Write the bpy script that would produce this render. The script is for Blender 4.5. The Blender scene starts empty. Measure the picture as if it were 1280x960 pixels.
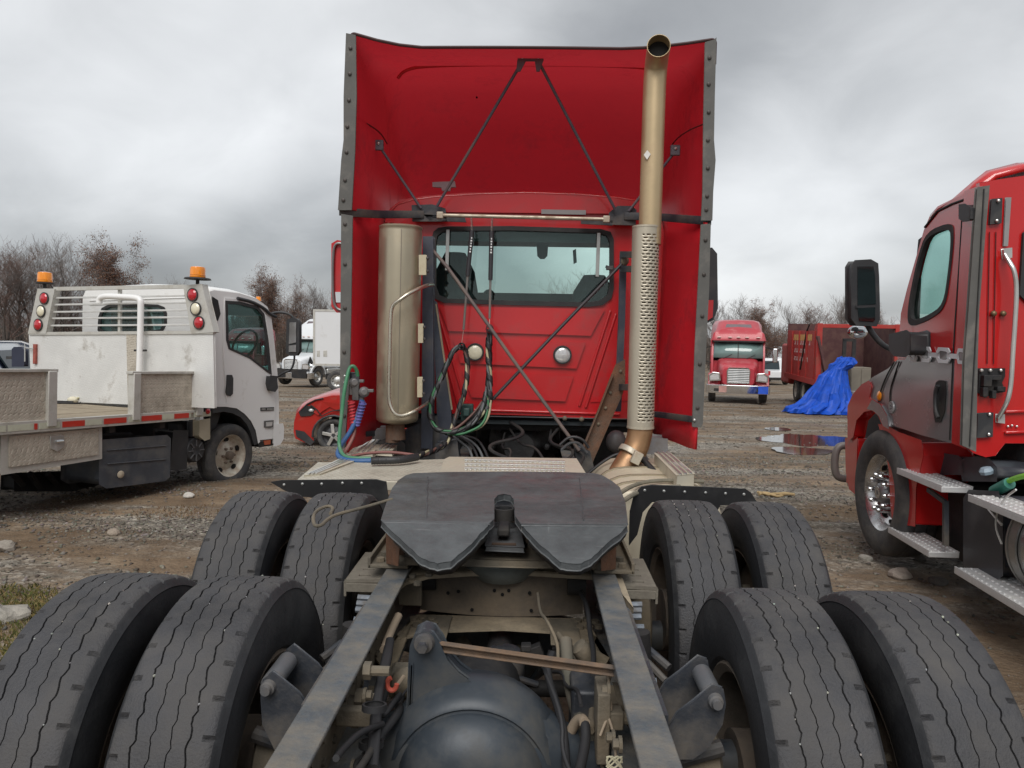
import bpy, math, random
from math import radians, sin, cos, pi, tan, atan2, sqrt
from mathutils import Vector, Matrix, noise
from mathutils.geometry import tessellate_polygon
import numpy as np

scene = bpy.context.scene
COL = scene.collection
V = Vector
I4 = Matrix.Identity(4)

# ------------------------------------------------------------------ camera
CAM_C = V((0.10, 0.0, 1.78))
FPX, CX, CY = 950.0, 640.0, 480.0
cam_m = Matrix.Rotation(radians(1.4), 4, 'Z') @ Matrix.Rotation(radians(90 - 3.8), 4, 'X') @ Matrix.Rotation(radians(.95), 4, 'Z')
cam_d = bpy.data.cameras.new('camera')
cam_d.sensor_width = 36.0
cam_d.lens = FPX / 1280 * 36.0
cam_d.clip_start = 0.05
cam_d.clip_end = 3000
cam_o = bpy.data.objects.new('camera', cam_d)
cam_o.matrix_world = Matrix.Translation(CAM_C) @ cam_m
COL.objects.link(cam_o)
scene.camera = cam_o

# ------------------------------------------------------------------ light
SUN_EL, SUN_AZ = radians(50), radians(188)     # azimuth measured clockwise from +Y
world = bpy.data.worlds.new('World')
scene.world = world
world.use_nodes = True
wn = world.node_tree; wl = wn.links
for n in list(wn.nodes): wn.nodes.remove(n)
w_out = wn.nodes.new('ShaderNodeOutputWorld')
w_bg = wn.nodes.new('ShaderNodeBackground'); w_bg.inputs['Strength'].default_value = 0.10
w_sky = wn.nodes.new('ShaderNodeTexSky'); w_sky.sky_type = 'NISHITA'; w_sky.sun_disc = False
w_sky.sun_elevation = SUN_EL; w_sky.sun_rotation = SUN_AZ
w_tc = wn.nodes.new('ShaderNodeTexCoord')
w_sep = wn.nodes.new('ShaderNodeSeparateXYZ'); wl.new(w_tc.outputs['Generated'], w_sep.inputs[0])
def wmath(op, a, b=None):
    n = wn.nodes.new('ShaderNodeMath'); n.operation = op
    for i, s in enumerate((a, b)):
        if s is None: continue
        if isinstance(s, (int, float)): n.inputs[i].default_value = s
        else: wl.new(s, n.inputs[i])
    return n.outputs[0]
zz = wmath('ADD', wmath('ABSOLUTE', w_sep.outputs['Z']), 0.42)
w_cmb = wn.nodes.new('ShaderNodeCombineXYZ')
wl.new(wmath('DIVIDE', w_sep.outputs['X'], zz), w_cmb.inputs[0])
wl.new(wmath('MULTIPLY', wmath('DIVIDE', w_sep.outputs['Y'], zz), 1.0), w_cmb.inputs[1])
w_cmb.inputs[2].default_value = 3.7
def wnoise(scale, det, rough, dist):
    n = wn.nodes.new('ShaderNodeTexNoise'); n.inputs['Scale'].default_value = scale
    n.inputs['Detail'].default_value = det; n.inputs['Roughness'].default_value = rough
    n.inputs['Distortion'].default_value = dist
    wl.new(w_cmb.outputs[0], n.inputs['Vector']); return n.outputs['Fac']
n1 = wnoise(1.05, 3, .45, .6); n2 = wnoise(3.4, 6, .55, .4)
cl = wmath('ADD', wmath('MULTIPLY', n1, .82), wmath('MULTIPLY', n2, .18))
w_ramp = wn.nodes.new('ShaderNodeValToRGB'); wl.new(cl, w_ramp.inputs[0])
el = w_ramp.color_ramp.elements
el[0].position = .36; el[0].color = (1.7, 1.77, 1.85, 1)
el[1].position = .68; el[1].color = (5.3, 5.4, 5.5, 1)
e = el.new(.46); e.color = (2.55, 2.63, 2.72, 1)
e = el.new(.545); e.color = (3.7, 3.79, 3.88, 1)
w_mix = wn.nodes.new('ShaderNodeMix'); w_mix.data_type = 'RGBA'; w_mix.inputs[0].default_value = .95
wl.new(w_sky.outputs[0], w_mix.inputs[6]); wl.new(w_ramp.outputs[0], w_mix.inputs[7])
wl.new(w_mix.outputs[2], w_bg.inputs[0]); wl.new(w_bg.outputs[0], w_out.inputs[0])
sun_d = bpy.data.lights.new('sun', 'SUN'); sun_d.energy = 1.5; sun_d.angle = radians(40); sun_d.color = (1, .97, .93)
sun_o = bpy.data.objects.new('sun', sun_d)
sun_o.rotation_euler = (pi/2 - SUN_EL, 0, pi - SUN_AZ)
# light travels along -Z of the lamp: check direction so that the sun stands behind the camera, slightly to its left
sd = V((sin(SUN_AZ)*cos(SUN_EL), cos(SUN_AZ)*cos(SUN_EL), sin(SUN_EL)))
sun_o.rotation_mode = 'QUATERNION'; sun_o.rotation_quaternion = sd.to_track_quat('Z', 'Y')
COL.objects.link(sun_o)
scene.view_settings.view_transform = 'Standard'
scene.view_settings.look = 'None'
scene.view_settings.exposure = 0.80
scene.cycles.max_bounces = 7
scene.cycles.transparent_max_bounces = 10

# ------------------------------------------------------------------ helpers: picking
def ray(px, py):
    return (cam_m.to_3x3() @ V(((px - CX) / FPX, -(py - CY) / FPX, -1.0)))
def pick(F, px, py, ax, val):
    Fi = F.inverted()
    c = Fi @ CAM_C; d = Fi.to_3x3() @ ray(px, py)
    return c + d * ((val - c[ax]) / d[ax])
def P(px, py, Y): return pick(I4, px, py, 1, Y)
def PX(px, py, X): return pick(I4, px, py, 0, X)
def PZ(px, py, Z): return pick(I4, px, py, 2, Z)

# ------------------------------------------------------------------ helpers: materials
MATS = {}
def M(name, col=(0, 0, 0), rough=.6, metal=0., var=.15, vs=3., dirt=None, dcol=(.16, .13, .10), ds=2., bump=0., bs=60., coat=0., spec=.5, ddown=False, emit=None):
    if name in MATS: return MATS[name]
    m = bpy.data.materials.new(name); m.use_nodes = True
    nt = m.node_tree; N = nt.nodes; L = nt.links
    b = N['Principled BSDF']
    tc = N.new('ShaderNodeTexCoord')
    def nz(scale, det=5, rg=.6):
        n = N.new('ShaderNodeTexNoise'); n.inputs['Scale'].default_value = scale; n.inputs['Detail'].default_value = det
        n.inputs['Roughness'].default_value = rg; L.new(tc.outputs['Object'], n.inputs['Vector']); return n.outputs['Fac']
    def rmp(s, a, c, ca=(0, 0, 0, 1), cb=(1, 1, 1, 1)):
        r = N.new('ShaderNodeValToRGB'); r.color_ramp.elements[0].position = a; r.color_ramp.elements[1].position = c
        r.color_ramp.elements[0].color = ca; r.color_ramp.elements[1].color = cb; L.new(s, r.inputs[0]); return r.outputs[0]
    n1 = nz(vs)
    lo = tuple(c * (1 - var) for c in col) + (1,); hi = tuple(min(1, c * (1 + var)) for c in col) + (1,)
    c = rmp(n1, .3, .7, lo, hi)
    rg = None
    if dirt:
        n2 = nz(ds, 7, .68)
        f = rmp(n2, max(0, .62 - dirt * .35), .80 - dirt * .1)
        mx = N.new('ShaderNodeMix'); mx.data_type = 'RGBA'; L.new(f, mx.inputs[0]); L.new(c, mx.inputs[6]); mx.inputs[7].default_value = (*dcol, 1)
        c = mx.outputs[2]
        mr = N.new('ShaderNodeMapRange'); L.new(f, mr.inputs[0]); mr.inputs[3].default_value = rough; mr.inputs[4].default_value = min(1, rough + .35)
        L.new(mr.outputs[0], b.inputs['Roughness'])
        if metal:
            mr2 = N.new('ShaderNodeMapRange'); L.new(f, mr2.inputs[0]); mr2.inputs[3].default_value = metal; mr2.inputs[4].default_value = metal * .2
            L.new(mr2.outputs[0], b.inputs['Metallic'])
    else:
        n3 = nz(vs * 4)
        mr = N.new('ShaderNodeMapRange'); L.new(n3, mr.inputs[0]); mr.inputs[3].default_value = max(.02, rough - .08); mr.inputs[4].default_value = min(1, rough + .08)
        L.new(mr.outputs[0], b.inputs['Roughness']); b.inputs['Metallic'].default_value = metal
    L.new(c, b.inputs['Base Color'])
    b.inputs['Specular IOR Level'].default_value = spec
    b.inputs['Coat Weight'].default_value = coat; b.inputs['Coat Roughness'].default_value = .08
    if bump:
        nb = nz(bs, 4)
        bp = N.new('ShaderNodeBump'); bp.inputs['Strength'].default_value = bump; bp.inputs['Distance'].default_value = .01
        L.new(nb, bp.inputs['Height']); L.new(bp.outputs[0], b.inputs['Normal'])
    if emit:
        b.inputs['Emission Color'].default_value = (*col, 1); b.inputs['Emission Strength'].default_value = emit
    MATS[name] = m
    return m

def glass(name, col=(.55, .8, .75), dark=.0, rough=.03):
    if name in MATS: return MATS[name]
    m = bpy.data.materials.new(name); m.use_nodes = True
    nt = m.node_tree; N = nt.nodes; L = nt.links
    for n in list(N): N.remove(n)
    o = N.new('ShaderNodeOutputMaterial'); t = N.new('ShaderNodeBsdfTransparent'); g = N.new('ShaderNodeBsdfGlossy')
    t.inputs[0].default_value = (*col, 1); g.inputs['Roughness'].default_value = rough; g.inputs[0].default_value = (.9, .95, .95, 1)
    f = N.new('ShaderNodeFresnel'); ge = N.new('ShaderNodeNewGeometry'); mr = N.new('ShaderNodeMapRange'); L.new(ge.outputs['Backfacing'], mr.inputs[0]); mr.inputs[3].default_value = 1.5; mr.inputs[4].default_value = 1 / 1.5; L.new(mr.outputs[0], f.inputs[0])
    mx = N.new('ShaderNodeMixShader'); L.new(f.outputs[0], mx.inputs[0]); L.new(t.outputs[0], mx.inputs[1]); L.new(g.outputs[0], mx.inputs[2])
    L.new(mx.outputs[0], o.inputs[0]); MATS[name] = m
    return m

def treadplate(name, col=(.55, .54, .5), rough=.38, scale=38., dirt=.5, relief=.7):
    m = M(name, col, rough, .35, .08, 2.5, dirt, (.22, .19, .15), 3.)
    if m.get('tp'): return m
    m['tp'] = 1
    nt = m.node_tree; N = nt.nodes; L = nt.links
    tc = N.new('ShaderNodeTexCoord')
    outs = []
    for ang in (45, -45):
        mp = N.new('ShaderNodeMapping'); mp.inputs['Rotation'].default_value = (radians(ang), radians(ang), radians(ang)); L.new(tc.outputs['Object'], mp.inputs[0])
        w = N.new('ShaderNodeTexBrick'); w.inputs['Scale'].default_value = scale; w.inputs['Mortar Size'].default_value = .06; w.inputs['Mortar Smooth'].default_value = .6
        w.offset = .5; L.new(mp.outputs[0], w.inputs[0]); outs.append(w.outputs['Fac'])
    mn = N.new('ShaderNodeMath'); mn.operation = 'MINIMUM'; L.new(outs[0], mn.inputs[0]); L.new(outs[1], mn.inputs[1])
    bp = N.new('ShaderNodeBump'); bp.inputs['Strength'].default_value = relief; bp.inputs['Distance'].default_value = .006; bp.invert = True
    L.new(mn.outputs[0], bp.inputs['Height']); L.new(bp.outputs[0], N['Principled BSDF'].inputs['Normal'])
    return m

# ------------------------------------------------------------------ helpers: mesh building
W = {}          # object -> world matrix (nothing needs the depsgraph)
def chaikin(pts, n=2, closed=False):
    pts = [V(p) for p in pts]
    for _ in range(n):
        q = [] if closed else [pts[0]]
        rng = range(len(pts)) if closed else range(len(pts) - 1)
        for i in rng:
            a, b = pts[i], pts[(i + 1) % len(pts)]
            q += [a.lerp(b, .25), a.lerp(b, .75)]
        if not closed: q.append(pts[-1])
        pts = q
    return pts
def resample(pts, step):
    out = [pts[0]]; acc = 0
    for a, b in zip(pts, pts[1:]):
        d = (b - a).length
        while acc + d >= step:
            t = (step - acc) / d; a = a.lerp(b, t); out.append(a); d = (b - a).length; acc = 0
        acc += d
    out.append(pts[-1]); return out

class MB:
    def __init__(s): s.v = []; s.f = []
    def add(s, vs, fs):
        o = len(s.v); s.v += [V(p) for p in vs]; s.f += [tuple(i + o for i in f) for f in fs]; return s
    def box(s, c, size, R=None):
        c = V(c); h = V(size) / 2
        vs = [V((x * h.x, y * h.y, z * h.z)) for x in (-1, 1) for y in (-1, 1) for z in (-1, 1)]
        if R: vs = [R @ p for p in vs]
        return s.add([c + p for p in vs], [(0, 1, 3, 2), (4, 6, 7, 5), (0, 4, 5, 1), (2, 3, 7, 6), (0, 2, 6, 4), (1, 5, 7, 3)])
    def b2(s, a, b): # box from corners
        a, b = V(a), V(b); return s.box((a + b) / 2, (abs(a.x - b.x), abs(a.y - b.y), abs(a.z - b.z)))
    def bar(s, p0, p1, w, h, up=(0, 0, 1)):
        p0, p1 = V(p0), V(p1); d = (p1 - p0).normalized(); up = V(up)
        x = d.cross(up)
        if x.length < 1e-4: x = d.cross(V((1, 0, 0)))
        x.normalize(); y = x.cross(d)
        vs = [p + x * a * w / 2 + y * b * h / 2 for p in (p0, p1) for a, b in ((-1, -1), (1, -1), (1, 1), (-1, 1))]
        return s.add(vs, [(0, 1, 2, 3), (7, 6, 5, 4), (0, 4, 5, 1), (1, 5, 6, 2), (2, 6, 7, 3), (3, 7, 4, 0)])
    def prism(s, pts, off, holes=()):
        off = V(off); pts = [V(p) for p in pts]
        loops = [pts] + [[V(p) for p in h] for h in holes]
        allp = [p for l in loops for p in l]; n = len(allp)
        if holes:
            tris = tessellate_polygon(loops); fs = [tuple(t) for t in tris] + [tuple(n + i for i in reversed(t)) for t in tris]
        else:
            fs = [tuple(range(n)), tuple(reversed(range(n, 2 * n)))]
        o = 0
        for l in loops:
            k = len(l)
            for i in range(k): fs.append((o + i, o + (i + 1) % k, n + o + (i + 1) % k, n + o + i))
            o += k
        return s.add(allp + [p + off for p in allp], fs)
    def tube(s, pts, r, n=8, closed=False, caps=True):
        pts = [V(p) for p in pts]; k = len(pts); vs = []; up = None
        rs = r if isinstance(r, (list, tuple)) else [r] * k
        for i, p in enumerate(pts):
            a = pts[(i - 1) % k] if (closed or i > 0) else p
            b = pts[(i + 1) % k] if (closed or i < k - 1) else p
            d = (b - a)
            d = d.normalized() if d.length > 1e-9 else V((0, 0, 1))
            if up is None:
                up = V((0, 0, 1)) if abs(d.z) < .9 else V((1, 0, 0))
            x = d.cross(up)
            if x.length < 1e-5: x = d.orthogonal()
            x.normalize(); y = x.cross(d); up = y
            for j in range(n):
                t = 2 * pi * j / n; vs.append(p + (x * cos(t) + y * sin(t)) * rs[i])
        fs = []
        for i in range(k if closed else k - 1):
            i2 = (i + 1) % k
            for j in range(n): fs.append((i * n + j, i * n + (j + 1) % n, i2 * n + (j + 1) % n, i2 * n + j))
        if caps and not closed: fs += [tuple(reversed(range(n))), tuple((k - 1) * n + j for j in range(n))]
        return s.add(vs, fs)
    def cyl(s, a, b, r, n=16, r2=None): return s.tube([a, b], [r, r if r2 is None else r2], n)
    def lathe(s, prof, o, axis, n=32, close=False):
        o = V(o); ax = V(axis).normalized(); x = ax.orthogonal().normalized(); y = ax.cross(x)
        vs = []; k = len(prof)
        for i in range(n):
            t = 2 * pi * i / n; rd = x * cos(t) + y * sin(t)
            for (r, h) in prof: vs.append(o + rd * r + ax * h)
        fs = []
        for i in range(n):
            i2 = (i + 1) % n
            for j in range(k if close else k - 1):
                j2 = (j + 1) % k; fs.append((i * k + j, i2 * k + j, i2 * k + j2, i * k + j2))
        return s.add(vs, fs)
    def loft(s, rows, close_u=False, close_v=False, caps=False):
        n = len(rows[0]); vs = [p for r in rows for p in r]; fs = []
        R = len(rows)
        for i in range(R if close_v else R - 1):
            i2 = (i + 1) % R
            for j in range(n if close_u else n - 1):
                j2 = (j + 1) % n; fs.append((i * n + j, i * n + j2, i2 * n + j2, i2 * n + j))
        if caps: fs += [tuple(reversed(range(n))), tuple((R - 1) * n + j for j in range(n))]
        return s.add(vs, fs)
    def ball(s, c, r, nu=14, nv=9):
        r = V((r, r, r)) if isinstance(r, (int, float)) else V(r)
        rows = [[V(c) + V((r.x * sin(pi * i / nv) * cos(2 * pi * j / nu), r.y * sin(pi * i / nv) * sin(2 * pi * j / nu), r.z * cos(pi * i / nv))) for j in range(nu)] for i in range(nv + 1)]
        return s.loft(rows, close_u=True)
    def build(s, name, mat, parent=None, F=I4, smooth=True, bevel=0., solid=0., kind=None, label=None, ang=35, seg=2, origin=None, off=-1):
        vs = [F @ p for p in s.v]
        if origin is None:
            lo = V((min(p.x for p in vs), min(p.y for p in vs), min(p.z for p in vs))); hi = V((max(p.x for p in vs), max(p.y for p in vs), max(p.z for p in vs)))
            org = (lo + hi) / 2
            if parent is None: org.z = lo.z
        else: org = V(origin)
        R = F.to_3x3().normalized().to_4x4()
        Wo = Matrix.Translation(org) @ R
        Wi = Wo.inverted()
        me = bpy.data.meshes.new(name)
        me.from_pydata([Wi @ p for p in vs], [], s.f)
        if isinstance(mat, (list, tuple)):
            for m_ in mat: me.materials.append(m_)
        else: me.materials.append(mat)
        if smooth:
            me.polygons.foreach_set('use_smooth', [True] * len(me.polygons)); me.set_sharp_from_angle(angle=radians(ang))
        o = bpy.data.objects.new(name, me); COL.objects.link(o)
        W[o] = Wo
        if parent is not None:
            o.parent = parent; o.matrix_local = W[parent].inverted() @ Wo
        else: o.matrix_world = Wo
        if solid:
            md = o.modifiers.new('solid', 'SOLIDIFY'); md.thickness = solid; md.offset = off
        if bevel:
            md = o.modifiers.new('bevel', 'BEVEL'); md.width = bevel; md.segments = seg; md.limit_method = 'ANGLE'; md.angle_limit = radians(40)
            md.harden_normals = False
        if kind: o['kind'] = kind
        if label: o['label'] = label
        return o

def thing(name, label, cat, F=None, loc=None, group=None):
    o = bpy.data.objects.new(name, None); COL.objects.link(o); o.empty_display_size = .2
    m = F.copy() if F is not None else Matrix.Translation(V(loc) if loc is not None else V((0, 0, 0)))
    o.matrix_world = m; W[o] = m
    o['label'] = label; o['category'] = cat
    if group: o['group'] = group
    return o
def tag(o, label, cat, group=None):
    o['label'] = label; o['category'] = cat
    if group: o['group'] = group
    return o
def copy_tree(o, parent=None, Wn=None):
    c = o.copy(); COL.objects.link(c)
    if parent is not None:
        c.parent = parent; c.matrix_local = o.matrix_local.copy() if False else LOCAL(o); W[c] = W[parent] @ LOCAL(o)
    else:
        c.matrix_world = Wn; W[c] = Wn
    for ch in CH(o): copy_tree(ch, c)
    return c
def LOCAL(o): return W[o.parent].inverted() @ W[o] if o.parent else W[o]
def CH(o): return [x for x in o.children]
def duppart(o, Wn, parent):
    """copy of a part (with its own children) placed at world matrix Wn under parent"""
    c = o.copy(); COL.objects.link(c); c.parent = parent; c.matrix_local = W[parent].inverted() @ Wn; W[c] = Wn
    for ch in CH(o):
        d = ch.copy(); COL.objects.link(d); d.parent = c; d.matrix_local = LOCAL(ch); W[d] = Wn @ LOCAL(ch)
    return c
def rnd(a, b): return random.uniform(a, b)
random.seed(7)

# ------------------------------------------------------------------ shared materials
RED = M('red_truck_paint', (.48, .010, .014), .34, 0, .08, 1.5, .28, (.30, .03, .03), 3., coat=.5)
RED_IN = M('red_fibreglass', (.60, .014, .026), .45, 0, .12, 2., .25, (.26, .02, .03), 2.5, .1, 40)
RED_B = M('red_gloss_paint', (.50, .014, .014), .22, 0, .05, 1.5, coat=.9)
BLACKRUB = M('black_rubber', (.025, .026, .028), .75, 0, .2, 5, .5, (.06, .058, .055), 4, .15, 80)
TYRE = M('tyre_rubber', (.056, .057, .062), .68, 0, .22, 7, .5, (.115, .11, .108), 5, .25, 110)
STEEL_BLK = M('painted_black_steel', (.040, .045, .055), .45, .1, .3, 5, .45, (.16, .135, .105), 3, .2, 50)
RAIL = M('frame_rail_paint', (.085, .10, .115), .55, .1, .25, 7, .75, (.19, .165, .13), 9, .35, 60)
GRIME = M('grimy_steel', (.13, .115, .09), .8, .05, .3, 5, .6, (.21, .165, .11), 3, .4, 45)
RUST = M('rusty_steel', (.16, .075, .04), .85, .1, .35, 8, .6, (.10, .085, .07), 5, .5, 60)
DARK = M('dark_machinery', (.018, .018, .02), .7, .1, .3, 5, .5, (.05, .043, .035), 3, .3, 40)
ALU = M('brushed_aluminium', (.62, .62, .60), .35, .85, .08, 4, .3, (.38, .36, .32), 4)
CHROME = M('chrome', (.75, .76, .77), .12, 1., .03, 3)
CREAM = M('cream_aluminium', (.60, .56, .46), .5, .35, .08, 3, .45, (.36, .31, .23), 3)
WHITEP = M('white_paint', (.80, .80, .79), .35, 0, .02, 1.5, .06, (.55, .53, .48), 3, coat=.3)
GREYTRIM = M('grey_trim_rubber', (.105, .102, .095), .7, 0, .12, 5, .3, (.22, .2, .18), 5)
PLASTIC = M('black_plastic', (.03, .031, .034), .5, 0, .15, 5, .3, (.07, .065, .06), 6)
TAN_PIPE = M('heat_tinted_stainless', (.52, .40, .24), .42, .6, .16, 2.2, .35, (.33, .24, .15), 2.2)
STAINLESS = M('dull_stainless', (.44, .385, .285), .38, .75, .10, 1.6, .4, (.33, .27, .19), 3)
REDLENS = M('red_lens', (.45, .01, .02), .15, 0, .05, 4, coat=.8)
CREAMLENS = M('cream_lens', (.70, .66, .50), .25, 0, .08, 9, coat=.8)
CLEARLENS = M('clear_lens', (.62, .62, .62), .15, .3, .15, 25, coat=.9)
AMBER = M('amber_lens', (.85, .27, .01), .2, 0, .12, 12, coat=.8)
# ------------------------------------------------------------------ ground
KN = [(-50, 0), (0, 0), (6, 0), (9, -.10), (15, -.48), (22, -.70), (32, -.95), (45, -1.50), (70, -2.0), (120, -2.3), (3000, -2.3)]
def gbase(y):
    for (a, za), (b, zb) in zip(KN, KN[1:]):
        if y <= b:
            t = (y - a) / (b - a); return za + (zb - za) * t
    return -2.3
def gz(x, y, fine=True):
    z = gbase(y)
    if fine:
        z += .05 * noise.noise(V((x * .25, y * .25, 3))) * min(1, max(.15, y / 8))
        z += .012 * noise.noise(V((x * 1.3, y * 1.3, 8)))
        # wheel ruts crossing the yard, on the right
        if x > 0: z -= .07 * math.exp(-((y - 7.6 - .10 * x) / .22) ** 2) - .04 * math.exp(-((y - 8.1 - .10 * x) / .25) ** 2)
        else:
            z += .05 * math.exp(-((y - 6.3 + .35 * (x + 3.5)) / .35) ** 2) * (1 if x < -1.6 else 0)
    return z
xs = list(np.concatenate([-np.geomspace(14, 900, 26)[::-1], np.linspace(-13.8, 13.8, 240), np.geomspace(14, 900, 26)]))
ys = list(np.concatenate([np.linspace(-60, -2, 8), np.linspace(-1.5, 18, 190), np.geomspace(18.3, 60, 90), np.geomspace(63, 2500, 30)]))
g = MB(); g.v = [V((x, y, gz(x, y))) for y in ys for x in xs]
nx = len(xs)
g.f = [(j * nx + i, j * nx + i + 1, (j + 1) * nx + i + 1, (j + 1) * nx + i) for j in range(len(ys) - 1) for i in range(nx - 1)]

def ground_mat():
    m = bpy.data.materials.new('gravel_yard'); m.use_nodes = True
    nt = m.node_tree; N = nt.nodes; L = nt.links; b = N['Principled BSDF']
    tc = N.new('ShaderNodeTexCoord')
    def mapn(sx, sy, rz=0):
        mp = N.new('ShaderNodeMapping'); mp.inputs['Scale'].default_value = (sx, sy, 1); mp.inputs['Rotation'].default_value = (0, 0, rz); L.new(tc.outputs['Object'], mp.inputs[0]); return mp.outputs[0]
    def nz(scale, det=6, rg=.6, vec=None):
        n = N.new('ShaderNodeTexNoise'); n.inputs['Scale'].default_value = scale; n.inputs['Detail'].default_value = det; n.inputs['Roughness'].default_value = rg
        L.new(vec or tc.outputs['Object'], n.inputs['Vector']); return n.outputs['Fac']
    def ramp(s, pts):
        r = N.new('ShaderNodeValToRGB'); e = r.color_ramp.elements
        e[0].position, e[0].color = pts[0][0], (*pts[0][1], 1); e[1].position, e[1].color = pts[-1][0], (*pts[-1][1], 1)
        for p, c in pts[1:-1]:
            k = e.new(p); k.color = (*c, 1)
        L.new(s, r.inputs[0]); return r.outputs[0]
    def mix(f, a, c, bl='MIX'):
        mx = N.new('ShaderNodeMix'); mx.data_type = 'RGBA'; mx.blend_type = bl
        for i, s in ((0, f), (6, a), (7, c)):
            if isinstance(s, float): mx.inputs[i].default_value = s
            elif isinstance(s, tuple): mx.inputs[i].default_value = (*s, 1)
            else: L.new(s, mx.inputs[i])
        return mx.outputs[2]
    vor = N.new('ShaderNodeTexVoronoi'); vor.inputs['Scale'].default_value = 32; L.new(tc.outputs['Object'], vor.inputs['Vector'])
    sep = N.new('ShaderNodeSeparateColor'); L.new(vor.outputs['Color'], sep.inputs[0])
    stone = ramp(sep.outputs[0], [(0, (.10, .086, .069)), (.35, (.165, .146, .12)), (.75, (.235, .212, .178)), (1, (.36, .335, .29))])
    vor2 = N.new('ShaderNodeTexVoronoi'); vor2.inputs['Scale'].default_value = 9; L.new(tc.outputs['Object'], vor2.inputs['Vector'])
    sep2 = N.new('ShaderNodeSeparateColor'); L.new(vor2.outputs['Color'], sep2.inputs[0])
    big = ramp(sep2.outputs[0], [(0, (.7, .7, .7)), (1, (1.25, 1.25, 1.25))])
    stone = mix(1.0, stone, big, 'MULTIPLY')
    mud = ramp(nz(2.2, 9, .7), [(.3, (.095, .062, .037)), (.55, (.18, .128, .082)), (.75, (.27, .21, .145))])
    fac = ramp(nz(.55, 8, .68, mapn(.55, 1.5, radians(-6))), [(.41, (0, 0, 0)), (.54, (1, 1, 1))])
    c = mix(fac, stone, mud)
    tracks = ramp(nz(.8, 5, .6, mapn(.16, 2.4, radians(-4))), [(.33, (.60, .55, .49)), (.5, (1, 1, 1)), (.68, (1.4, 1.38, 1.34))])
    c = mix(.9, c, tracks, 'MULTIPLY')
    grass = ramp(nz(1.7, 8, .7, mapn(1, 1)), [(.60, (0, 0, 0)), (.66, (1, 1, 1))])
    L.new(c, b.inputs['Base Color'])
    wet = ramp(nz(.4, 6, .6, mapn(.4, 1.3)), [(.42, (.95, .95, .95)), (.66, (.55, .55, .55))])
    L.new(wet, b.inputs['Roughness']); b.inputs['Specular IOR Level'].default_value = .35
    bp = N.new('ShaderNodeBump'); bp.inputs['Strength'].default_value = .7; bp.inputs['Distance'].default_value = .02
    ad = N.new('ShaderNodeMath'); ad.operation = 'ADD'; L.new(vor.outputs['Distance'], ad.inputs[0]); ad.inputs[1].default_value = 0
    L.new(nz(14, 8, .75), ad.inputs[1])
    L.new(ad.outputs[0], bp.inputs['Height']); L.new(bp.outputs[0], b.inputs['Normal'])
    return m
go = g.build('ground', ground_mat(), None, origin=(0, 0, 0), kind='structure', smooth=True, ang=60)
go['label'] = 'grey gravel and brown mud of the truck yard'

def stone_mat(name, stops, rough=.9):
    m = bpy.data.materials.new(name); m.use_nodes = True
    N = m.node_tree.nodes; L = m.node_tree.links; b = N['Principled BSDF']
    ge = N.new('ShaderNodeNewGeometry'); r = N.new('ShaderNodeValToRGB'); e = r.color_ramp.elements
    e[0].position, e[0].color = stops[0][0], (*stops[0][1], 1); e[1].position, e[1].color = stops[-1][0], (*stops[-1][1], 1)
    for p, c in stops[1:-1]: k = e.new(p); k.color = (*c, 1)
    L.new(ge.outputs['Random Per Island'], r.inputs[0])
    tc = N.new('ShaderNodeTexCoord'); nn = N.new('ShaderNodeTexNoise'); nn.inputs['Scale'].default_value = 30; L.new(tc.outputs['Object'], nn.inputs['Vector'])
    mx = N.new('ShaderNodeMix'); mx.data_type = 'RGBA'; mx.blend_type = 'MULTIPLY'; mx.inputs[0].default_value = .5
    L.new(r.outputs[0], mx.inputs[6]); L.new(nn.outputs['Color'], mx.inputs[7]); L.new(mx.outputs[2], b.inputs['Base Color'])
    b.inputs['Roughness'].default_value = rough; return m
STONES = stone_mat('loose_gravel', [(0, (.09, .076, .061)), (.4, (.165, .145, .12)), (.85, (.24, .216, .182)), (.97, (.31, .28, .235)), (1, (.42, .40, .35))])

def scatter(n, fn, smin, smax, seed, name, mat, label):
    rs = np.random.RandomState(seed)
    base = np.array([(1, 0, 0), (0, 1, 0), (-1, 0, 0), (0, -1, 0), (0, 0, 1), (0, 0, -1)], float)
    tri = np.array([(0, 1, 4), (1, 2, 4), (2, 3, 4), (3, 0, 4), (1, 0, 5), (2, 1, 5), (3, 2, 5), (0, 3, 5)])
    pts = fn(rs, n); n = len(pts)
    z = np.array([gz(x, y) for x, y in pts])
    s = smin + (smax - smin) * rs.rand(n) ** 4
    sc = s[:, None, None] * np.stack([.7 + .6 * rs.rand(n), .6 + .5 * rs.rand(n), .35 + .35 * rs.rand(n)], -1)[:, None, :]
    vs = base[None] * sc * (1 + .5 * (rs.rand(n, 6, 1) - .5))
    vs += (rs.rand(n, 6, 3) - .5) * s[:, None, None] * .5
    a = rs.rand(n) * 2 * pi; ca, sa = np.cos(a)[:, None], np.sin(a)[:, None]
    X = vs[..., 0] * ca - vs[..., 1] * sa; Y = vs[..., 0] * sa + vs[..., 1] * ca
    vs = np.stack([X + pts[:, 0][:, None], Y + pts[:, 1][:, None], vs[..., 2] + (z + s * .12)[:, None]], -1).reshape(-1, 3)
    f = (tri[None] + (np.arange(n) * 6)[:, None, None]).reshape(-1, 3)
    me = bpy.data.meshes.new(name); me.vertices.add(len(vs)); me.vertices.foreach_set('co', vs.ravel())
    me.loops.add(f.size); me.loops.foreach_set('vertex_index', f.ravel().astype(np.int32))
    me.polygons.add(len(f)); me.polygons.foreach_set('loop_start', np.arange(0, f.size, 3, dtype=np.int32))
    me.update(calc_edges=True); me.materials.append(mat)
    o = bpy.data.objects.new(name, me); COL.objects.link(o); o['kind'] = 'stuff'; o['label'] = label
    W[o] = I4; return o
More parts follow.
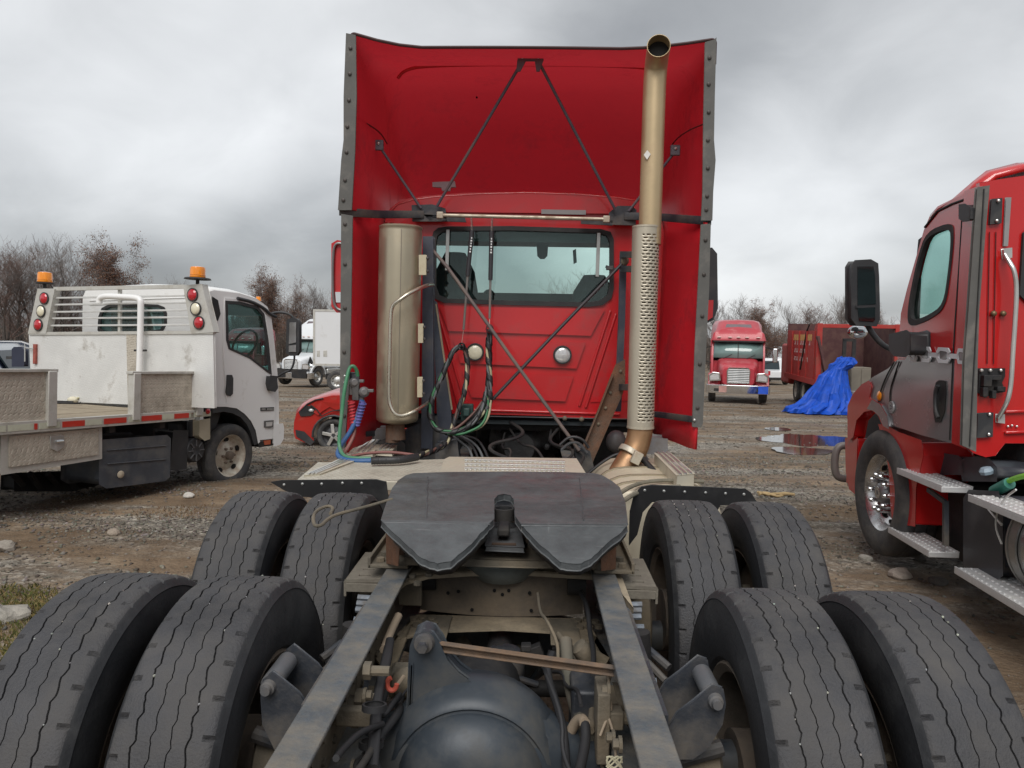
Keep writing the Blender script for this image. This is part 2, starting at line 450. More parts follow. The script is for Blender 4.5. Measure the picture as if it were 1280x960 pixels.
def near_pts(rs, n):
    y = 1.5 + 13 * rs.rand(n) ** 1.25; half = .78 * y + .6; x = (rs.rand(n) * 2 - 1) * half
    k = (np.abs(x) > 1.0) | (y > 9)
    dens = np.array([noise.noise(V((a * .5, b * 1.1, 5))) for a, b in zip(x, y)])
    k &= rs.rand(n) < np.clip(.55 + 1.6 * dens, .1, 1); return np.stack([x, y], -1)[k]
def far_pts(rs, n):
    y = 11 + 26 * rs.rand(n); x = (rs.rand(n) * 2 - 1) * (.75 * y); return np.stack([x, y], -1)
scatter(200000, near_pts, .004, .027, 1, 'loose_gravel', STONES, 'loose grey gravel strewn over the yard')
scatter(22000, far_pts, .012, .045, 2, 'coarse_gravel', STONES, 'coarser gravel and clods further out in the yard')

# single rocks
rock_l = [(5, 688, .07, (.30, .27, .23), 'pale rounded stone at the left edge of the yard'),
          (236, 622, .05, (.5, .48, .44), 'whitish stone in front of the flatbed truck wheel'),
          (140, 668, .04, (.3, .25, .2), 'brown clod beside the muddy track on the left'),
          (1125, 722, .075, (.32, .27, .23), 'pinkish broken rock behind the red truck front wheel'),
          (1172, 730, .06, (.12, .11, .10), 'dark grey rock below the lower step of the red truck'),
          (10, 775, .09, (.33, .31, .27), 'large pale rock in the grass at the left edge'),
          (1150, 700, .05, (.2, .18, .16), 'small rock under the red truck step'),
          (1083, 700, .045, (.36, .34, .3), 'light pebble left of the red truck wheel')]
for i, (px, py, r, col, lab) in enumerate(rock_l):
    p = PZ(px, py, 0.0)
    for _ in range(4): p = PZ(px, py, gz(p.x, p.y))
    mb = MB(); mb.ball((p.x, p.y, gz(p.x, p.y) + r * .35), (r * 1.3, r, r * .7), 10, 7)
    mb.v = [q + V((noise.noise(q * 9 + V((i, 0, 0))), noise.noise(q * 9 + V((0, i, 5))), noise.noise(q * 9 + V((0, 3, i))))) * r * .6 for q in mb.v]
    tag(mb.build('rock', M('rock_%d' % i, col, .9, 0, .3, 12, .4, tuple(c * .6 for c in col), 14, .6, 50), None, smooth=False), lab, 'rock')

# puddles
WATER = M('puddle_water', (.035, .032, .028), .03, 0, .1, 2, spec=.9)
def puddle(pxs, label, name='puddle'):
    pts = []
    for px, py in pxs:
        p = PZ(px, py, -.5)
        for _ in range(6): p = PZ(px, py, gbase(p.y))
        pts.append(p)
    zc = sum(gz(p.x, p.y) for p in pts) / len(pts) + .014
    pts = [PZ(a, b, zc) for a, b in pxs]
    pts = chaikin(pts, 3, True); ct_ = sum(pts, V((0, 0, 0))) / len(pts)
    pts = [ct_ + (p - ct_) * (1 + .22 * noise.noise(V((p.x * 2.3, p.y * 1.1, 4))) + .10 * noise.noise(V((p.x * 8, p.y * 4, 9)))) for p in pts]
    mb = MB(); mb.prism([V((p.x, p.y, zc + .012)) for p in pts], (0, 0, -.05))
    o = mb.build(name, WATER, None, smooth=False); o['kind'] = 'structure'; o['label'] = label
puddle([(946, 546), (985, 543), (1030, 545), (1060, 547), (1075, 556), (1060, 562), (1010, 560), (985, 554), (955, 552)], 'wide shallow puddle mirroring the blue tarp')
puddle([(958, 560), (984, 559), (1040, 562), (1042, 568), (1000, 570), (972, 566)], 'narrow puddle in front of the wider one')
puddle([(948, 535), (975, 534), (993, 538), (975, 540)], 'thin sliver of standing water beyond the puddles')
puddle([(1000, 463), (1030, 466), (1020, 469)], 'far puddle behind the tarp')

# tangled straw-coloured rag on the gravel
p0 = PZ(965, 618, -.05); pts = []
rg = MB()
for k in range(3):
    path = [p0 + V((-.16 + .05 * i, .04 * sin(i * 1.3 + k * 2) + k * .03 - .03, gz(p0.x, p0.y) + .03 - p0.z + .015 * sin(i + k))) for i in range(9)]
    rg.tube(chaikin(path, 1), .016, 6)
tag(rg.build('rag', M('straw_rag', (.45, .33, .17), .9, 0, .3, 20, .4, (.25, .18, .1), 10, .5, 60), None), 'twisted straw coloured rag lying on the gravel right of the mud flap', 'rag')

# dry grass tufts at the left edge
def tufts(cs, name, label, col):
    mb = MB()
    for (cx, cy, rad, n, h) in cs:
        for _ in range(n):
            a = rnd(0, 2 * pi); r = rad * sqrt(random.random()); x, y = cx + r * cos(a), cy + r * sin(a); z = gz(x, y) - .01
            hh = h * rnd(.4, 1); lx, ly = rnd(-.6, .6) * hh, rnd(-.6, .6) * hh; w = .003; t = rnd(0, pi)
            mb.add([(x - w * cos(t), y - w * sin(t), z), (x + w * cos(t), y + w * sin(t), z), (x + lx * .4, y + ly * .4, z + hh * .7), (x + lx, y + ly, z + hh * .9)], [(0, 1, 2), (0, 2, 3)])
    o = mb.build(name, col, None, smooth=False); o['kind'] = 'stuff'; o['label'] = label
GR = stone_mat('dry_grass', [(0, (.10, .12, .03)), (.5, (.20, .17, .05)), (1, (.36, .27, .12))])
tufts([(-2.75, 3.75, .30, 1500, .05), (-3.0, 4.3, .45, 2200, .06), (-2.6, 3.3, .25, 900, .05), (-3.3, 4.7, .35, 1500, .06)], 'dry_grass', 'sparse yellowed grass at the left edge of the yard', GR)
tufts([(-3.4 + .3 * i + rnd(-.2, .2), 7.35 + .12 * i + rnd(-.2, .2), .35, 260, .05) for i in range(9)], 'straw_litter', 'brown straw and dead weeds on the mud berm by the flatbed truck', stone_mat('straw', [(0, (.13, .08, .04)), (.6, (.24, .15, .08)), (1, (.36, .26, .15))]))
# ================================================================== THE TRACTOR IN FRONT
TR = thing('road_tractor', 'red day cab road tractor without a trailer, seen from behind over its fifth wheel', 'truck', loc=(0, 3, 0))
AX1, AX2, TR_R = 2.11, 3.32, .525

# ---- tyres: worn rib tread with zigzag grooves, one mesh shared by all eight
def tread_tyre_mesh(R=.525, tw=.117, sw=.140, rim_r=.305, steps=440, cyc=55, seed=3):
    rr = random.Random(seed)
    jit = [rr.uniform(-.0014, .0014) for _ in range(steps)]
    def zig(i, k):
        ph = (i * cyc / steps + k * .37) % 1.0
        z = (-1 + 2 * ph / .7) if ph < .7 else (1 - 2 * (ph - .7) / .3)
        return z * (.0044 if k in (0, 3) else .0036) + jit[(i + 31 * k) % steps]
    gro = [-.064, -.022, .022, .064]; gd = .010; Q = R - .505
    mb = MB(); rows = []
    for i in range(steps):
        t = 2 * pi * i / steps
        pr = []
        notch = (i % 12 == 0); nd = .012 if notch else 0
        notch2 = (i % 12 == 6); nd2 = .012 if notch2 else 0
        # inner sidewall side (negative h) up to the tread and down again
        pr += [(rim_r, -.095), (rim_r + .02, -.118), (.36 + Q, -sw + .004), (.41 + Q, -sw), (.45 + Q, -sw + .005), (.468 + Q, -sw + .008), (.472 + Q, -sw + .006), (.484 + Q, -tw - .008), (R - .012 - nd * .6, -tw - .002), (R - .006 - nd, -tw + .006), (R - .004 - nd * .9, -tw + .019), (R - .0035, -tw + .024)]
        crown = lambda h: R - .0035 * (h / tw) ** 2
        for k, gx in enumerate(gro):
            x = gx + zig(i, k); gw = .0026 if k in (0, 3) else .0015
            pr += [(crown(x - gw), x - gw), (R - gd, x - gw * .7), (R - gd, x + gw * .7), (crown(x + gw), x + gw)]
        pr += [(R - .0035, tw - .024), (R - .004 - nd2 * .9, tw - .019), (R - .006 - nd2, tw - .006), (R - .012 - nd2 * .6, tw + .002), (.484 + Q, tw + .008), (.472 + Q, sw - .006), (.468 + Q, sw - .008), (.45 + Q, sw - .005), (.41 + Q, sw), (.36 + Q, sw - .004), (rim_r + .02, .118), (rim_r, .095)]
        # axis X
        rows.append([V((h, r * cos(t), r * sin(t))) for r, h in pr])
    mb.loft(rows, close_v=True)
    return mb
TYRE_T = M('worn_tread_rubber', (.040, .040, .044), .62, 0, .3, 5, .6, (.088, .083, .079), 6, .4, 140)
TYRE_S = M('black_sidewall', (.020, .021, .024), .6, 0, .2, 5, .4, (.045, .045, .045), 4, .15, 80)
RIMM = M('painted_wheel_rim', (.42, .40, .36), .55, .3, .15, 6, .6, (.16, .13, .10), 5, .2, 40)
RIMD = M('dirty_wheel_back', (.10, .085, .07), .8, .1, .3, 6, .6, (.19, .14, .10), 5, .3, 40)
wheel0 = None
def rim_mb(s=1):  # s = side on which the dish opens
    mb = MB()
    prof = [(.292, -.10), (.300, -.112), (.292, -.118), (.27, -.10), (.262, -.03), (.25, .02), (.235, .045), (.10, .05), (.10, .058), (.235, .053), (.262, .03), (.268, .09), (.292, .118), (.302, .112), (.294, .10)]
    mb.lathe([(r * 1.05, h * s * .95) for r, h in prof], (0, 0, 0), (1, 0, 0), 48)
    return mb
protoT = tread_tyre_mesh()
def make_wheel(x, y, rot, i):
    global wheel0
    Wn = Matrix.Translation((x, y, TR_R)) @ Matrix.Rotation(rot, 4, 'X')
    if i % 2: Wn = Wn @ Matrix.Rotation(pi, 4, 'Z')
    if wheel0 is None:
        F = Matrix.Translation((x, y, TR_R))
        mb = rim_mb(); r = mb.build('wheel', RIMD, TR, F=F, origin=(x, y, TR_R))
        tm = MB(); tm.v, tm.f = protoT.v, protoT.f
        tyo = tm.build('tyre', [TYRE_T, TYRE_S], r, F=F, origin=(x, y, TR_R), ang=30)
        kk = 12 + 16 + 12 - 1
        tyo.data.polygons.foreach_set('material_index', [0 if 8 <= (q_ % kk) <= kk - 9 else 1 for q_ in range(len(tyo.data.polygons))])
        hb = MB(); hb.lathe([(0, .16), (.07, .16), (.085, .14), (.09, .05), (.13, .05), (.13, -.1), (0, -.1)], (0, 0, 0), (1, 0, 0), 24)
        hb.build('hub', RIMD, r, F=F)
        for k in range(10):
            t = 2 * pi * k / 10
            nb = MB(); nb.cyl((.05, .142 * cos(t), .142 * sin(t)), (.085, .142 * cos(t), .142 * sin(t)), .016, 6)
            nb.build('lug_nut', GRIME, r, F=F)
        wheel0 = r; tyre_variants(); return r
    w2 = duppart(wheel0, Wn, TR)
    for ch in CH(w2):
        if ch.name.startswith('tyre'): ch.data = TYV[i % 3]
    return w2
TYV = []
def tyre_variants():
    base = [o for o in CH(wheel0) if o.name.startswith('tyre')][0]
    TYV.append(base.data)
    for sd in (11, 29):
        m_ = tread_tyre_mesh(seed=sd); me = base.data.copy(); me.vertices.foreach_set('co', [c_ for p in m_.v for c_ in p]); me.update(); me.set_sharp_from_angle(angle=radians(30)); TYV.append(me)
k = 0
for y in (AX1, AX2):
    for x in (-1.09, -.74, .80, 1.15):
        make_wheel(x, y, rnd(0, 6), k); k += 1
# pebbles caught in the tread grooves
PEB = stone_mat('caught_pebbles', [(0, (.25, .24, .22)), (1, (.62, .60, .56))])
rp_ = random.Random(8)
for w_o in [o for o in CH(TR) if o.name.startswith('wheel')]:
    ty = [o for o in CH(w_o) if o.name.startswith('tyre')][0]; c0 = W[w_o].translation; mb = MB()
    for _ in range(34):
        t = rp_.uniform(.2, pi + .6); gx = rp_.choice((-.064, -.022, .022, .064)) + rp_.uniform(-.004, .004); rr = TR_R - rp_.uniform(0, .004); s_ = rp_.uniform(.0015, .0038)
        mb.ball((c0.x + gx, c0.y + rr * cos(t), c0.z + rr * sin(t)), (s_, s_ * 1.3, s_), 5, 3)
    mb.build('tread_pebbles', PEB, ty, kind='stuff', smooth=False)
# brake drums & hubs
for y in (AX1, AX2):
    for s in (-1, 1):
        mb = MB(); mb.lathe([(.05, .0), (.19, .0), (.205, .02), (.205, .15), (.19, .16), (.08, .17)], (s * .47, y, TR_R), (s, 0, 0), 32)
        mb.build('brake_drum', GRIME, TR)
        mb = MB(); mb.lathe([(0, 0), (.075, .0), (.088, .03), (.088, .07), (.078, .1), (.0, .1)], (s * .42, y + .26, .60), (s, -.3, .2), 20)
        mb.cyl((s * .45, y + .26, .60), (s * .56, y + .1, .55), .012, 6)
        mb.build('brake_chamber', STEEL_BLK, TR)
# front (steer) wheels
for s in (-1, 1):
    Wn = Matrix.Translation((s * 1.03, 9.0, TR_R - .1)) @ Matrix.Rotation(.4, 4, 'X')
    duppart(wheel0, Wn, TR)

# ---- frame rails
for s in (-1, 1):
    xo, xi = s * .432, s * .342
    mb = MB()
    sec = [(xo, .885), (xi, .885), (xi, .875), (xo - s * .009, .875), (xo - s * .009, .63), (xi, .63), (xi, .62), (xo, .62)]
    mb.prism([V((x, .95, z)) for x, z in sec], (0, 6.8, 0))
    r = mb.build('frame_rail', RAIL, TR, bevel=.003)
    bm = MB()
    for i in range(26):
        for z in (.68, .74, .82):
            if random.random() < .55: bm.cyl((xo - s * .012, 1.2 + i * .11, z), (xo - s * .026, 1.2 + i * .11, z), .011, 6)
            if random.random() < .45: bm.cyl((xo, 1.2 + i * .11, z), (xo + s * .018, 1.2 + i * .11, z), .011, 6)
    bm.build('bolt', GRIME, r, kind='stuff')
    # worn bare patches are in the paint; thin proud edge strip
    # inner liner / web plate dusty
    mb = MB(); mb.b2((xo - s * .014, 1.0, .635), (xo - s * .0175, 7.4, .87)); mb.build('rail_web', GRIME, r)

# ---- crossmember behind the fifth wheel
def zy(px, py, z): return PZ(px, py, z)
zt, zb = .862, .665
top = [zy(a, b, zt) for a, b in [(478, 752), (490, 738), (508, 724), (535, 717), (588, 713.5), (660, 713), (742, 718), (760, 726), (776, 741), (792, 760)]]
topb = [V((-.335, 3.12, zt)), V((-.335, 3.12, zt))]
mb = MB()
far = [V((p.x, 3.16, zt)) for p in top]
mb.loft([top, far, [p - V((0, 0, .008)) for p in far], [p - V((0, 0, .008)) for p in top]], close_v=True)
mb.loft([top, [p - V((0, 0, .022)) for p in top], [p + V((0, .008, -.022)) for p in top], [p + V((0, .008, 0)) for p in top]], close_v=True)
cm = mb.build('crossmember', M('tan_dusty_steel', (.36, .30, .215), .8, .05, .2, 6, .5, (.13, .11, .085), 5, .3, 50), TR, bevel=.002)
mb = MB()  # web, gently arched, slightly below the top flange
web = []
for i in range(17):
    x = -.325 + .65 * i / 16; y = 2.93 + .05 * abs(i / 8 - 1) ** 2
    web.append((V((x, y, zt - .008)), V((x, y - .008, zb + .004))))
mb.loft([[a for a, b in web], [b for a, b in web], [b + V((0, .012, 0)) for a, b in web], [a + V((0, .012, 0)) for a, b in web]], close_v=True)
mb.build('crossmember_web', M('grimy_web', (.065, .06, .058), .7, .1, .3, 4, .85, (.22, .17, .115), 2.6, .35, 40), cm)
bot = [zy(a, b, zb) for a, b in [(446, 846), (468, 821), (505, 797), (530, 791), (555, 788.5), (630, 786), (692, 790), (734, 806), (762, 822), (792, 850)]]
bot[0].x = max(bot[0].x, -.335); bot[-1].x = min(bot[-1].x, .335)
mb = MB(); farb = [V((max(-.335, min(.335, p.x)), 2.93, zb)) for p in bot]
mb.loft([bot, farb, [p - V((0, 0, .008)) for p in farb], [p - V((0, 0, .008)) for p in bot]], close_v=True)
bf = mb.build('bottom_flange', M('dusty_flange', (.30, .245, .17), .85, .05, .25, 6, .5, (.09, .08, .065), 5, .4, 50), cm)
for a in ((500, 728), (792 - 20, 735)):
    pass
bm = MB()
for (a, b) in [(517, 775), (528, 774), (540, 776), (520, 783), (532, 784), (543, 782), (722, 778), (733, 776), (744, 779), (725, 786), (737, 786), (748, 785)]:
    p = zy(a, b, zb); bm.cyl(p, p + V((0, 0, .012)), .015, 8)
for (a, b) in [(505, 727), (515, 722), (522, 731), (536, 720), (744, 721), (753, 727), (762, 734)]:
    p = zy(a, b, zt); bm.cyl(p, p + V((0, 0, .012)), .015, 8)
bm.build('rivet', GRIME, cm, kind='stuff')
hm = MB()
for (a, b) in [(560, 741), (573, 739), (618, 738), (628, 743), (636, 738), (662, 741), (590, 762), (664, 763)]:
    p = P(a, b, 2.925); hm.cyl(p, p + V((0, -.004, 0)), .007, 8)
hm.build('bolt_hole', M('hole_black', (.006, .006, .006), .9), cm, kind='stuff')
# gusset plates with rivets
for s in (-1, 1):
    mb = MB(); mb.b2((s * .30, 2.66, zb + .001), (s * .19, 2.91, zb + .007)); mb.build('gusset', GRIME, cm, bevel=.002)
# further crossmembers
for y, z in ((1.25, .70), (4.35, .80), (5.5, .8)):
    mb = MB(); mb.b2((-.42, y - .05, z - .09), (.42, y + .05, z - .08)); mb.b2((-.42, y - .006, z - .08), (.42, y + .006, z + .05)); mb.b2((-.42, y - .05, z + .05), (.42, y + .05, z + .06))
    mb.build('crossmember', STEEL_BLK, TR, bevel=.003)

# ---- axle housings (banjo) with the domed cover
HOUS = M('axle_housing_paint', (.040, .050, .062), .45, .1, .2, 5, .5, (.085, .08, .07), 5, .06, 50)
for n_, y in enumerate((2.12, AX2)):
    cx = -.045; cz = .53 if n_ == 0 else .42
    mb = MB()
    R_ = .262
    prof = [(0.0001, -.215), (.06, -.213), (.12, -.20), (.165, -.175), (.188, -.145), (.199, -.12), (.201, -.108), (.207, -.106), (.213, -.112), (.222, -.108), (.238, -.085), (.254, -.04), (R_, .0), (.255, .05), (.22, .12), (.12, .16)]
    prof = [(r * 1.04, h * .95) for r, h in prof]
    mb.lathe(prof, (cx, y, cz), (0, 1, 0), 56)
    ah = mb.build('axle_housing', HOUS, TR, ang=50)
    for s in (-1, 1):
        rows = []
        for (x, hy, hz, zc) in [(.14, .13, .20, .0), (.20, .12, .175, .0), (.26, .095, .13, .0), (.32, .075, .095, .005), (.40, .065, .075, .01), (.56, .062, .068, .02), (.78, .06, .062, .03)]:
            rows.append([V((cx + s * x, y + hy * cos(t) * (abs(cos(t)) ** -.25 if abs(cos(t)) > .01 else 1), cz + zc + hz * sin(t))) for t in [2 * pi * j / 20 for j in range(20)]])
        m2 = MB(); m2.loft(rows, close_u=True); m2.build('axle_tube', HOUS, ah, ang=50)
    mb = MB(); mb.lathe([(0, -.02), (.05, -.02), (.09, .0), (.12, .1), (.13, .25), (.10, .32), (.05, .36), (0, .36)], (cx, y + .15, cz + .05), (0, 1, 0), 20)
    mb.build('differential_nose', DARK, ah)
    mb = MB(); mb.cyl((cx + .11, y - .205, cz - .08), (cx + .11, y - .19, cz - .08), .018, 6); mb.build('filler_plug', GRIME, ah)
mb = MB(); mb.cyl((0, AX1 + .45, .55), (0, AX2 - .2, .58), .05, 14); mb.build('drive_shaft', DARK, TR)
mb = MB(); mb.cyl((0, AX2 + .45, .6), (0, 7.0, .72), .055, 14); mb.build('drive_shaft', DARK, TR)

# ---- torque rod tower on the housing and the rusty rod
T0 = P(530, 803, 2.08)
mb = MB()
def ringY(c, r, y): return [V((c[0] + r * cos(t), y, c[1] + r * sin(t))) for t in [2 * pi * j / 16 for j in range(16)]]
base = [P(a, b, 2.085) for a, b in [(509, 900), (512, 830), (514, 808), (519, 795), (529, 790), (540, 793), (549, 806), (558, 826), (572, 842), (590, 855), (596, 900)]]
mb.prism(base, (0, .02, 0)); 
mb.prism([p + V((0, .06, 0)) for p in base], (0, .015, 0))
mb.prism([base[1], base[0], base[0] + V((0, .07, 0)), base[1] + V((0, .07, 0))], (.012, 0, 0))
side = [p for p in base[1:]]
mb.loft([[p + V((0, .01, 0)) for p in side], [p + V((0, .065, 0)) for p in side]])
tw_ = mb.build('torque_rod_tower', HOUS, TR, bevel=.004)
mb = MB(); mb.lathe([(0, -.03), (.014, -.03), (.015, -.018), (.026, -.016), (.028, 0), (.030, .0), (.032, .075), (0, .075)], T0, (0, 1, 0), 20)
mb.build('bushing', STEEL_BLK, tw_)
mb = MB(); mb.cyl(T0 + V((0, -.045, 0)), T0 + V((0, -.028, 0)), .015, 6); mb.build('nut', STEEL_BLK, tw_)
A = P(546, 806, 2.11); B = P(775, 838, 2.06)
mb = MB(); d = (B - A)
mb.bar(A, B, .010, .018); mb.bar(A + V((0, -.009, .010)), B + V((0, -.009, .010)), .024, .005); mb.bar(A + V((0, -.009, -.010)), B + V((0, -.009, -.010)), .024, .005)
rod = mb.build('torque_rod', M('rod_rust', (.20, .125, .075), .8, .1, .3, 7, .7, (.075, .07, .065), 6, .4, 60), TR, bevel=.002)
mb = MB(); mb.lathe([(0, -.04), (.026, -.04), (.029, -.034), (.029, .034), (.026, .04), (0, .04)], B + V((.01, 0, 0)), (0, 1, .1), 18)
mb.box(B + V((.035, .02, 0)), (.03, .07, .06)); mb.build('rod_bushing', STEEL_BLK, rod)
mb = MB(); mb.prism([P(a, b, 2.08) for a, b in [(768, 858), (808, 858), (806, 922), (800, 960), (792, 915), (780, 900)]], (0, .02, 0)); mb.build('rod_bracket', GRIME, TR, bevel=.003)
mb = MB(); mb.b2((.30, 2.02, .60), (.335, 2.14, .80)); mb.build('rod_bracket', GRIME, TR, bevel=.004)

# ---- rear suspension hanger plates each side with bushings
def hanger(pts_f, cyls, name='suspension_hanger'):
    m1 = MB(); m1.prism([P(a, b, 1.86) for a, b in pts_f], (0, .014, 0)); h = m1.build(name, STEEL_BLK, TR, bevel=.003)
    c = P(sum(a for a, b in pts_f) / len(pts_f), sum(b for a, b in pts_f) / len(pts_f), 1.86)
    m2 = MB(); m2.prism([P(a, b, 1.86) + V((0, .17, 0)) for a, b in pts_f], (0, .014, 0)); m2.build('rear_plate', STEEL_BLK, h, bevel=.003)
    for a, b in cyls:
        q = P(a, b, 1.86)
        m3 = MB(); m3.lathe([(0, -.03), (.012, -.03), (.013, -.016), (.018, -.014), (.019, 0), (.025, .01), (.026, .15), (0, .15)], q, (0, 1, 0), 18); m3.build('bushing', M('galvanised_bushing', (.13, .135, .145), .5, .4, .15, 6, .4, (.12, .1, .08), 6), h)
hanger([(836, 912), (848, 893), (868, 878), (892, 858), (903, 862), (906, 880), (902, 905), (884, 935), (866, 948), (850, 948)], [(894, 875)])
hanger([(384, 885), (372, 868), (340, 842), (330, 850), (327, 872), (329, 905), (345, 938), (372, 950), (380, 930)], [(336, 858)])
for s in (-1, 1):
    mb = MB(); mb.tube([(s * .44, 1.92, .66), (s * .62, 1.95, .70)], .022, 10); mb.b2((s * .435, 1.8, .62), (s * .45, 2.5, .86)); mb.build('hanger_mount', STEEL_BLK, TR)
    mb = MB(); mb.lathe([(.0, 0), (.10, 0), (.125, .03), (.125, .16), (.11, .19), (.0, .19)], (s * .55, 1.62, .48), (0, 0, 1), 24); mb.build('air_spring', BLACKRUB, TR)
    mb = MB(); mb.b2((s * .50, 1.5, .40), (s * .60, 2.6, .47)); mb.build('trailing_arm', STEEL_BLK, TR, bevel=.01)
    mb = MB(); mb.b2((s * .50, 2.8, .40), (s * .60, 3.9, .47)); mb.build('trailing_arm', STEEL_BLK, TR, bevel=.01)
    for yy in (2.42, 3.75):
        mb = MB(); mb.cyl((s * .5, yy, .5), (s * .47, yy, .82), .032, 12); mb.cyl((s * .5, yy, .42), (s * .5, yy, .55), .02, 8); mb.build('shock_absorber', DARK, TR)
    # studs & clutter outside the rail
    mb = MB()
    for i, (yy, z) in enumerate([(2.60, .80), (2.66, .80), (2.72, .80), (2.40, .70), (2.32, .70), (2.66, .74), (2.52, .77)]):
        mb.cyl((s * .435, yy, z), (s * (.50 + .01 * (i % 3)), yy, z + .003), .011, 8); mb.cyl((s * .44, yy, z), (s * .458, yy, z), .02, 6)
    mb.build('stud', M('blued_stud', (.20, .23, .27), .5, .5, .2, 5, .4, (.12, .1, .08), 6), TR, kind='stuff')
    mb = MB(); mb.cyl((s * .45, 2.5, .78), (s * .56, 2.38, .72), .014, 8); mb.cyl((s * .45, 2.44, .76), (s * .54, 2.33, .70), .012, 8); mb.build('link_rod', STEEL_BLK, TR)

# ---- fifth wheel
FW = M('greased_plate', (.088, .096, .10), .5, 0, .18, 9, .55, (.045, .047, .05), 5, .35, 45)
def grease_mat():
    m = M('greased_plate'); nt = m.node_tree; N = nt.nodes; L = nt.links; b = N['Principled BSDF']; tc = N.new('ShaderNodeTexCoord')
    def layer(vec_scale, sc, a_, b_, det=8):
        mp = N.new('ShaderNodeMapping'); mp.inputs['Scale'].default_value = vec_scale; mp.inputs['Rotation'].default_value = (0, 0, radians(12)); L.new(tc.outputs['Object'], mp.inputs[0])
        n = N.new('ShaderNodeTexNoise'); n.inputs['Scale'].default_value = sc; n.inputs['Detail'].default_value = det; n.inputs['Roughness'].default_value = .65; L.new(mp.outputs[0], n.inputs[0])
        r = N.new('ShaderNodeValToRGB'); r.color_ramp.elements[0].position = a_; r.color_ramp.elements[1].position = b_; L.new(n.outputs['Fac'], r.inputs[0]); return r.outputs[0]
    base = b.inputs['Base Color'].links[0].from_socket
    for f, col in ((layer((1, 1, 1), 3.2, .50, .72), (.022, .024, .026)), (layer((1.5, 26, 1), 3., .62, .72), (.24, .25, .25)), (layer((30, 1.2, 1), 2.5, .66, .74), (.20, .21, .21)), (layer((1, 1, 1), 14, .68, .74), (.30, .28, .25))):
        mx = N.new('ShaderNodeMix'); mx.data_type = 'RGBA'; L.new(f, mx.inputs[0]); L.new(base, mx.inputs[6]); mx.inputs[7].default_value = (*col, 1); mm = N.new('ShaderNodeMath'); mm.operation = 'MULTIPLY'; mm.inputs[1].default_value = .55; L.new(f, mm.inputs[0]); L.new(mm.outputs[0], mx.inputs[0]); base = mx.outputs[2]
    L.new(base, b.inputs['Base Color'])
    rg = N.new('ShaderNodeMapRange'); L.new(layer((1, 1, 1), 5, .35, .65), rg.inputs[0]); rg.inputs[3].default_value = .30; rg.inputs[4].default_value = .65; L.new(rg.outputs[0], b.inputs['Roughness'])
grease_mat()
Z5 = 1.10
def fz(px, py):
    if py > 654: py = 654 + (py - 654) * .84
    z = Z5 if py <= 654 else Z5 - .10 * (py - 654) / 59
    return PZ(px, py, z)
flat = [(508, 594), (517, 591.5), (560, 590), (630, 589.5), (700, 590), (742, 591.5), (752, 594), (764, 601), (774, 609), (781, 628), (784, 656), (652, 655), (645, 645), (643, 624), (639, 619), (630, 617), (621, 619), (617, 624), (617, 648), (612, 653), (477, 650), (484, 628), (491, 610), (499, 600)]
lr = [(477, 650), (612, 653), (606, 661), (597, 672), (588, 685), (576, 697), (563, 710), (547, 713), (534, 708), (526, 704), (516, 692), (505, 681), (490, 665)]
rr_ = [(652, 655), (784, 656), (775, 668), (762, 679), (750, 692), (738, 706), (726, 713), (712, 713), (701, 711), (687, 696), (672, 681), (662, 668)]
mb = MB(); dn = V((0, 0, -.028))
mb.prism([fz(a, b) for a, b in flat], dn)
rj = random.Random(5)
def rag_edge(pts, keep=2):
    out = []
    for i, (a, b) in enumerate(pts):
        out.append(fz(a, b))
        if i >= keep - 1:
            c = pts[(i + 1) % len(pts)]
            for t in (.3, .65): out.append(fz(a + (c[0] - a) * t + rj.uniform(-.6, .6), b + (c[1] - b) * t + rj.uniform(-.6, .6)))
    return out
mb.prism(rag_edge(lr), V((0, 0, -.026))); mb.prism(rag_edge(rr_), V((0, 0, -.026)))
fw = mb.build('fifth_wheel', FW, TR, bevel=.003, ang=25)
for ln in ([(535, 596), (533, 648)], [(724, 597), (730, 650)], [(480, 653), (612, 656)], [(652, 658), (783, 659)]):
    p_, q_ = fz(*ln[0]), fz(*ln[1]); n_ = 22; pts_ = [p_.lerp(q_, i / n_) + V((rj.uniform(-.002, .002), rj.uniform(-.002, .002), .0)) for i in range(n_ + 1)]
    mb = MB(); mb.tube(pts_, [.0022 + rj.uniform(0, .0014) for _ in pts_], 6); mb.build('weld_bead', M('weld', (.07, .075, .08), .5, .2), fw)
# rust skirts below the plate
mb = MB()
for pts, out in ((lr[2:], 0), (rr_[1:], 0)):
    q = [fz(a, b) + V((0, .012, -.024)) for a, b in pts]
    mb.loft([q, [p + V((0, .05, -.035)) for p in q]])
mb.build('ramp_skirt', M('greasy_skirt', (.035, .035, .037), .6, .1, .3, 20, .5, (.09, .065, .045), 12, .6, 60), fw, solid=.008, off=0)
for s in (-1, 1):
    mb = MB()
    x = s * .40
    mb.prism([V((x, 2.80, 1.06)), V((x, 3.35, 1.06)), V((x, 3.25, .91)), V((x, 2.90, .91))], (s * -.02, 0, 0))
    mb.prism([V((s * .425, 2.76, 1.06)), V((s * .36, 2.68, 1.03)), V((s * .37, 2.70, .93)), V((s * .43, 2.80, .91))], (0, .015, 0))
    mb.build('pivot_bracket', RUST, fw, bevel=.003)
    mb = MB(); mb.b2((s * .35, 2.80, .888), (s * .50, 3.5, .902)); mb.b2((s * .49, 2.80, .888), (s * .502, 3.5, .93)); mb.build('slide_plate', GRIME, fw, bevel=.003)
    mb = MB(); mb.cyl((s * .46, 2.84, .903), (s * .46, 2.84, .918), .016, 6); mb.cyl((s * .46, 2.92, .903), (s * .46, 2.92, .918), .016, 6); mb.build('mounting_bolt', GRIME, fw, kind='stuff')
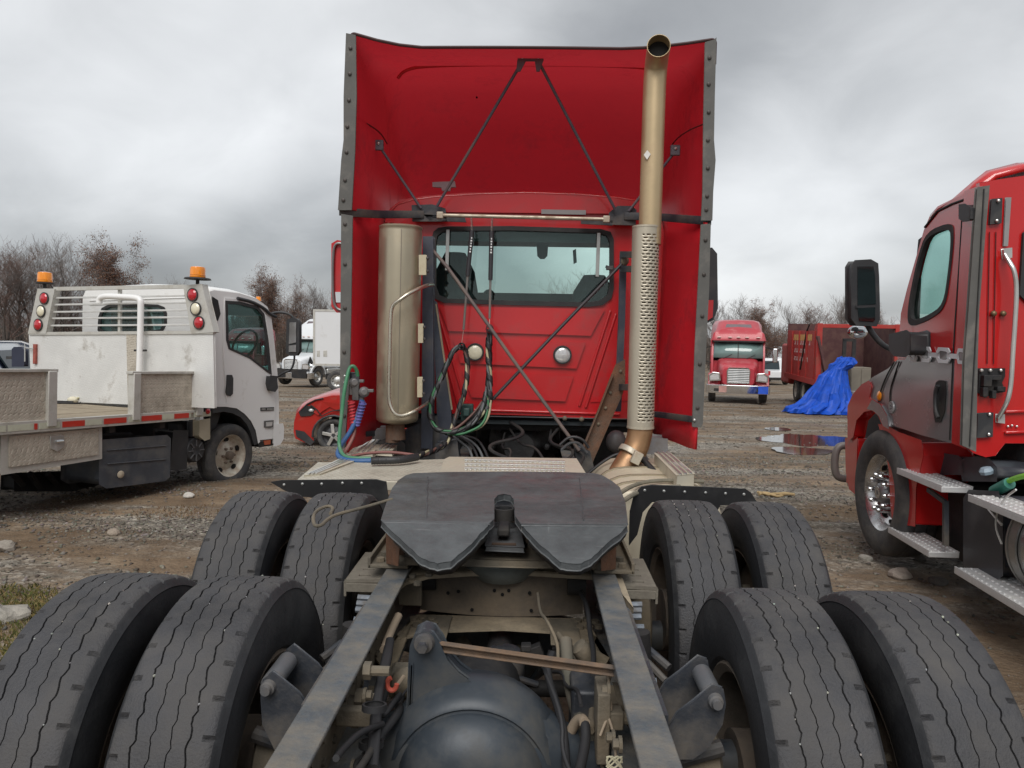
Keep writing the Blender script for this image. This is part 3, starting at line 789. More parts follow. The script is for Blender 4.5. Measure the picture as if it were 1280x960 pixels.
# lock jaws, throat and under-plate
mb = MB(); c = fz(630, 640)
mb.box((c.x, c.y + .02, 1.03), (.045, .13, .03)); mb.build('locking_jaw', DARK, fw, bevel=.008)
mb = MB(); mb.lathe([(.034, -.05), (.034, -.002), (.040, .0), (.044, -.002), (.044, -.05)], fz(630, 628) + V((0, .005, -.022)), (0, 0, 1), 24); mb.build('jaw_ring', DARK, fw)
mb = MB(); a = PZ(630, 665, .98)
mb.prism([PZ(x, y, .995) for x, y in [(607, 682), (612, 652), (648, 654), (655, 684)]], (0, 0, -.02)); mb.build('throat_plate', M('grey_throat', (.10, .105, .11), .6, .2, .2, 6, .5, (.05, .05, .05), 6, .3), fw, bevel=.003)
mb = MB(); mb.cyl(P(630, 680, 2.78) + V((-.045, -.004, 0)), P(630, 680, 2.78) + V((.045, -.004, 0)), .006, 8); mb.build('grease_slot', M('slot_rust', (.05, .03, .02), .9), fw)
mb = MB(); mb.prism([V((-.36, 2.78, .91)), V((-.36, 3.5, .91)), V((.36, 3.5, .91)), V((.36, 2.78, .91))], (0, 0, .03)); mb.build('base_plate', GRIME, fw, bevel=.004)
mb = MB(); mb.lathe([(.0001, -.09), (.10, -.08), (.15, -.03), (.16, .0), (.15, .03), (.1, .05), (.001, .05)], (0.0, 2.98, .89), (0, 0, 1), 28); mb.build('air_tank_cap', M('pale_green_steel', (.14, .16, .155), .5, .1, .15, 5, .4, (.08, .08, .075), 5), fw)
# release handle
pts = [PZ(a, b, 1.10) for a, b in [(490, 624), (470, 630), (445, 637), (420, 643), (408, 650), (402, 657), (393, 658), (391, 647), (395, 638), (410, 632), (417, 635), (413, 642)]]
pts = [p for p in pts]
mb = MB(); mb.tube(chaikin(pts, 2), .0065, 8); mb.build('release_handle', GRIME, fw)

# ---- perforated angle brackets outside the rails
for s in (-1, 1):
    mb = MB()
    outer = [V((s * .45, 2.80, .845)), V((s * .585, 2.79, .845)), V((s * .585, 3.15, .845)), V((s * .45, 3.15, .845))]
    holes = []
    for i in range(4):
        y = 2.84 + i * .075
        holes.append([V((s * .50, y, .845)), V((s * .545, y, .845)), V((s * .545, y + .018, .845)), V((s * .50, y + .018, .845))])
    mb.prism(outer, (0, 0, -.01), holes)
    mb.b2((s * .580, 2.79, .78), (s * .590, 3.15, .838)); mb.b2((s * .45, 2.785, .80), (s * .58, 2.795, .832))
    mb.build('perforated_bracket', M('tan_bracket', (.20, .18, .145), .75, .1, .2, 6, .5, (.10, .085, .07), 5, .3), TR, bevel=.0015)

# ---- black mud flap strips in front of the drive tyres
FL = M('black_flap', (.012, .012, .013), .5, 0, .2, 5, .3, (.03, .03, .03), 5)
def flap(pts, Y):
    mb = MB(); mb.prism([P(a, b, Y) for a, b in pts], (0, .012, 0)); return mb
f1 = flap([(340, 603), (352, 601), (470, 600), (482, 603), (487, 640), (480, 660), (470, 640), (462, 625), (372, 620), (355, 612)], 3.93).build('mud_flap', FL, TR, bevel=.003)
f2 = flap([(788, 640), (793, 620), (802, 609), (815, 607), (870, 609), (932, 612), (938, 616), (947, 630), (900, 631), (890, 650), (880, 629), (815, 627), (803, 640), (796, 668), (787, 680)], 3.93).build('mud_flap', FL, TR, bevel=.003)
for f_, xs_ in ((f1, [(355, 606), (378, 605), (402, 605), (428, 604), (452, 604)]), (f2, [(806, 613), (830, 614), (856, 615), (882, 616), (907, 617), (930, 618)])):
    mb = MB()
    for a, b in xs_: q = P(a, b, 3.928); mb.ball(q, (.008, .004, .008), 8, 5)
    mb.build('flap_bolt', ALU, f_, kind='stuff')

# ---- deck plates
DECK = treadplate('deck_treadplate', (.60, .57, .48), .5, 13, .6)
def ztop(pts, z): return [PZ(a, b, z) for a, b in pts]
mb = MB(); mb.prism(ztop([(372, 600), (398, 578), (455, 577), (556, 574), (545, 598), (500, 601)], .955), (0, 0, -.02))
dk = mb.build('deck_plate', DECK, TR, bevel=.004)
q = ztop([(372, 600), (500, 601)], .955)
mb = MB(); mb.bar(q[0] + V((0, -.012, -.025)), q[1] + V((.05, -.012, -.025)), .012, .05); mb.build('deck_edge', CREAM, dk, bevel=.003)
mb = MB(); mb.prism(ztop([(556, 574), (562, 571), (720, 573), (733, 594), (700, 598), (548, 597)], .96), (0, 0, -.02))
dc = mb.build('deck_plate', CREAM, TR, bevel=.004)
for i in range(3):
    y = PZ(640, 576 + i * 5.2, .965).y
    a = PZ(580, 576 + i * 5.2, .965).x; b = PZ(706, 576 + i * 5.2, .965).x
    mb = MB()
    n_ = 22
    mb.b2((a, y - .012, .961), (b, y + .012, .972))
    for j in range(n_): mb.b2((a + (b - a) * (j + .2) / n_, y - .05, .961), (a + (b - a) * (j + .7) / n_, y - .016, .967))
    mb.build('grip_strip', ALU, dc, bevel=.001)
# two pale ribbed steps ahead of the left deck
for quad_ in ([(440, 566), (459, 548), (480, 550), (466, 566)], [(470, 562), (484, 549), (500, 552), (490, 563)], [(380, 594), (440, 566), (448, 574), (400, 592)]):
    mb = MB(); t = ztop(quad_, .965); mb.prism(t, (0, 0, -.04)); s_ = mb.build('step_tread', CREAM, TR, bevel=.003)
    mb = MB()
    for k in (.25, .5, .75): mb.bar(t[0].lerp(t[3], k) + V((0, 0, .004)), t[1].lerp(t[2], k) + V((0, 0, .004)), .012, .008)
    mb.build('tread_rib', ALU, s_)
# right side: cream tank shoulder with straps, ribbed step and clamps
rows = []
c0 = PZ(785, 612, .93); c1 = PZ(900, 612, .78)
for i in range(15):
    t = i / 14 * pi * .62
    rows.append((cos(t), sin(t)))
tk = MB()
Yt0, Yt1 = 4.22, 5.35
ring = []
for j in range(28):
    t = 2 * pi * j / 28; cx_, cz_ = .86, .66
    px_ = abs(cos(t)) ** .6 * (1 if cos(t) > 0 else -1); pz_ = abs(sin(t)) ** .6 * (1 if sin(t) > 0 else -1)
    ring.append((cx_ + .34 * px_, cz_ + .27 * pz_))
tk.loft([[V((x * s_ + .86 * (1 - s_), y, z * s_ + .66 * (1 - s_))) for x, z in ring] for s_, y in ((.9, Yt0), (.97, Yt0 + .015), (1, Yt0 + .05), (1, Yt1 - .05), (.95, Yt1))], close_u=True, caps=True)
tank = tk.build('fuel_tank', M('cream_tank', (.58, .52, .40), .45, .2, .1, 3, .5, (.34, .28, .20), 2.5), TR)
for y in (4.42, 4.62, 4.9):
    mb = MB(); mb.loft([[V((.86 + (x - .86) * 1.015, y + o, .66 + (z - .66) * 1.02)) for x, z in ring] for o in (-.022, .022)], close_u=True)
    mb.build('tank_strap', M('tan_strap', (.30, .25, .17), .7, .2, .2, 6, .5, (.14, .11, .08), 6), tank, solid=.008, off=1)
for k_, (pts) in enumerate([[(752, 640), (775, 615), (800, 603), (832, 600), (880, 602)], [(756, 650), (782, 622), (812, 610), (850, 608)]]):
    mb = MB(); mb.tube(chaikin([PZ(a, b, .95 + .01 * k_) for a, b in pts], 2), .012, 8); mb.build('air_line', M('dusty_hose', (.16, .145, .11), .8, 0, .2, 8, .4, (.25, .21, .15), 6), TR)
mb = MB(); t = ztop([(818, 566), (838, 566), (868, 592), (846, 594)], 1.0); mb.prism(t, (0, 0, -.09)); st_ = mb.build('step_tread', CREAM, TR, bevel=.004)
mb = MB()
for k in (.2, .5, .8): mb.bar(t[0].lerp(t[1], k) + V((0, 0, .004)), t[3].lerp(t[2], k) + V((0, 0, .004)), .016, .01)
mb.build('tread_rib', ALU, st_)
mb = MB(); c = PZ(852, 594, .97); mb.box(c, (.09, .06, .045)); mb.build('tank_latch', ALU, TR, bevel=.006)
mb = MB(); mb.prism([P(a, b, 5.35) for a, b in [(808, 548), (833, 550), (833, 566), (808, 566)]], (0, .2, 0)); mb.build('battery_box', M('grey_box', (.2, .2, .21), .6, 0, .15, 5, .3, (.15, .13, .1), 4), TR, bevel=.01)

# ================================================================== CAB
CABY = 5.80
def cw(px, py, d=0.): return P(px, py, CABY + d)
# rear wall with window opening
win_o = [(549, 286), (560, 284.5), (640, 284), (750, 287.5), (762, 291), (766, 300), (766, 360), (763, 372), (752, 380), (735, 382), (640, 380), (556, 377), (545, 372), (541, 360), (541, 300), (543, 291)]
wall = [(482, 268), (500, 250), (530, 245), (580, 241), (640, 240), (700, 242), (760, 246), (800, 252), (824, 262), (830, 290), (828, 525), (700, 523), (690, 520), (560, 517), (480, 516), (476, 400)]
mb = MB(); mb.prism([cw(a, b) for a, b in wall], (0, .03, 0), [[cw(a, b) for a, b in win_o]])
cab = mb.build('cab', RED, TR, ang=30)
# roof crown: rounded rear lip running forward
Wb = lambda a, b: cw(a, b)
rowpx = [(482, 268), (487, 262), (496, 254), (515, 249), (545, 245), (600, 241.5), (660, 240), (720, 242), (770, 246), (798, 250), (812, 256), (820, 264), (826, 272)]
rr0 = [cw(a, b) for a, b in rowpx]
ctr = V((0, CABY, 2.62))
def offs(row, dy, dz, sx): return [V((p.x * sx, CABY + dy, p.z + dz * (0.35 + .65 * min(1, max(0, (p.z - 2.55) / .16))))) for p in row]
mb = MB(); mb.loft([offs(rr0, -.004, 0, 1), offs(rr0, .03, .012, .995), offs(rr0, .10, .028, .99), offs(rr0, .25, .045, .985), offs(rr0, .6, .05, .98), offs(rr0, 1.3, .02, .96), offs(rr0, 1.75, -.06, .93)])
mb.build('cab_roof', RED, cab, solid=.02)
# broad raised crown panel on the roof back
mb = MB()
cr = [(548, 262), (556, 254), (575, 250), (620, 247), (660, 246.5), (710, 248), (745, 252), (757, 257), (760, 264)]
mb.prism([cw(a, b, -.03) for a, b in cr] , (0, .04, 0)); mb.build('roof_crown', RED, cab, bevel=.018, seg=3)
mb = MB(); mb.prism([cw(a, b, -.045) for a, b in [(677, 262), (732, 263), (732, 268), (677, 267)]], (0, .02, 0)); mb.build('reflector_strip', M('grey_reflector', (.25, .24, .24), .5), cab, bevel=.002)
# window seal and glass
def rim_plate(outer, inner, y, t, name, mat, par, bev=.004):
    mb = MB(); mb.prism([cw(a, b, y) for a, b in outer], (0, t, 0), [[cw(a, b, y) for a, b in inner]]); return mb.build(name, mat, par, bevel=bev)
cxw, cyw = 654, 332
inn = [(cxw + (a - cxw) * .965, cyw + (b - cyw) * .915) for a, b in win_o]; outr = [(cxw + (a - cxw) * 1.012, cyw + (b - cyw) * 1.03) for a, b in win_o]
rw = rim_plate(outr, inn, -.018, .04, 'window_seal', BLACKRUB, cab)
GL = glass('green_tinted_glass', (.88, 1, .965), rough=.02)
GLC = glass('windshield_glass', (.98, 1, .995), rough=.02)
mb = MB(); mb.prism([cw(a, b, .008) for a, b in win_o], (0, .005, 0)); mb.build('rear_window', GL, cab, smooth=False)
# pressed panels under the window
def panel(pts, d=-.020, t=.03, bev=.005, name='pressed_panel'):
    mb = MB(); mb.prism([cw(a, b, d) for a, b in pts], (0, t, 0)); return mb.build(name, RED, cab, bevel=bev)
panel([(550, 384), (755, 387), (738, 419), (561, 413)])
panel([(567, 423), (731, 429), (720, 460), (576, 453)])
panel([(578, 464), (716, 471), (706, 501), (590, 496)])
panel([(771, 398), (789, 372), (792, 500), (739, 502)], -.008)
for line in ([(546, 384), (583, 510)], [(541, 388), (574, 512)], [(763, 388), (724, 508)], [(770, 392), (732, 510)], [(575, 512), (775, 518)]):
    mb = MB(); mb.bar(cw(*line[0], -.004), cw(*line[1], -.004), .02, .022, up=(0, 1, 0)); mb.build('pressed_rib', RED, cab, bevel=.008, seg=3)
mb = MB(); mb.b2(cw(560, 519, -.01), cw(800, 524, .05)); mb.build('lower_sill', STEEL_BLK, cab, bevel=.003)
mb = MB()
for a, b in ((706, 523), (727, 524), (745, 524)): mb.ball(cw(a, b, -.02), .02, 8, 6)
mb.build('sill_bolt', GRIME, cab, kind='stuff')
# work lights
for (a, b, r, lens) in ((594, 440, .066, CREAMLENS), (703, 443.5, .069, CLEARLENS)):
    c = cw(a, b, -.02); mb = MB(); mb.lathe([(r * .84, -.02), (r * .9, -.032), (r, -.03), (r * 1.03, .0), (r * 1.03, .02), (0, .02)], c, (0, 1, 0), 28); l = mb.build('work_light', BLACKRUB, cab)
    mb = MB(); mb.lathe([(0.0001, -.032), (r * .4, -.03), (r * .7, -.025), (r * .86, -.018)], c, (0, 1, 0), 28); mb.build('lens', lens, l)
# vertical pale grab bars seen in the window
for (x0, y0, x1, y1) in ((560, 287, 558.5, 338), (748.5, 291, 746.5, 346)):
    mb = MB(); mb.bar(cw(x0, y0, -.03), cw(x1, y1, -.03), .026, .01, up=(0, 1, 0)); mb.build('grab_strip', M('pale_strip', (.38, .40, .39), .4, .4), cab, bevel=.002)

# cab shell: sides, floor, header, windshield, interior
INT = M('cab_interior', (.045, .055, .06), .85, 0, .15, 4)
YF = 7.45
xl, xr = -1.02, 1.04
for s, x in ((-1, xl), (1, xr)):
    mb = MB(); prof = [(CABY, 1.10), (CABY, 2.60), (6.9, 2.62), (7.25, 2.45), (7.62, 1.85), (7.62, 1.1)]
    hole = [(6.15, 1.75), (6.2, 2.42), (6.85, 2.45), (7.12, 2.3), (7.32, 1.8), (7.0, 1.68)]
    mb.prism([V((x, y, z)) for y, z in prof], (-s * .05, 0, 0), [[V((x, y, z)) for y, z in hole]])
    sd_ = mb.build('cab_side', RED, cab, bevel=.01)
    mb = MB(); mb.prism([V((x - s * .02, y, z)) for y, z in hole], (-s * .006, 0, 0)); mb.build('side_window', GL, sd_, smooth=False)
mb = MB(); mb.prism([V((-1.0, 5.84, 1.08)), V((-1.0, 7.6, 1.08)), V((1.02, 7.6, 1.08)), V((1.02, 5.84, 1.08))], (0, 0, .03)); mb.build('cab_floor', INT, cab)
hz = P(660, 306, 7.3).z
mb = MB(); mb.prism([V((-.98, 5.86, 2.66)), V((-.98, 7.25, 2.60)), V((-.98, 7.3, hz)), V((-.98, 7.2, hz)), V((-.98, 6.3, hz + .07)), V((-.98, 5.86, 2.48))], (1.98, 0, 0)); mb.build('headliner', INT, cab)
dz = P(660, 368, 7.2).z
mb = MB(); mb.prism([V((-.98, 7.62, dz - .02)), V((-.98, 7.0, dz)), V((-.98, 6.85, dz - .1)), V((-.98, 6.9, dz - .5)), V((-.98, 7.62, 1.1))], (1.98, 0, 0)); mb.build('dashboard', INT, cab, bevel=.03)
mb = MB(); mb.prism([V((-.97, 7.31, hz)), V((.99, 7.31, hz)), V((.99, 7.62, dz)), V((-.97, 7.62, dz))], (0, .006, 0)); mb.build('windshield', GLC, cab, smooth=False)
SEAT = M('seat_fabric', (.022, .028, .034), .9, 0, .2, 30)
for (a0, b0, a1, b1) in ((540, 316, 597, 380), (713, 344, 772, 384)):
    p0, p1 = P(a0, b0, 6.3), P(a1, b1, 6.3); cx_ = (p0.x + p1.x) / 2; w_ = abs(p1.x - p0.x) / 2
    rows = []
    for k in range(9):
        f = k / 8; z = p0.z - (p0.z - 1.2) * f; ww = w_ * (.62 + .38 * min(1, f * 5)) if k else w_ * .45; dd = .09
        rows.append([V((cx_ + ww * cos(t), 6.3 + dd * sin(t), z)) for t in [2 * pi * j / 16 for j in range(16)]])
    mb = MB(); mb.loft(rows, close_u=True, caps=True); mb.box((cx_, 6.55, 1.45), (w_ * 2, .5, .18)); mb.build('seat', SEAT, cab, bevel=.0, ang=60)
mb = MB(); mb.b2(P(671, 300, 7.1), P(684, 308, 7.15)); mb.prism([P(a, b, 7.1) for a, b in [(672, 304), (684, 304), (683, 319), (680, 322), (676, 322), (673, 319)]], (0, .04, 0)); mb.build('visor_camera', INT, cab, bevel=.01)
mb = MB(); mb.prism([P(a, b, 7.28) for a, b in [(716, 313), (720, 311), (721, 328), (717, 330)]], (0, .01, 0)); mb.build('toll_tag', M('tag_dark', (.15, .2, .2), .6), cab)
mb = MB(); mb.prism([P(a, b, 7.2) for a, b in [(648, 299), (657, 298), (660, 304), (652, 307), (648, 305)]], (0, .02, 0)); mb.build('map_light', INT, cab)
mb = MB(); mb.ball(P(611, 371, 7.0), (.06, .05, .07), 10, 7); mb.build('steering_column', INT, cab)
# hood
mb = MB(); rows = []
for (y, zt_, w_) in ((7.66, 2.10, 1.0), (7.9, 2.20, .94), (8.4, 2.12, .86), (9.0, 2.0, .76), (9.5, 1.84, .64), (9.75, 1.4, .56)):
    rows.append([V((x * w_, y, 1.0 + (zt_ - 1.0) * f)) for x, f in ((-1.05, 0), (-1.04, .50), (-.95, .70), (-.72, .80), (-.5, .85), (-.28, .95), (0, 1), (.28, .95), (.5, .85), (.72, .80), (.95, .70), (1.04, .50), (1.05, 0))])
mb.loft(rows); mb.build('hood', RED, TR, solid=.02)
# engine/void under the cab
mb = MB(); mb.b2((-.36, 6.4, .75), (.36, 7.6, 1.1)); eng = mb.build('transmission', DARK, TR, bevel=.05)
mb = MB(); mb.lathe([(0, -.25), (.12, -.25), (.17, -.1), (.26, .1), (.28, .5), (0, .5)], (0.02, 6.2, .88), (0, 1, 0), 24)
for k in range(8): mb.ball((.02 + .22 * cos(k * .8), 6.05, .88 + .2 * sin(k * .8)), .03, 6, 5)
mb.build('gearbox_case', M('dark_alloy', (.05, .05, .052), .5, .4, .3, 8, .5, (.03, .028, .025), 6, .4), TR)
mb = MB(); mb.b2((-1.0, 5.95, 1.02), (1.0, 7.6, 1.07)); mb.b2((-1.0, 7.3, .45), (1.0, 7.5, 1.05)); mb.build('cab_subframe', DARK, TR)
for i in range(5):
    x0 = rnd(-.1, .5); mb = MB(); z0 = rnd(.95, 1.15)
    mb.tube(chaikin([(x0, 5.9, z0), (x0 + rnd(-.2, .2), 5.55, z0 - .08), (x0 + rnd(-.2, .3), 5.3, .93 + rnd(0, .1)), (x0 + rnd(-.1, .3), 5.0, .9)], 3), rnd(.006, .014), 7)
    mb.build('engine_cable', DARK, TR)
mb = MB(); mb.ball(P(770, 552, 5.6), (.075, .06, .085), 16, 10); mb.build('canister', M('dull_grey_can', (.12, .12, .125), .5, .3, .2, 6, .5, (.08, .06, .05), 5), TR)

# ================================================================== ROOF FAIRING
YE = 5.06
def UU(pl, pt, pr, pb_l, pb_r, Y, rad, lip=()):
    """one U shaped section: left wall px, top py, right wall px"""
    L_, R_ = P(pl, (pt + pb_l) / 2, Y).x, P(pr, (pt + pb_r) / 2, Y).x
    T_ = P((pl + pr) / 2, pt, Y).z; BL, BR = P(pl, pb_l, Y).z, P(pr, pb_r, Y).z
    pts = []
    for i in range(8): pts.append(V((L_, Y, BL + (T_ - rad - BL) * i / 8)))
    for i in range(9):
        a = pi - pi / 2 * i / 8; pts.append(V((L_ + rad + rad * cos(a), Y, T_ - rad + rad * sin(a))))
    for i in range(1, 16):
        f = i / 16; pts.append(V((L_ + rad + (R_ - L_ - 2 * rad) * f, Y, T_ + .010 * sin(pi * f))))
    for i in range(9):
        a = pi / 2 - pi / 2 * i / 8; pts.append(V((R_ - rad + rad * cos(a), Y, T_ - rad + rad * sin(a))))
    for i in range(7, -1, -1): pts.append(V((R_, Y, BR + (T_ - rad - BR) * i / 8)))
    return pts
def translucent(src, name, amt, col):
    m = src.copy(); m.name = name; nt = m.node_tree; N = nt.nodes; L = nt.links
    out = [n for n in N if n.type == 'OUTPUT_MATERIAL'][0]; b = N['Principled BSDF']; t = N.new('ShaderNodeBsdfTranslucent'); t.inputs[0].default_value = (*col, 1)
    mx = N.new('ShaderNodeMixShader'); mx.inputs[0].default_value = amt; L.new(b.outputs[0], mx.inputs[1]); L.new(t.outputs[0], mx.inputs[2]); L.new(mx.outputs[0], out.inputs[0]); return m
FAIR = translucent(RED_IN, 'translucent_red_fibreglass', .28, (.62, .035, .05))
sec = [UU(439, 63, 890, 262, 274, 5.06, .03), UU(448, 71, 883, 264, 275, 5.16, .07), UU(463, 80, 866, 268, 276, 5.42, .12), UU(480, 90, 848, 270, 276, 5.9, .2), UU(490, 118, 838, 270, 276, 6.35, .26), UU(500, 170, 828, 270, 275, 6.75, .28), UU(512, 232, 815, 270, 274, 7.1, .16), UU(522, 254, 806, 270, 274, 7.3, .03)]
# trailing edge: corner ears rise above the middle
for p in sec[0]:
    e = abs(p.x - .0) / 1.15
    if p.z > 3.3: p.z += (.11 if p.x < 0 else .055) * max(0, (e - .55) / .45) ** 1.6
for p in sec[1]:
    e = abs(p.x) / 1.1
    if p.z > 3.3: p.z += (.07 if p.x < 0 else .035) * max(0, (e - .6) / .4) ** 1.6
mb = MB(); mb.loft(sec)
fair = mb.build('roof_fairing', FAIR, TR, ang=60)
# ledge crease across the inside top
a_ = [P(x, y, 5.62) for x, y in [(497, 98), (505, 88), (530, 82), (660, 80), (800, 83), (826, 90), (832, 100)]]
mb = MB(); mb.tube(chaikin(a_, 2), .012, 8); mb.build('fairing_rib', RED_IN, fair)
def crv(pts, Yfn, r=.006, mat=RED_IN, name='fairing_seam'):
    mb = MB(); mb.tube(chaikin([P(a, b, Yfn(a)) for a, b in pts], 2), r, 6); mb.build(name, mat, fair)
crv([(443, 146), (460, 155), (476, 166), (484, 180)], lambda a: 5.14 + (a - 443) * .0135, .005, M('seam_dark', (.12, .01, .01), .8))
crv([(880, 155), (862, 162), (846, 173), (838, 184)], lambda a: 5.14 + (880 - a) * .0155, .005, MATS['seam_dark'])
# black lip along the top edge
mb = MB(); lipp = [p + V((0, -.012, .004)) for p in sec[0] if p.z > 3.45]; mb.tube(lipp, .010, 6); mb.build('edge_lip', M('dark_edge', (.05, .02, .02), .6), fair)
# grey rubber edge trims (upper and lower pairs)
def trim(pts, name='edge_trim', Y=5.035):
    mb = MB(); q = [P(a, b, Y) for a, b in pts]
    mb.prism(q, (0, .016, 0)); o = mb.build(name, GREYTRIM, TR, bevel=.003)
    return o, q
t1, _ = trim([(433, 42), (444, 44), (445, 120), (443, 190), (439, 262), (423, 262), (425, 230), (427, 200), (430, 175), (430, 120)])
t2, _ = trim([(882, 53), (893, 50), (895, 48), (893, 120), (892, 175), (894, 200), (891, 240), (890, 275), (877, 275), (879, 240), (880, 150)])
t3, _ = trim([(427, 268), (440, 270), (438, 400), (436, 480), (430, 560), (425, 560), (426, 400)])
t4, _ = trim([(877, 281), (888, 280), (886, 360), (882, 440), (878, 530), (876, 534), (866, 533), (869, 440), (873, 360)])
for t_, ps in ((t1, [(438, 60), (437, 92), (436, 125), (434, 158), (433, 190), (431, 225), (429, 250)]), (t2, [(887, 72), (886, 105), (886, 140), (885, 175), (885, 210), (884, 245), (883, 262)]), (t3, [(431, 280), (431, 330), (431, 385), (430, 440), (430, 520)]), (t4, [(882, 300), (880, 343), (878, 395), (875, 455), (872, 510)])):
    mb = MB()
    for a, b in ps: mb.ball(P(a, b, 5.03), (.013, .006, .013), 8, 5)
    mb.build('trim_bolt', M('bolt_dark', (.07, .06, .055), .5, .4), t_, kind='stuff')
# lower side extenders: curved panels from the trailing edge forward to the cab
def extender(px_edge, topy, boty, fwd, name='side_extender'):
    rows = []
    for (pxe, yb, Y, dx) in fwd:
        q0 = P(pxe, topy, Y); q1 = P(pxe, yb, Y)
        xe0, xe1 = q0.x, q1.x
        rows.append([V((xe0 + (xe1 - xe0) * i / 10 + dx * sin(pi * i / 10), Y, q0.z + (q1.z - q0.z) * i / 10)) for i in range(11)])
    mb = MB(); mb.loft(rows); return mb.build(name, RED_IN, TR, solid=.015, off=0, ang=50)
e1 = extender(0, 270, 0, [(434, 566, 5.05, 0), (440, 560, 5.12, 0), (452, 556, 5.28, 0), (470, 545, 5.62, 0), (486, 538, 6.0, 0)])
# right one: pixel columns drift left towards the bottom
def ext_right():
    rows = []
    for (xt, xb, yt, yb, Y) in [(883, 870, 278, 562, 5.05), (878, 862, 277, 560, 5.12), (862, 845, 276, 553, 5.3), (838, 822, 274, 545, 5.65), (826, 815, 272, 540, 5.95)]:
        q0, q1 = P(xt, yt, Y), P(xb, yb, Y); rows.append([q0.lerp(q1, i / 10) for i in range(11)])
    mb = MB(); mb.loft(rows); return mb.build('side_extender', RED_IN, TR, solid=.015, off=0, ang=50)
e2 = ext_right()
# crease strips across the extenders and the straps holding them
def strap(pts, w=.035, t=.012, name='extender_strap', mat=STEEL_BLK, par=TR):
    q = chaikin([P(a, b, Y) for a, b, Y in pts], 2); mb = MB()
    mb.loft([[p + V((0, 0, w)) for p in q], [p - V((0, 0, w)) for p in q]]); return mb.build(name, mat, par, solid=t, off=0, bevel=.003)
strap([(424, 264, 5.06), (445, 266, 5.12), (470, 268, 5.4), (500, 268, 5.62), (530, 268, 5.7)], .028)
strap([(889, 276, 5.06), (870, 275, 5.12), (845, 273, 5.4), (820, 271, 5.62), (780, 270, 5.7)], .028)
strap([(865, 524, 5.08), (850, 522, 5.2), (830, 519, 5.45), (812, 517, 5.6), (790, 515, 5.7)], .022)
strap([(437, 545, 5.08), (452, 543, 5.3), (475, 541, 5.6)], .02)
mb = MB(); mb.b2(P(866, 519, 5.04), P(875, 531, 5.06)); mb.build('strap_plate', STEEL_BLK, TR, bevel=.003)
mb = MB(); mb.ball(P(868, 525, 5.03), .011, 8, 6); mb.build('strap_bolt', ALU, TR)
# black mounting plates on the roof rear
for pts in ([(515, 257), (540, 256), (556, 261), (558, 276), (516, 276)], [(762, 266), (772, 258), (790, 258), (795, 263), (794, 281), (762, 280)], [(516, 274), (582, 277), (580, 271), (516, 268)], [(727, 274), (765, 276), (765, 281), (727, 279)]):
    mb = MB(); mb.prism([P(a, b, 5.70) for a, b in pts], (0, .02, 0)); mb.build('mounting_plate', STEEL_BLK, TR, bevel=.004)
# tether bar
mb = MB(); a, b = P(550, 269, 5.62), P(758, 274, 5.62); mb.cyl(a, b, .014, 12)
tb = mb.build('tether_bar', M('pitted_rod', (.50, .45, .36), .45, .6, .15, 6, .4, (.25, .15, .08), 8), TR)
for q in (a, b):
    mb = MB(); mb.box(q, (.05, .03, .05)); mb.build('bar_clamp', M('pale_clamp', (.50, .46, .38), .5, .5, .1, 8, .4, (.3, .2, .12), 8), tb, bevel=.006)
# struts
def strut(a, b, Ya, Yb, r, name='fairing_strut', mat=None):
    mb = MB(); mb.cyl(P(*a, Ya), P(*b, Yb), r, 10); return mb.build(name, mat or M('purple_grey_rod', (.11, .10, .125), .5, .3, .15, 4, .3, (.2, .13, .1), 6), TR)
s1 = strut((651, 80), (546, 258), 5.30, 5.66, .011); s2 = strut((675, 80), (769, 262), 5.30, 5.66, .011)
s3 = strut((475, 184), (526, 260), 5.60, 5.68, .010); s4 = strut((845, 188), (786, 264), 5.60, 5.68, .010)
mb = MB(); mb.prism([P(a, b, 5.27) for a, b in [(649, 69), (677, 69), (679, 74), (674, 88), (671, 88), (669, 75), (657, 75), (650, 88), (646, 88), (647, 76)]], (0, .02, 0)); bk = mb.build('strut_bracket', M('bracket_grey', (.13, .13, .15), .5, .3), TR, bevel=.003)
mb = MB()
for a, b in ((653, 72), (673, 72)): mb.ball(P(a, b, 5.265), .008, 8, 5)
mb.build('bracket_bolt', ALU, bk, kind='stuff')
for (a, b) in ((473.5, 181.5), (844, 188)):
    mb = MB(); c = P(a, b, 5.6); mb.box(c, (.07, .025, .075)); k_ = mb.build('strut_foot', MATS['bracket_grey'], TR, bevel=.006)
    mb = MB(); mb.ball(c + V((0, -.015, .01)), .012, 8, 6); mb.build('foot_bolt', ALU, k_)
mb = MB(); mb.prism([P(a, b, 6.2) for a, b in [(541, 228), (568, 227), (569, 233), (563, 234), (562, 238), (553, 238), (552, 234), (541, 233)]], (0, .03, 0)); mb.build('antenna_mount', M('pale_grey_metal', (.42, .42, .42), .5, .4), TR, bevel=.003)
mb = MB(); mb.cyl(P(596, 122, 6.25), P(596, 122, 6.25) + V((0, -.01, 0)), .008, 8); mb.build('fairing_plug', M('hole_black', (0, 0, 0)), fair)

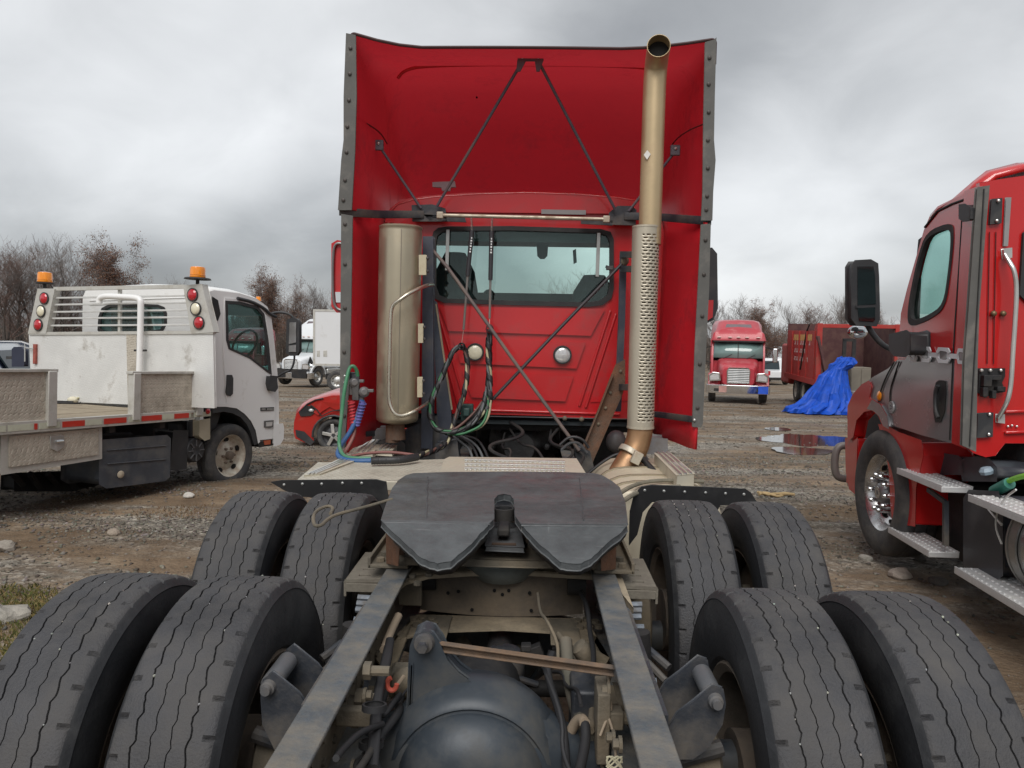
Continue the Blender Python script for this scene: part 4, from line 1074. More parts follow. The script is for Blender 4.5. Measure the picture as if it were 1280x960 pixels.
# ================================================================== AIR CANISTER, HANDLE, COLUMNS (left)
top_, bot_ = P(501, 286, 5.25), P(496.5, 524, 5.25)
ax = (top_ - bot_); Lc = ax.length; rc = .146
mb = MB(); mb.lathe([(0.001, -.03), (rc * .55, -.028), (rc * .88, -.015), (rc * .98, .0), (rc, .02), (rc * 1.0, Lc - .02), (rc * .985, Lc - .004), (rc * 1.008, Lc + .0), (rc * 1.008, Lc + .012), (rc * .93, Lc + .018), (rc * .6, Lc + .022), (.001, Lc + .024)], bot_, ax, 48)
can = mb.build('exhaust_canister', STAINLESS, TR, ang=50)
mb = MB(); mb.bar(bot_ + V((.03, -rc - .0, .03)), top_ + V((.03, -rc - .0, -.02)), .006, .004); mb.build('weld_seam', M('seam_steel', (.25, .22, .18), .5, .5), can)
mb = MB(); mb.lathe([(.05, 0), (.06, -.12), (.055, -.12)], bot_ + V((0, 0, -.02)), ax, 20); mb.cyl(bot_ + V((-.03, 0, -.04)), bot_ + V((-.03, 0, -.16)), .05, 14); mb.build('canister_foot', RUST, can)
hp = [P(*q) for q in [(541, 356, 5.42), (534, 356, 5.16), (512, 366, 5.03), (498, 376, 5.01), (490, 382, 5.02), (488, 400, 5.02), (487, 450, 5.02), (486, 492, 5.02), (487, 506, 5.02), (494, 519, 5.01), (506, 520, 5.03), (524, 511, 5.08), (537, 502, 5.42)]]
mb = MB(); mb.tube(chaikin(hp, 3), .0125, 12); mb.build('grab_handle', M('polished_tube', (.58, .54, .45), .28, .9, .06, 4), TR)
COLM = M('blue_grey_column', (.055, .062, .085), .5, .2, .2, 4, .4, (.12, .105, .09), 4)
mb = MB(); mb.prism([P(a, b, 5.45) for a, b in [(529, 296), (541, 296), (541, 470), (540, 560), (527, 560), (528, 470)]], (0, .08, 0)); cl_ = mb.build('mounting_column', COLM, TR, bevel=.004)
mb = MB(); mb.prism([P(a, b, 5.55) for a, b in [(541, 375), (545, 378), (563, 510), (566, 566), (548, 566), (545, 470)]], (0, .06, 0)); c2_ = mb.build('slanted_column', COLM, TR, bevel=.003)
mb = MB(); mb.bar(P(545, 380, 5.545), P(565, 512, 5.545), .012, .012, up=(0, 1, 0)); mb.build('column_edge', M('tan_edge', (.28, .22, .15), .8), c2_)
for (y0, y1, x0, x1) in ((319, 343, 524, 532), (405, 428, 523, 528), (472, 496, 522, 527)):
    mb = MB(); mb.prism([P(a, b, 5.16) for a, b in [(x0, y0), (x1, y0), (x1, y1), (x0, y1)]], (0, .03, 0)); b_ = mb.build('canister_bracket', M('pale_bracket', (.52, .46, .33), .5, .5, .1, 5, .3, (.3, .24, .16), 5), can, bevel=.003)
    for yy in (y0 + 4, y1 - 4):
        mb = MB(); mb.ball(P(x1 + 2, yy, 5.2), .014, 8, 6); mb.build('bracket_bolt', STEEL_BLK, b_)
for (pts, Y) in (([(546, 556), (570, 552), (573, 578), (546, 578)], 5.35), ([(500, 542), (545, 522), (552, 575), (505, 575)], 5.5), ([(466, 557), (492, 545), (505, 556), (505, 572), (470, 572)], 5.42)):
    mb = MB(); mb.prism([P(a, b, Y) for a, b in pts], (0, .12, 0)); mb.build('base_bracket', STEEL_BLK, TR, bevel=.01)
mb = MB(); mb.prism([P(a, b, 5.5) for a, b in [(466, 545), (472, 536), (488, 536), (492, 541), (492, 550), (466, 548)]], (0, .15, 0)); mb.build('valve_box', M('grey_box', (0, 0, 0)), TR, bevel=.006)
mb = MB(); mb.prism([P(a, b, 5.45) for a, b in [(487, 541), (492, 541), (493, 552), (486, 551)]], (0, .04, 0)); mb.build('side_marker', AMBER, TR, bevel=.003)

# ================================================================== EXHAUST STACK (right)
YS = 5.05
c1, c2 = P(812.5, 283, YS), P(818, 110, YS)
rp = .069
path = [c1 + V((0, 0, -.12)), c1, c1.lerp(c2, .5), c2, P(819.5, 88, YS - .0), P(821, 74, YS - .05), P(823, 62, YS - .12), P(823.5, 57, YS - .17)]
path = chaikin(path, 2)
mb = MB(); mb.tube(path, rp, 28, caps=False)
stk = mb.build('exhaust_stack', TAN_PIPE, TR, solid=.004, ang=60)
mb = MB(); dirn = (path[-1] - path[-2]).normalized(); mb.lathe([(0.001, 0), (rp - .006, 0)], path[-1] - dirn * .07, dirn, 24); mb.build('pipe_bore_disc', M('bore_black', (.006, .006, .006), .95), stk)  # flat black disc closing the pipe bore
# flattened sticker
q = P(809, 193.5, YS - rp - .004); mb = MB(); mb.prism([q + V((-.022, 0, 0)), q + V((0, 0, -.03)), q + V((.022, 0, .004)), q + V((0, 0, .03))], (0, .004, 0)); mb.build('sticker', M('white_sticker', (.7, .68, .64), .6), stk)
# perforated heat shield: slots are really missing faces
s0, s1_ = P(800.5, 534, YS), P(807.5, 284, YS)
axs = (s1_ - s0).normalized(); Ls = (s1_ - s0).length; rs_ = .087
xx = axs.cross(V((0, -1, 0))).normalized(); yy_ = xx.cross(axs)
nth, nz_ = 84, 190
mb = MB(); fs = []
for j in range(nz_ + 1):
    for i in range(nth):
        t = 2 * pi * i / nth; mb.v.append(s0 + axs * (Ls * j / nz_) + (xx * cos(t) + yy_ * sin(t)) * rs_)
for j in range(nz_):
    for i in range(nth):
        ang_ = (i + .5) * 360 / nth
        k3 = j % 4
        slot = False
        if 6 < j < nz_ - 7:
            row = (j // 3)
            if j % 3 == 1:
                ii = (i + (3 if row % 2 else 0)) % 6
                slot = ii < 4
        # angle 270deg faces the camera; slots on the camera-right 60 percent
        if slot and not (row_ok(ang_) if False else (ang_ > 300 or ang_ < 112)): slot = False
        if not slot: fs.append((j * nth + i, j * nth + (i + 1) % nth, (j + 1) * nth + (i + 1) % nth, (j + 1) * nth + i))
mb.f = fs
SH = M('shield_stainless', (.50, .45, .36), .45, .5, .06, 2, .25, (.36, .31, .24), 3)
hs = mb.build('heat_shield', SH, stk, ang=50, solid=.0012, off=-1)
mb = MB(); mb.cyl(s0 + axs * .01, s1_, rs_ - .035, 24); mb.build('inner_pipe', M('inner_pipe_dark', (.02, .018, .016), .8), stk)
for q in (s0, s1_):
    mb = MB(); mb.lathe([(rs_ - .002, -.006), (rs_ + .004, -.006), (rs_ + .004, .006), (rs_ - .002, .006)], q, axs, 40); mb.build('shield_rim', SH, hs)
low = [P(801, 530, YS), P(799, 548, YS), P(793, 565, 5.03), P(782, 582, 5.0), P(770, 602, 4.95), P(760, 622, 4.9)]
mb = MB(); mb.tube(chaikin(low, 2), .083, 24); lp = mb.build('exhaust_elbow', M('brown_tinted_steel', (.36, .21, .11), .42, .7, .2, 2.5, .35, (.25, .16, .1), 3), stk, ang=60)
ca, cb = P(787, 571, 5.0), P(791, 563, 5.02)
mb = MB(); d_ = (cb - ca).normalized(); mb.lathe([(.084, -.02), (.09, -.02), (.09, .02), (.084, .02)], ca.lerp(cb, .5), (P(793, 565, 5.03) - P(782, 582, 5.0)), 30)
pc = P(790, 572, 4.90); mb.box(pc + V((.03, 0, 0)), (.06, .05, .08), Matrix.Rotation(radians(25), 3, 'Y')); mb.build('pipe_clamp', M('pale_clamp', (0, 0, 0)), lp, bevel=.004)
# stack support: dark channel, arms, rusty slanted channel
mb = MB(); mb.prism([P(a, b, 5.55) for a, b in [(776, 317), (783, 318), (781, 400), (778, 470), (776, 514), (769, 514), (771, 470), (774, 400)]], (0, .05, 0)); sc_ = mb.build('stack_channel', COLM, TR, bevel=.003)
for (a, b) in (((777, 318), (796, 318.5)), ((777, 336), (796, 336.5)), ((772, 484), (788, 484))):
    mb = MB(); mb.bar(P(*a, 5.52), P(*b, 5.15), .03, .045); mb.build('stack_arm', STEEL_BLK, TR, bevel=.003)
mb = MB(); q1 = [(764, 470), (770, 456), (781, 450), (781, 478), (778, 492), (742, 574), (736, 590), (727, 575), (727, 562), (745, 520)]
mb.prism([P(a, b, 5.42) for a, b in q1], (0, .012, 0)); rc_ = mb.build('rusty_channel', RUST, TR, bevel=.003)
mb = MB(); mb.bar(P(766, 468, 5.40), P(727, 565, 5.40), .008, .05, up=(0, 1, 0)); mb.build('channel_flange', RUST, rc_)
mb = MB()
for a, b in ((776, 464), (763, 491), (757, 510), (748, 530)): mb.ball(P(a, b, 5.415), .012, 8, 5)
mb.build('channel_bolt', GRIME, rc_, kind='stuff')
mb = MB(); mb.prism([P(a, b, 5.35) for a, b in [(720, 560), (736, 565), (742, 590), (735, 600), (724, 590)]], (0, .1, 0)); mb.build('channel_foot', STEEL_BLK, TR, bevel=.01)
# crossing brace rods
mb = MB(); mb.tube([P(534, 305, 5.5), P(560, 335, 5.42), P(640, 448, 5.35), P(724, 563, 5.3)], .0125, 10); x1 = mb.build('brace_rod', M('brown_rod', (.13, .105, .105), .55, .3, .2, 3, .5, (.2, .15, .11), 3), TR)
mb = MB(); mb.tube([P(781, 326, 5.5), P(700, 410, 5.48), P(616, 499, 5.45)], .0125, 10); mb.build('brace_rod', M('dark_rod', (.05, .045, .05), .5, .3), TR)
for q in (P(535, 306, 5.49), P(781, 326, 5.49)):
    mb = MB(); mb.ball(q, (.03, .02, .035), 10, 7); mb.build('rod_end', GRIME, TR)
mb = MB(); mb.bar(P(757, 333, 5.7), P(772, 338, 5.7), .03, .02); mb.box(P(762, 335, 5.68), (.05, .04, .03)); mb.build('latch', STEEL_BLK, TR, bevel=.004)

# ================================================================== HOSE HANGERS, HOSES
RUBG = M('grip_rubber', (.03, .03, .035), .6, 0, .1)
for (top, g0, g1, e0, hook, lab) in (((589, 272), (590, 288), (584.5, 345), (579.5, 412), (577, 430), 0), ((615, 273), (614.5, 289), (613, 350), (612, 398), (612, 412), 1)):
    Y = 5.58
    mb = MB()
    n_ = 60; a, b = P(*top, Y), P(*g0, Y)
    mb.tube([a.lerp(b, i / n_) + V((.008 * cos(i * 1.1), .008 * sin(i * 1.1), 0)) for i in range(n_ + 1)], .0018, 5)
    hg = mb.build('hose_hanger', M('spring_steel', (.25, .23, .21), .5, .6), TR)
    mb = MB(); mb.tube([P(*g0, Y), P(*g1, Y)], [.017, .016], 12); gr = mb.build('grip', RUBG, hg)
    mb = MB(); qa, qb = P(g0[0], g0[1] + 6, Y - .018), P(g1[0] + (g0[0] - g1[0]) * .5, g0[1] + 30, Y - .018)
    for k_ in range(7):
        if k_ in (0,): continue
        c = qa.lerp(qb, k_ / 7); mb.box(c, (.008 if k_ % 2 else .012, .002, .011))
    mb.build('grip_lettering', M('white_print', (.7, .7, .7), .6), gr, kind='stuff')
    mb = MB(); mb.cyl(P(*g1, Y), P(*e0, Y), .009, 10); mb.build('grey_rod', M('hanger_grey', (.22, .21, .20), .5, .4, .1, 3, .4, (.18, .1, .06), 6), hg)
    mb = MB(); mb.cyl(P(*e0, Y), P(*hook, Y - .05), .003, 6); mb.build('wire_hook', M('wire_red', (.45, .25, .22), .5, .5), hg)
HC = [M('hose_black', (.022, .022, .024), .5, 0, .2), M('hose_green', (.035, .15, .065), .5, 0, .2), M('hose_brown', (.12, .06, .05), .6, 0, .2), M('hose_grey', (.10, .105, .11), .55, 0, .2), M('hose_cream', (.38, .34, .22), .6, 0, .2)]
def bundle(path, R=.014, r=.0095, cols=(0, 3, 2), twist=9., wrap=True, name='hose_bundle'):
    base = resample(chaikin([P(*q) for q in path], 3), .012)
    root = None
    fr = []
    up = V((0, -1, 0))
    for i, p in enumerate(base):
        d = (base[min(i + 1, len(base) - 1)] - base[max(i - 1, 0)]).normalized(); x = d.cross(up)
        if x.length < 1e-3: x = d.orthogonal()
        x.normalize(); fr.append((x, x.cross(d)))
    for k_, ci in enumerate(cols):
        pts = []
        for i, p in enumerate(base):
            t = twist * i * .012 + 2 * pi * k_ / len(cols); x, y = fr[i]; pts.append(p + (x * cos(t) + y * sin(t)) * R * .62)
        mb = MB(); mb.tube(pts, r, 7)
        o = mb.build(name if root is None else 'hose', HC[ci], TR if root is None else root, ang=70)
        root = root or o
    if wrap:
        pts = []
        mb = MB()
        rows = []
        for i, p in enumerate(base):
            x, y = fr[i]
            t = 55. * i * .012; rr1 = R * .62 + r + .002
            rows.append([p + (x * cos(t + a) + y * sin(t + a)) * rr1 for a in (0, .7, 1.4, 2.1, 2.8)])
        mb.loft(rows); mb.build('spiral_wrap', HC[0], root, solid=.002, ang=80)
    return root
# loop A: from hanger 1 down the left side, round the bottom and up to hanger 2
bundle([(577, 432, 5.45), (568, 436, 5.44), (560, 452, 5.42), (553, 470, 5.4), (545, 486, 5.38), (538, 504, 5.36), (537, 522, 5.34), (544, 536, 5.32), (557, 541, 5.3), (573, 540, 5.3), (590, 530, 5.32), (601, 515, 5.36), (607, 497, 5.4), (611, 475, 5.44), (612, 445, 5.46), (612, 412, 5.48)], cols=(3, 0, 1), twist=7)
bundle([(577, 432, 5.46), (583, 440, 5.46), (585, 460, 5.46), (582, 485, 5.44), (576, 505, 5.42), (570, 520, 5.4), (565, 538, 5.38), (560, 553, 5.3), (546, 562, 5.15), (532, 567, 4.98), (515, 572, 4.84)], cols=(2, 0, 4), twist=14)
bundle([(612, 412, 5.46), (610, 440, 5.45), (612, 468, 5.43), (612, 492, 5.4), (612, 505, 5.4), (606, 516, 5.38), (590, 528, 5.36)], cols=(0, 3, 4), twist=16, R=.018)
bundle([(612, 500, 5.39), (610, 520, 5.37), (602, 533, 5.34), (588, 539, 5.32), (574, 543, 5.31), (560, 541, 5.3)], cols=(1, 4), twist=5, wrap=False)
bundle([(604, 503, 5.41), (598, 512, 5.4), (586, 524, 5.38), (570, 536, 5.36), (556, 540, 5.33)], cols=(2, 0), twist=6, wrap=False)
mb = MB(); mb.tube([P(612 + 4 * cos(t), 411 + 5 * sin(t), 5.44 + .03 * sin(2 * t)) for t in [i * .5 for i in range(26)]], .006, 6); mb.build('hose_tie', M('dark_red_strap', (.10, .025, .03), .8), TR)
mb = MB(); mb.tube([P(577 + 4 * cos(t), 433 + 4 * sin(t), 5.42 + .02 * sin(2 * t)) for t in [i * .5 for i in range(20)]], .006, 6); mb.build('hose_tie', HC[0], TR)
# corrugated sleeve lying on the deck, then blue and green air hoses up to the glad hands
slv = resample(chaikin([PZ(522, 571, .995), PZ(500, 575, .992), PZ(480, 575.5, .99), PZ(464, 576, .99)], 2), .008)
mb = MB(); mb.tube(slv, [.025 if i % 2 else .0225 for i in range(len(slv))], 12); mb.build('hose_sleeve', HC[0], TR)
HB = M('hose_blue', (.03, .10, .26), .45, 0, .15, 5, .3, (.12, .12, .12), 6)
HG2 = M('hose_green_air', (.05, .20, .10), .4, 0, .15, 5, .3, (.16, .2, .16), 6)
HBR = M('hose_reddish', (.22, .09, .08), .6, 0, .2)
for pts, m_, r in (([(464, 576, 4.72), (445, 576.5, 4.72), (430, 575, 4.74), (422, 570, 4.84), (423, 562, 4.92), (429, 552, 4.96), (438, 540, 4.98), (445, 525, 5.0), (451, 507, 5.02), (453, 500, 5.02)], HB, .0165),
                   ([(464, 573, 4.76), (442, 573, 4.76), (430, 571, 4.80), (424, 560, 4.88), (424, 545, 4.9), (427, 520, 4.92), (430, 490, 4.95), (434, 470, 4.98), (437, 459, 5.0), (442, 457, 5.0), (446, 463, 5.02), (447, 470, 5.03)], HG2, .0125),
                   ([(430, 566, 4.94), (437, 556, 4.96), (443, 543, 5.0), (444, 530, 5.02)], HBR, .012),
                   ([(440, 570, 4.84), (462, 566, 4.92), (490, 565, 4.95), (520, 569, 4.9)], HBR, .010)):
    mb = MB(); mb.tube(chaikin([P(*q) for q in pts], 3), r, 10); mb.build('air_hose', m_, TR, ang=80)
for (a, b, m_) in (((439, 501), (442, 532), M('coil_red', (.42, .03, .04), .45)), ((454, 502), (446, 532), M('coil_blue', (.10, .10, .30), .45))):
    A_, B_ = P(*a, 5.0), P(*b, 5.0); x = (B_ - A_).normalized(); y = x.orthogonal().normalized(); z = x.cross(y); n_ = 90
    mb = MB(); mb.tube([A_.lerp(B_, i / n_) + (y * cos(i * .55) + z * sin(i * .55)) * (.022 - .006 * i / n_) for i in range(n_ + 1)], .0055, 6)
    cs_ = mb.build('hose_spring', m_, TR)
    mb = MB(); mb.cyl(A_, B_, .017, 10); mb.build('hose_core', m_, cs_)
GLD = M('glad_hand_metal', (.16, .15, .15), .5, .5, .25, 10, .4, (.1, .08, .06), 8)
for (cx_, cy_) in ((443, 478), (455, 490)):
    c = P(cx_, cy_, 5.04); mb = MB(); mb.lathe([(0, -.03), (.028, -.03), (.036, -.015), (.036, .015), (.02, .03), (0, .03)], c, (.3, -1, .1), 16); mb.box(c + V((.03, 0, .01)), (.07, .03, .02)); mb.box(c + V((-.02, .02, -.05)), (.03, .04, .07)); mb.build('glad_hand', GLD, TR, bevel=.003)
mb = MB(); mb.b2(P(429, 465, 5.06), P(447, 492, 5.08)); mb.b2(P(440, 468, 5.02), P(450, 500, 5.06)); mb.build('glad_hand_plate', STEEL_BLK, TR, bevel=.004)
mb = MB()
for a, b in ((431, 470), (431, 478)): mb.ball(P(a, b, 5.04), .010, 8, 6)
mb.build('plate_bolt', ALU, TR, kind='stuff')
mb = MB(); mb.b2(P(576, 505, 5.5), P(592, 526, 5.56)); mb.box(P(583, 515, 5.47), (.05, .05, .06)); mb.build('electric_socket', M('dark_teal', (.02, .05, .045), .5), TR, bevel=.008)
for i in range(4):
    x0 = 566 + i * 5; mb = MB()
    mb.tube(chaikin([P(x0, 545, 5.5), P(x0 + 10 + i * 2, 550 + rnd(-3, 3), 5.45), P(x0 + 22 + i, 562, 5.4), P(x0 + 26 + i * 2, 580, 5.3)], 2), .009, 8); mb.build('cable', HC[0 if i % 2 else 3], TR)
# deck clutter right of centre: cables beside the exhaust elbow
for i, pts in enumerate([[(735, 592), (752, 578), (772, 566), (790, 568), (803, 582), (812, 594)], [(742, 596), (758, 585), (778, 578), (800, 590)], [(798, 566), (806, 575), (812, 588), (820, 596)], [(802, 564), (812, 578), (818, 592)], [(700, 556), (712, 545), (728, 548), (736, 560)], [(702, 562), (712, 553), (724, 553), (734, 566)]]):
    mb = MB(); mb.tube(chaikin([P(a, b, 5.1 + .04 * i) for a, b in pts], 2), .010, 8); mb.build('cable', HC[(0, 3, 0, 3, 0, 3)[i]], TR)
mb = MB(); mb.cyl(P(800, 570, 5.0), P(822, 594, 4.8), .02, 10); mb.build('battery_cable', HC[0], TR)

# ================================================================== MIRRORS of the tractor
mb = MB(); mb.prism([P(a, b, 6.6) for a, b in [(417, 306), (422, 303), (428, 304), (430, 388), (422, 388), (417, 382)]], (0, .14, 0)); ml = mb.build('side_mirror', RED, TR, bevel=.02)
mb = MB(); mb.tube(chaikin([P(a, b, 6.58) for a, b in [(432, 306), (420, 303), (416, 315), (416, 375), (421, 387), (432, 388)]], 2), .012, 8); mb.build('mirror_frame', M('grey_frame', (.2, .2, .2), .4, .5), ml)
mb = MB(); mb.prism([P(a, b, 6.59) for a, b in [(419, 365), (427, 365), (427, 378), (420, 378)]], (0, .01, 0)); mb.build('mirror_glass', CHROME, ml)
mb = MB(); mb.prism([P(a, b, 6.6) for a, b in [(880, 312), (889, 312), (894, 318), (895, 385), (890, 398), (884, 401), (880, 398)]], (0, .14, 0)); mr_ = mb.build('side_mirror', PLASTIC, TR, bevel=.02)
mb = MB(); mb.prism([P(a, b, 6.585) for a, b in [(880, 376), (891, 376), (890, 396), (884, 400), (880, 398)]], (0, .012, 0)); mb.build('mirror_back', RED, mr_, bevel=.01)
for s in (-1, 1):
    mb = MB(); mb.tube([(s * 1.05, 7.2, 2.35), (s * 1.5, 6.7, 2.3)], .015, 8); mb.tube([(s * 1.05, 7.3, 1.85), (s * 1.5, 6.7, 1.95)], .015, 8); mb.build('mirror_arm', PLASTIC, TR, kind='stuff')

# ================================================================== CHASSIS CLUTTER
rc2 = random.Random(11)
def clut(pts, r, mat, name): mb = MB(); mb.tube(chaikin([P(*q) for q in pts], 2), r, 8); return mb.build(name, mat, TR, ang=80)
WB = M('wire_black', (.02, .02, .022), .6); WT = M('wire_tan', (.28, .22, .16), .7)
# bundle on the left
for i in range(4): clut([(462 + i * 2, 960, 1.75), (466 + i * 2, 910, 1.9), (470 + i, 870, 2.0), (478 + i * 2, 835, 2.1), (486 + i, 800, 2.3)], .010, WB, 'air_line')
for yy in (884, 930): 
    mb = MB(); q = P(468 if yy == 884 else 464, yy, 1.88); mb.lathe([(.026, -.008), (.032, -.008), (.032, .008), (.026, .008)], q, (0, .2, 1), 12); mb.build('cable_tie', WB, TR)
clut([(500, 868, 2.1), (490, 880, 2.05), (480, 895, 2.0), (470, 893, 2.0)], .008, WB, 'air_line')
clut([(478, 905, 1.9), (450, 915, 1.8), (430, 935, 1.7), (420, 948, 1.6)], .008, WB, 'air_line')
clut([(480, 812, 2.25), (488, 790, 2.4), (498, 770, 2.5)], .014, WT, 'air_line')
mb = MB(); mb.tube([P(490 + 6 * cos(t), 855 + 8 * sin(t), 2.05) for t in [i * .45 for i in range(11)]], .007, 8); mb.build('red_hose_clip', M('red_clip', (.42, .08, .05), .6), TR)
mb = MB(); mb.cyl(P(505, 845, 2.2), P(490, 865, 2.15), .006, 6); mb.build('grease_pipe', WT, TR)
# brackets bolted inside the left rail
for (a, b) in ((455, 838), (445, 872), (436, 880), (440, 898)):
    q = P(a, b, 2.0); mb = MB(); mb.cyl(q, q + V((.07, 0, 0)), .014, 8); mb.cyl(q + V((.0, 0, 0)), q + V((.02, 0, 0)), .024, 6); mb.build('rail_bolt', GRIME, TR)
mb = MB(); q = P(448, 895, 1.95); mb.box(q, (.12, .03, .05)); mb.build('rail_bracket', GRIME, TR, bevel=.006)
mb = MB(); q = P(512, 850, 2.35); mb.box(q, (.12, .1, .08)); mb.ball(q + V((0, -.06, .02)), .05, 12, 8); mb.build('height_valve', GRIME, TR, bevel=.01)
# right side: valve, wires, hoses
clut([(757, 838, 2.1), (762, 850, 2.08), (759, 868, 2.06), (766, 885, 2.05), (757, 902, 2.02), (750, 920, 2.0)], .004, WT, 'wire')
clut([(766, 838, 2.1), (758, 860, 2.08), (754, 880, 2.05), (762, 900, 2.02), (768, 920, 2.0), (770, 950, 1.9)], .004, WT, 'wire')
mb = MB(); q = P(765, 897, 2.05); mb.box(q, (.06, .05, .05)); mb.cyl(q, q + V((.09, 0, 0)), .018, 10); mb.cyl(q + V((-.02, 0, -.02)), q + V((-.02, 0, .045)), .012, 8); mb.build('levelling_valve', GRIME, TR, bevel=.006)
clut([(707, 800, 2.5), (710, 840, 2.4), (716, 870, 2.3), (725, 900, 2.2), (734, 922, 2.1)], .022, M('rubber_tan_hose', (.10, .095, .075), .8, 0, .3, 8, .4, (.16, .13, .1), 5), 'axle_breather_hose')
clut([(714, 912, 2.12), (720, 902, 2.1), (728, 898, 2.08), (732, 906, 2.05), (732, 930, 2.0), (724, 965, 1.9)], .014, WB, 'breather_tube')
clut([(714, 913, 2.11), (720, 902, 2.1), (728, 898, 2.08), (731, 904, 2.05)], .0155, WT, 'breather_sleeve')
mb = MB(); q = P(768, 953, 1.9)
mb.tube([q + V((.02 * cos(t * 1.7), 0, .016 * sin(t * 2.3))) for t in [i * .35 for i in range(30)]], .0025, 6); mb.build('knotted_string', M('white_string', (.6, .56, .4), .8), TR)
# things glimpsed below the crossmember: brake gear, spring blocks, hoses
for i in range(26):
    a, b = rc2.uniform(560, 745), rc2.uniform(806, 850); Y = rc2.uniform(2.5, 3.0)
    q = P(a, b, Y); mb = MB()
    if i % 3 == 0: mb.lathe([(0, -.03), (.03, -.025), (.034, 0), (.03, .03), (0, .035)], q, (rc2.uniform(-1, 1), rc2.uniform(-1, 1), .5), 12)
    elif i % 3 == 1: mb.box(q, (rc2.uniform(.02, .08), .04, rc2.uniform(.02, .05)), Matrix.Rotation(rc2.uniform(-.5, .5), 3, 'Y'))
    else: mb.cyl(q, q + V((rc2.uniform(-.12, .12), rc2.uniform(-.05, .05), rc2.uniform(-.05, .05))), .012, 8)
    mb.build(('brake_fitting', 'mounting_block', 'brake_line')[i % 3], (GRIME, DARK, STEEL_BLK)[i % 3], TR, bevel=.003 if i % 3 == 1 else 0)
mb = MB(); q = P(630, 832, 2.75); mb.lathe([(0, -.09), (.06, -.085), (.075, -.05), (.078, .02), (.06, .06), (0, .07)], q, (0, 0, 1), 22); mb.build('air_reservoir', STEEL_BLK, TR)
mb = MB(); q = P(600, 905, 2.2)
for yy in (-1, 1): mb.cyl((-.40, 2.75, .45), (.40, 2.75, .47), .03, 12)
mb.build('cross_tube', DARK, TR)
rk = random.Random(77)
for i in range(14):  # brake lines, harness and fittings along the inside of the rails
    s = -1 if i % 2 else 1; x0 = s * rk.uniform(.20, .31); y0 = rk.uniform(1.5, 2.4); z0 = rk.uniform(.60, .78)
    pts = [(x0, y0, z0)]
    for _ in range(4): pts.append((max(.14, min(.32, abs(pts[-1][0]) + rk.uniform(-.06, .06))) * s, pts[-1][1] + rk.uniform(.05, .2), pts[-1][2] + rk.uniform(-.09, .07)))
    mb = MB(); mb.tube(chaikin(pts, 2), rk.choice((.004, .006, .009, .012)), 7); mb.build('brake_hose', rk.choice((WB, WB, DARK, GRIME)), TR, ang=80)
for i in range(16):
    s = -1 if i % 2 else 1; q = V((s * .335, 1.35 + i * .07, rk.choice((.68, .74, .80)))); mb = MB()
    mb.cyl(q, q + V((-s * .022, 0, 0)), .013, 6); mb.cyl(q, q + V((-s * .008, 0, 0)), .020, 10); mb.build('rail_bolt', GRIME, TR)
for s, y0 in ((-1, 1.62), (1, 1.62), (-1, 2.3), (1, 2.35)):
    mb = MB(); mb.prism([V((s * .425, y0 - .07, .64)), V((s * .425, y0 + .07, .64)), V((s * .425, y0 + .05, .86)), V((s * .425, y0 - .05, .86))], (-s * .012, 0, 0)); mb.b2((s * .36, y0 - .06, .63), (s * .425, y0 + .06, .645)); mb.build('rail_gusset', GRIME, TR, bevel=.003)
mb = MB(); mb.b2((.24, 2.2, .45), (.335, 2.35, .72)); mb.build('support_block', STEEL_BLK, TR, bevel=.01)
mb = MB(); mb.cyl((-.33, 2.95, .80), (-.26, 2.95, .80), .04, 16); mb.cyl((.26, 2.93, .80), (.33, 2.93, .80), .04, 16); mb.build('web_plug', DARK, TR, kind='stuff')
mb = MB(); mb.tube(chaikin([P(745, 735, 2.9), P(752, 745, 2.85), P(748, 758, 2.84), P(756, 766, 2.83)], 2), .012, 8); mb.tube(chaikin([P(752, 733, 2.9), P(757, 748, 2.86), P(753, 762, 2.84)], 2), .012, 8); mb.build('air_line', WB, TR)
mb = MB(); mb.box(P(513, 742, 2.88), (.09, .02, .09)); mb.build('web_bracket', GRIME, TR, bevel=.004)
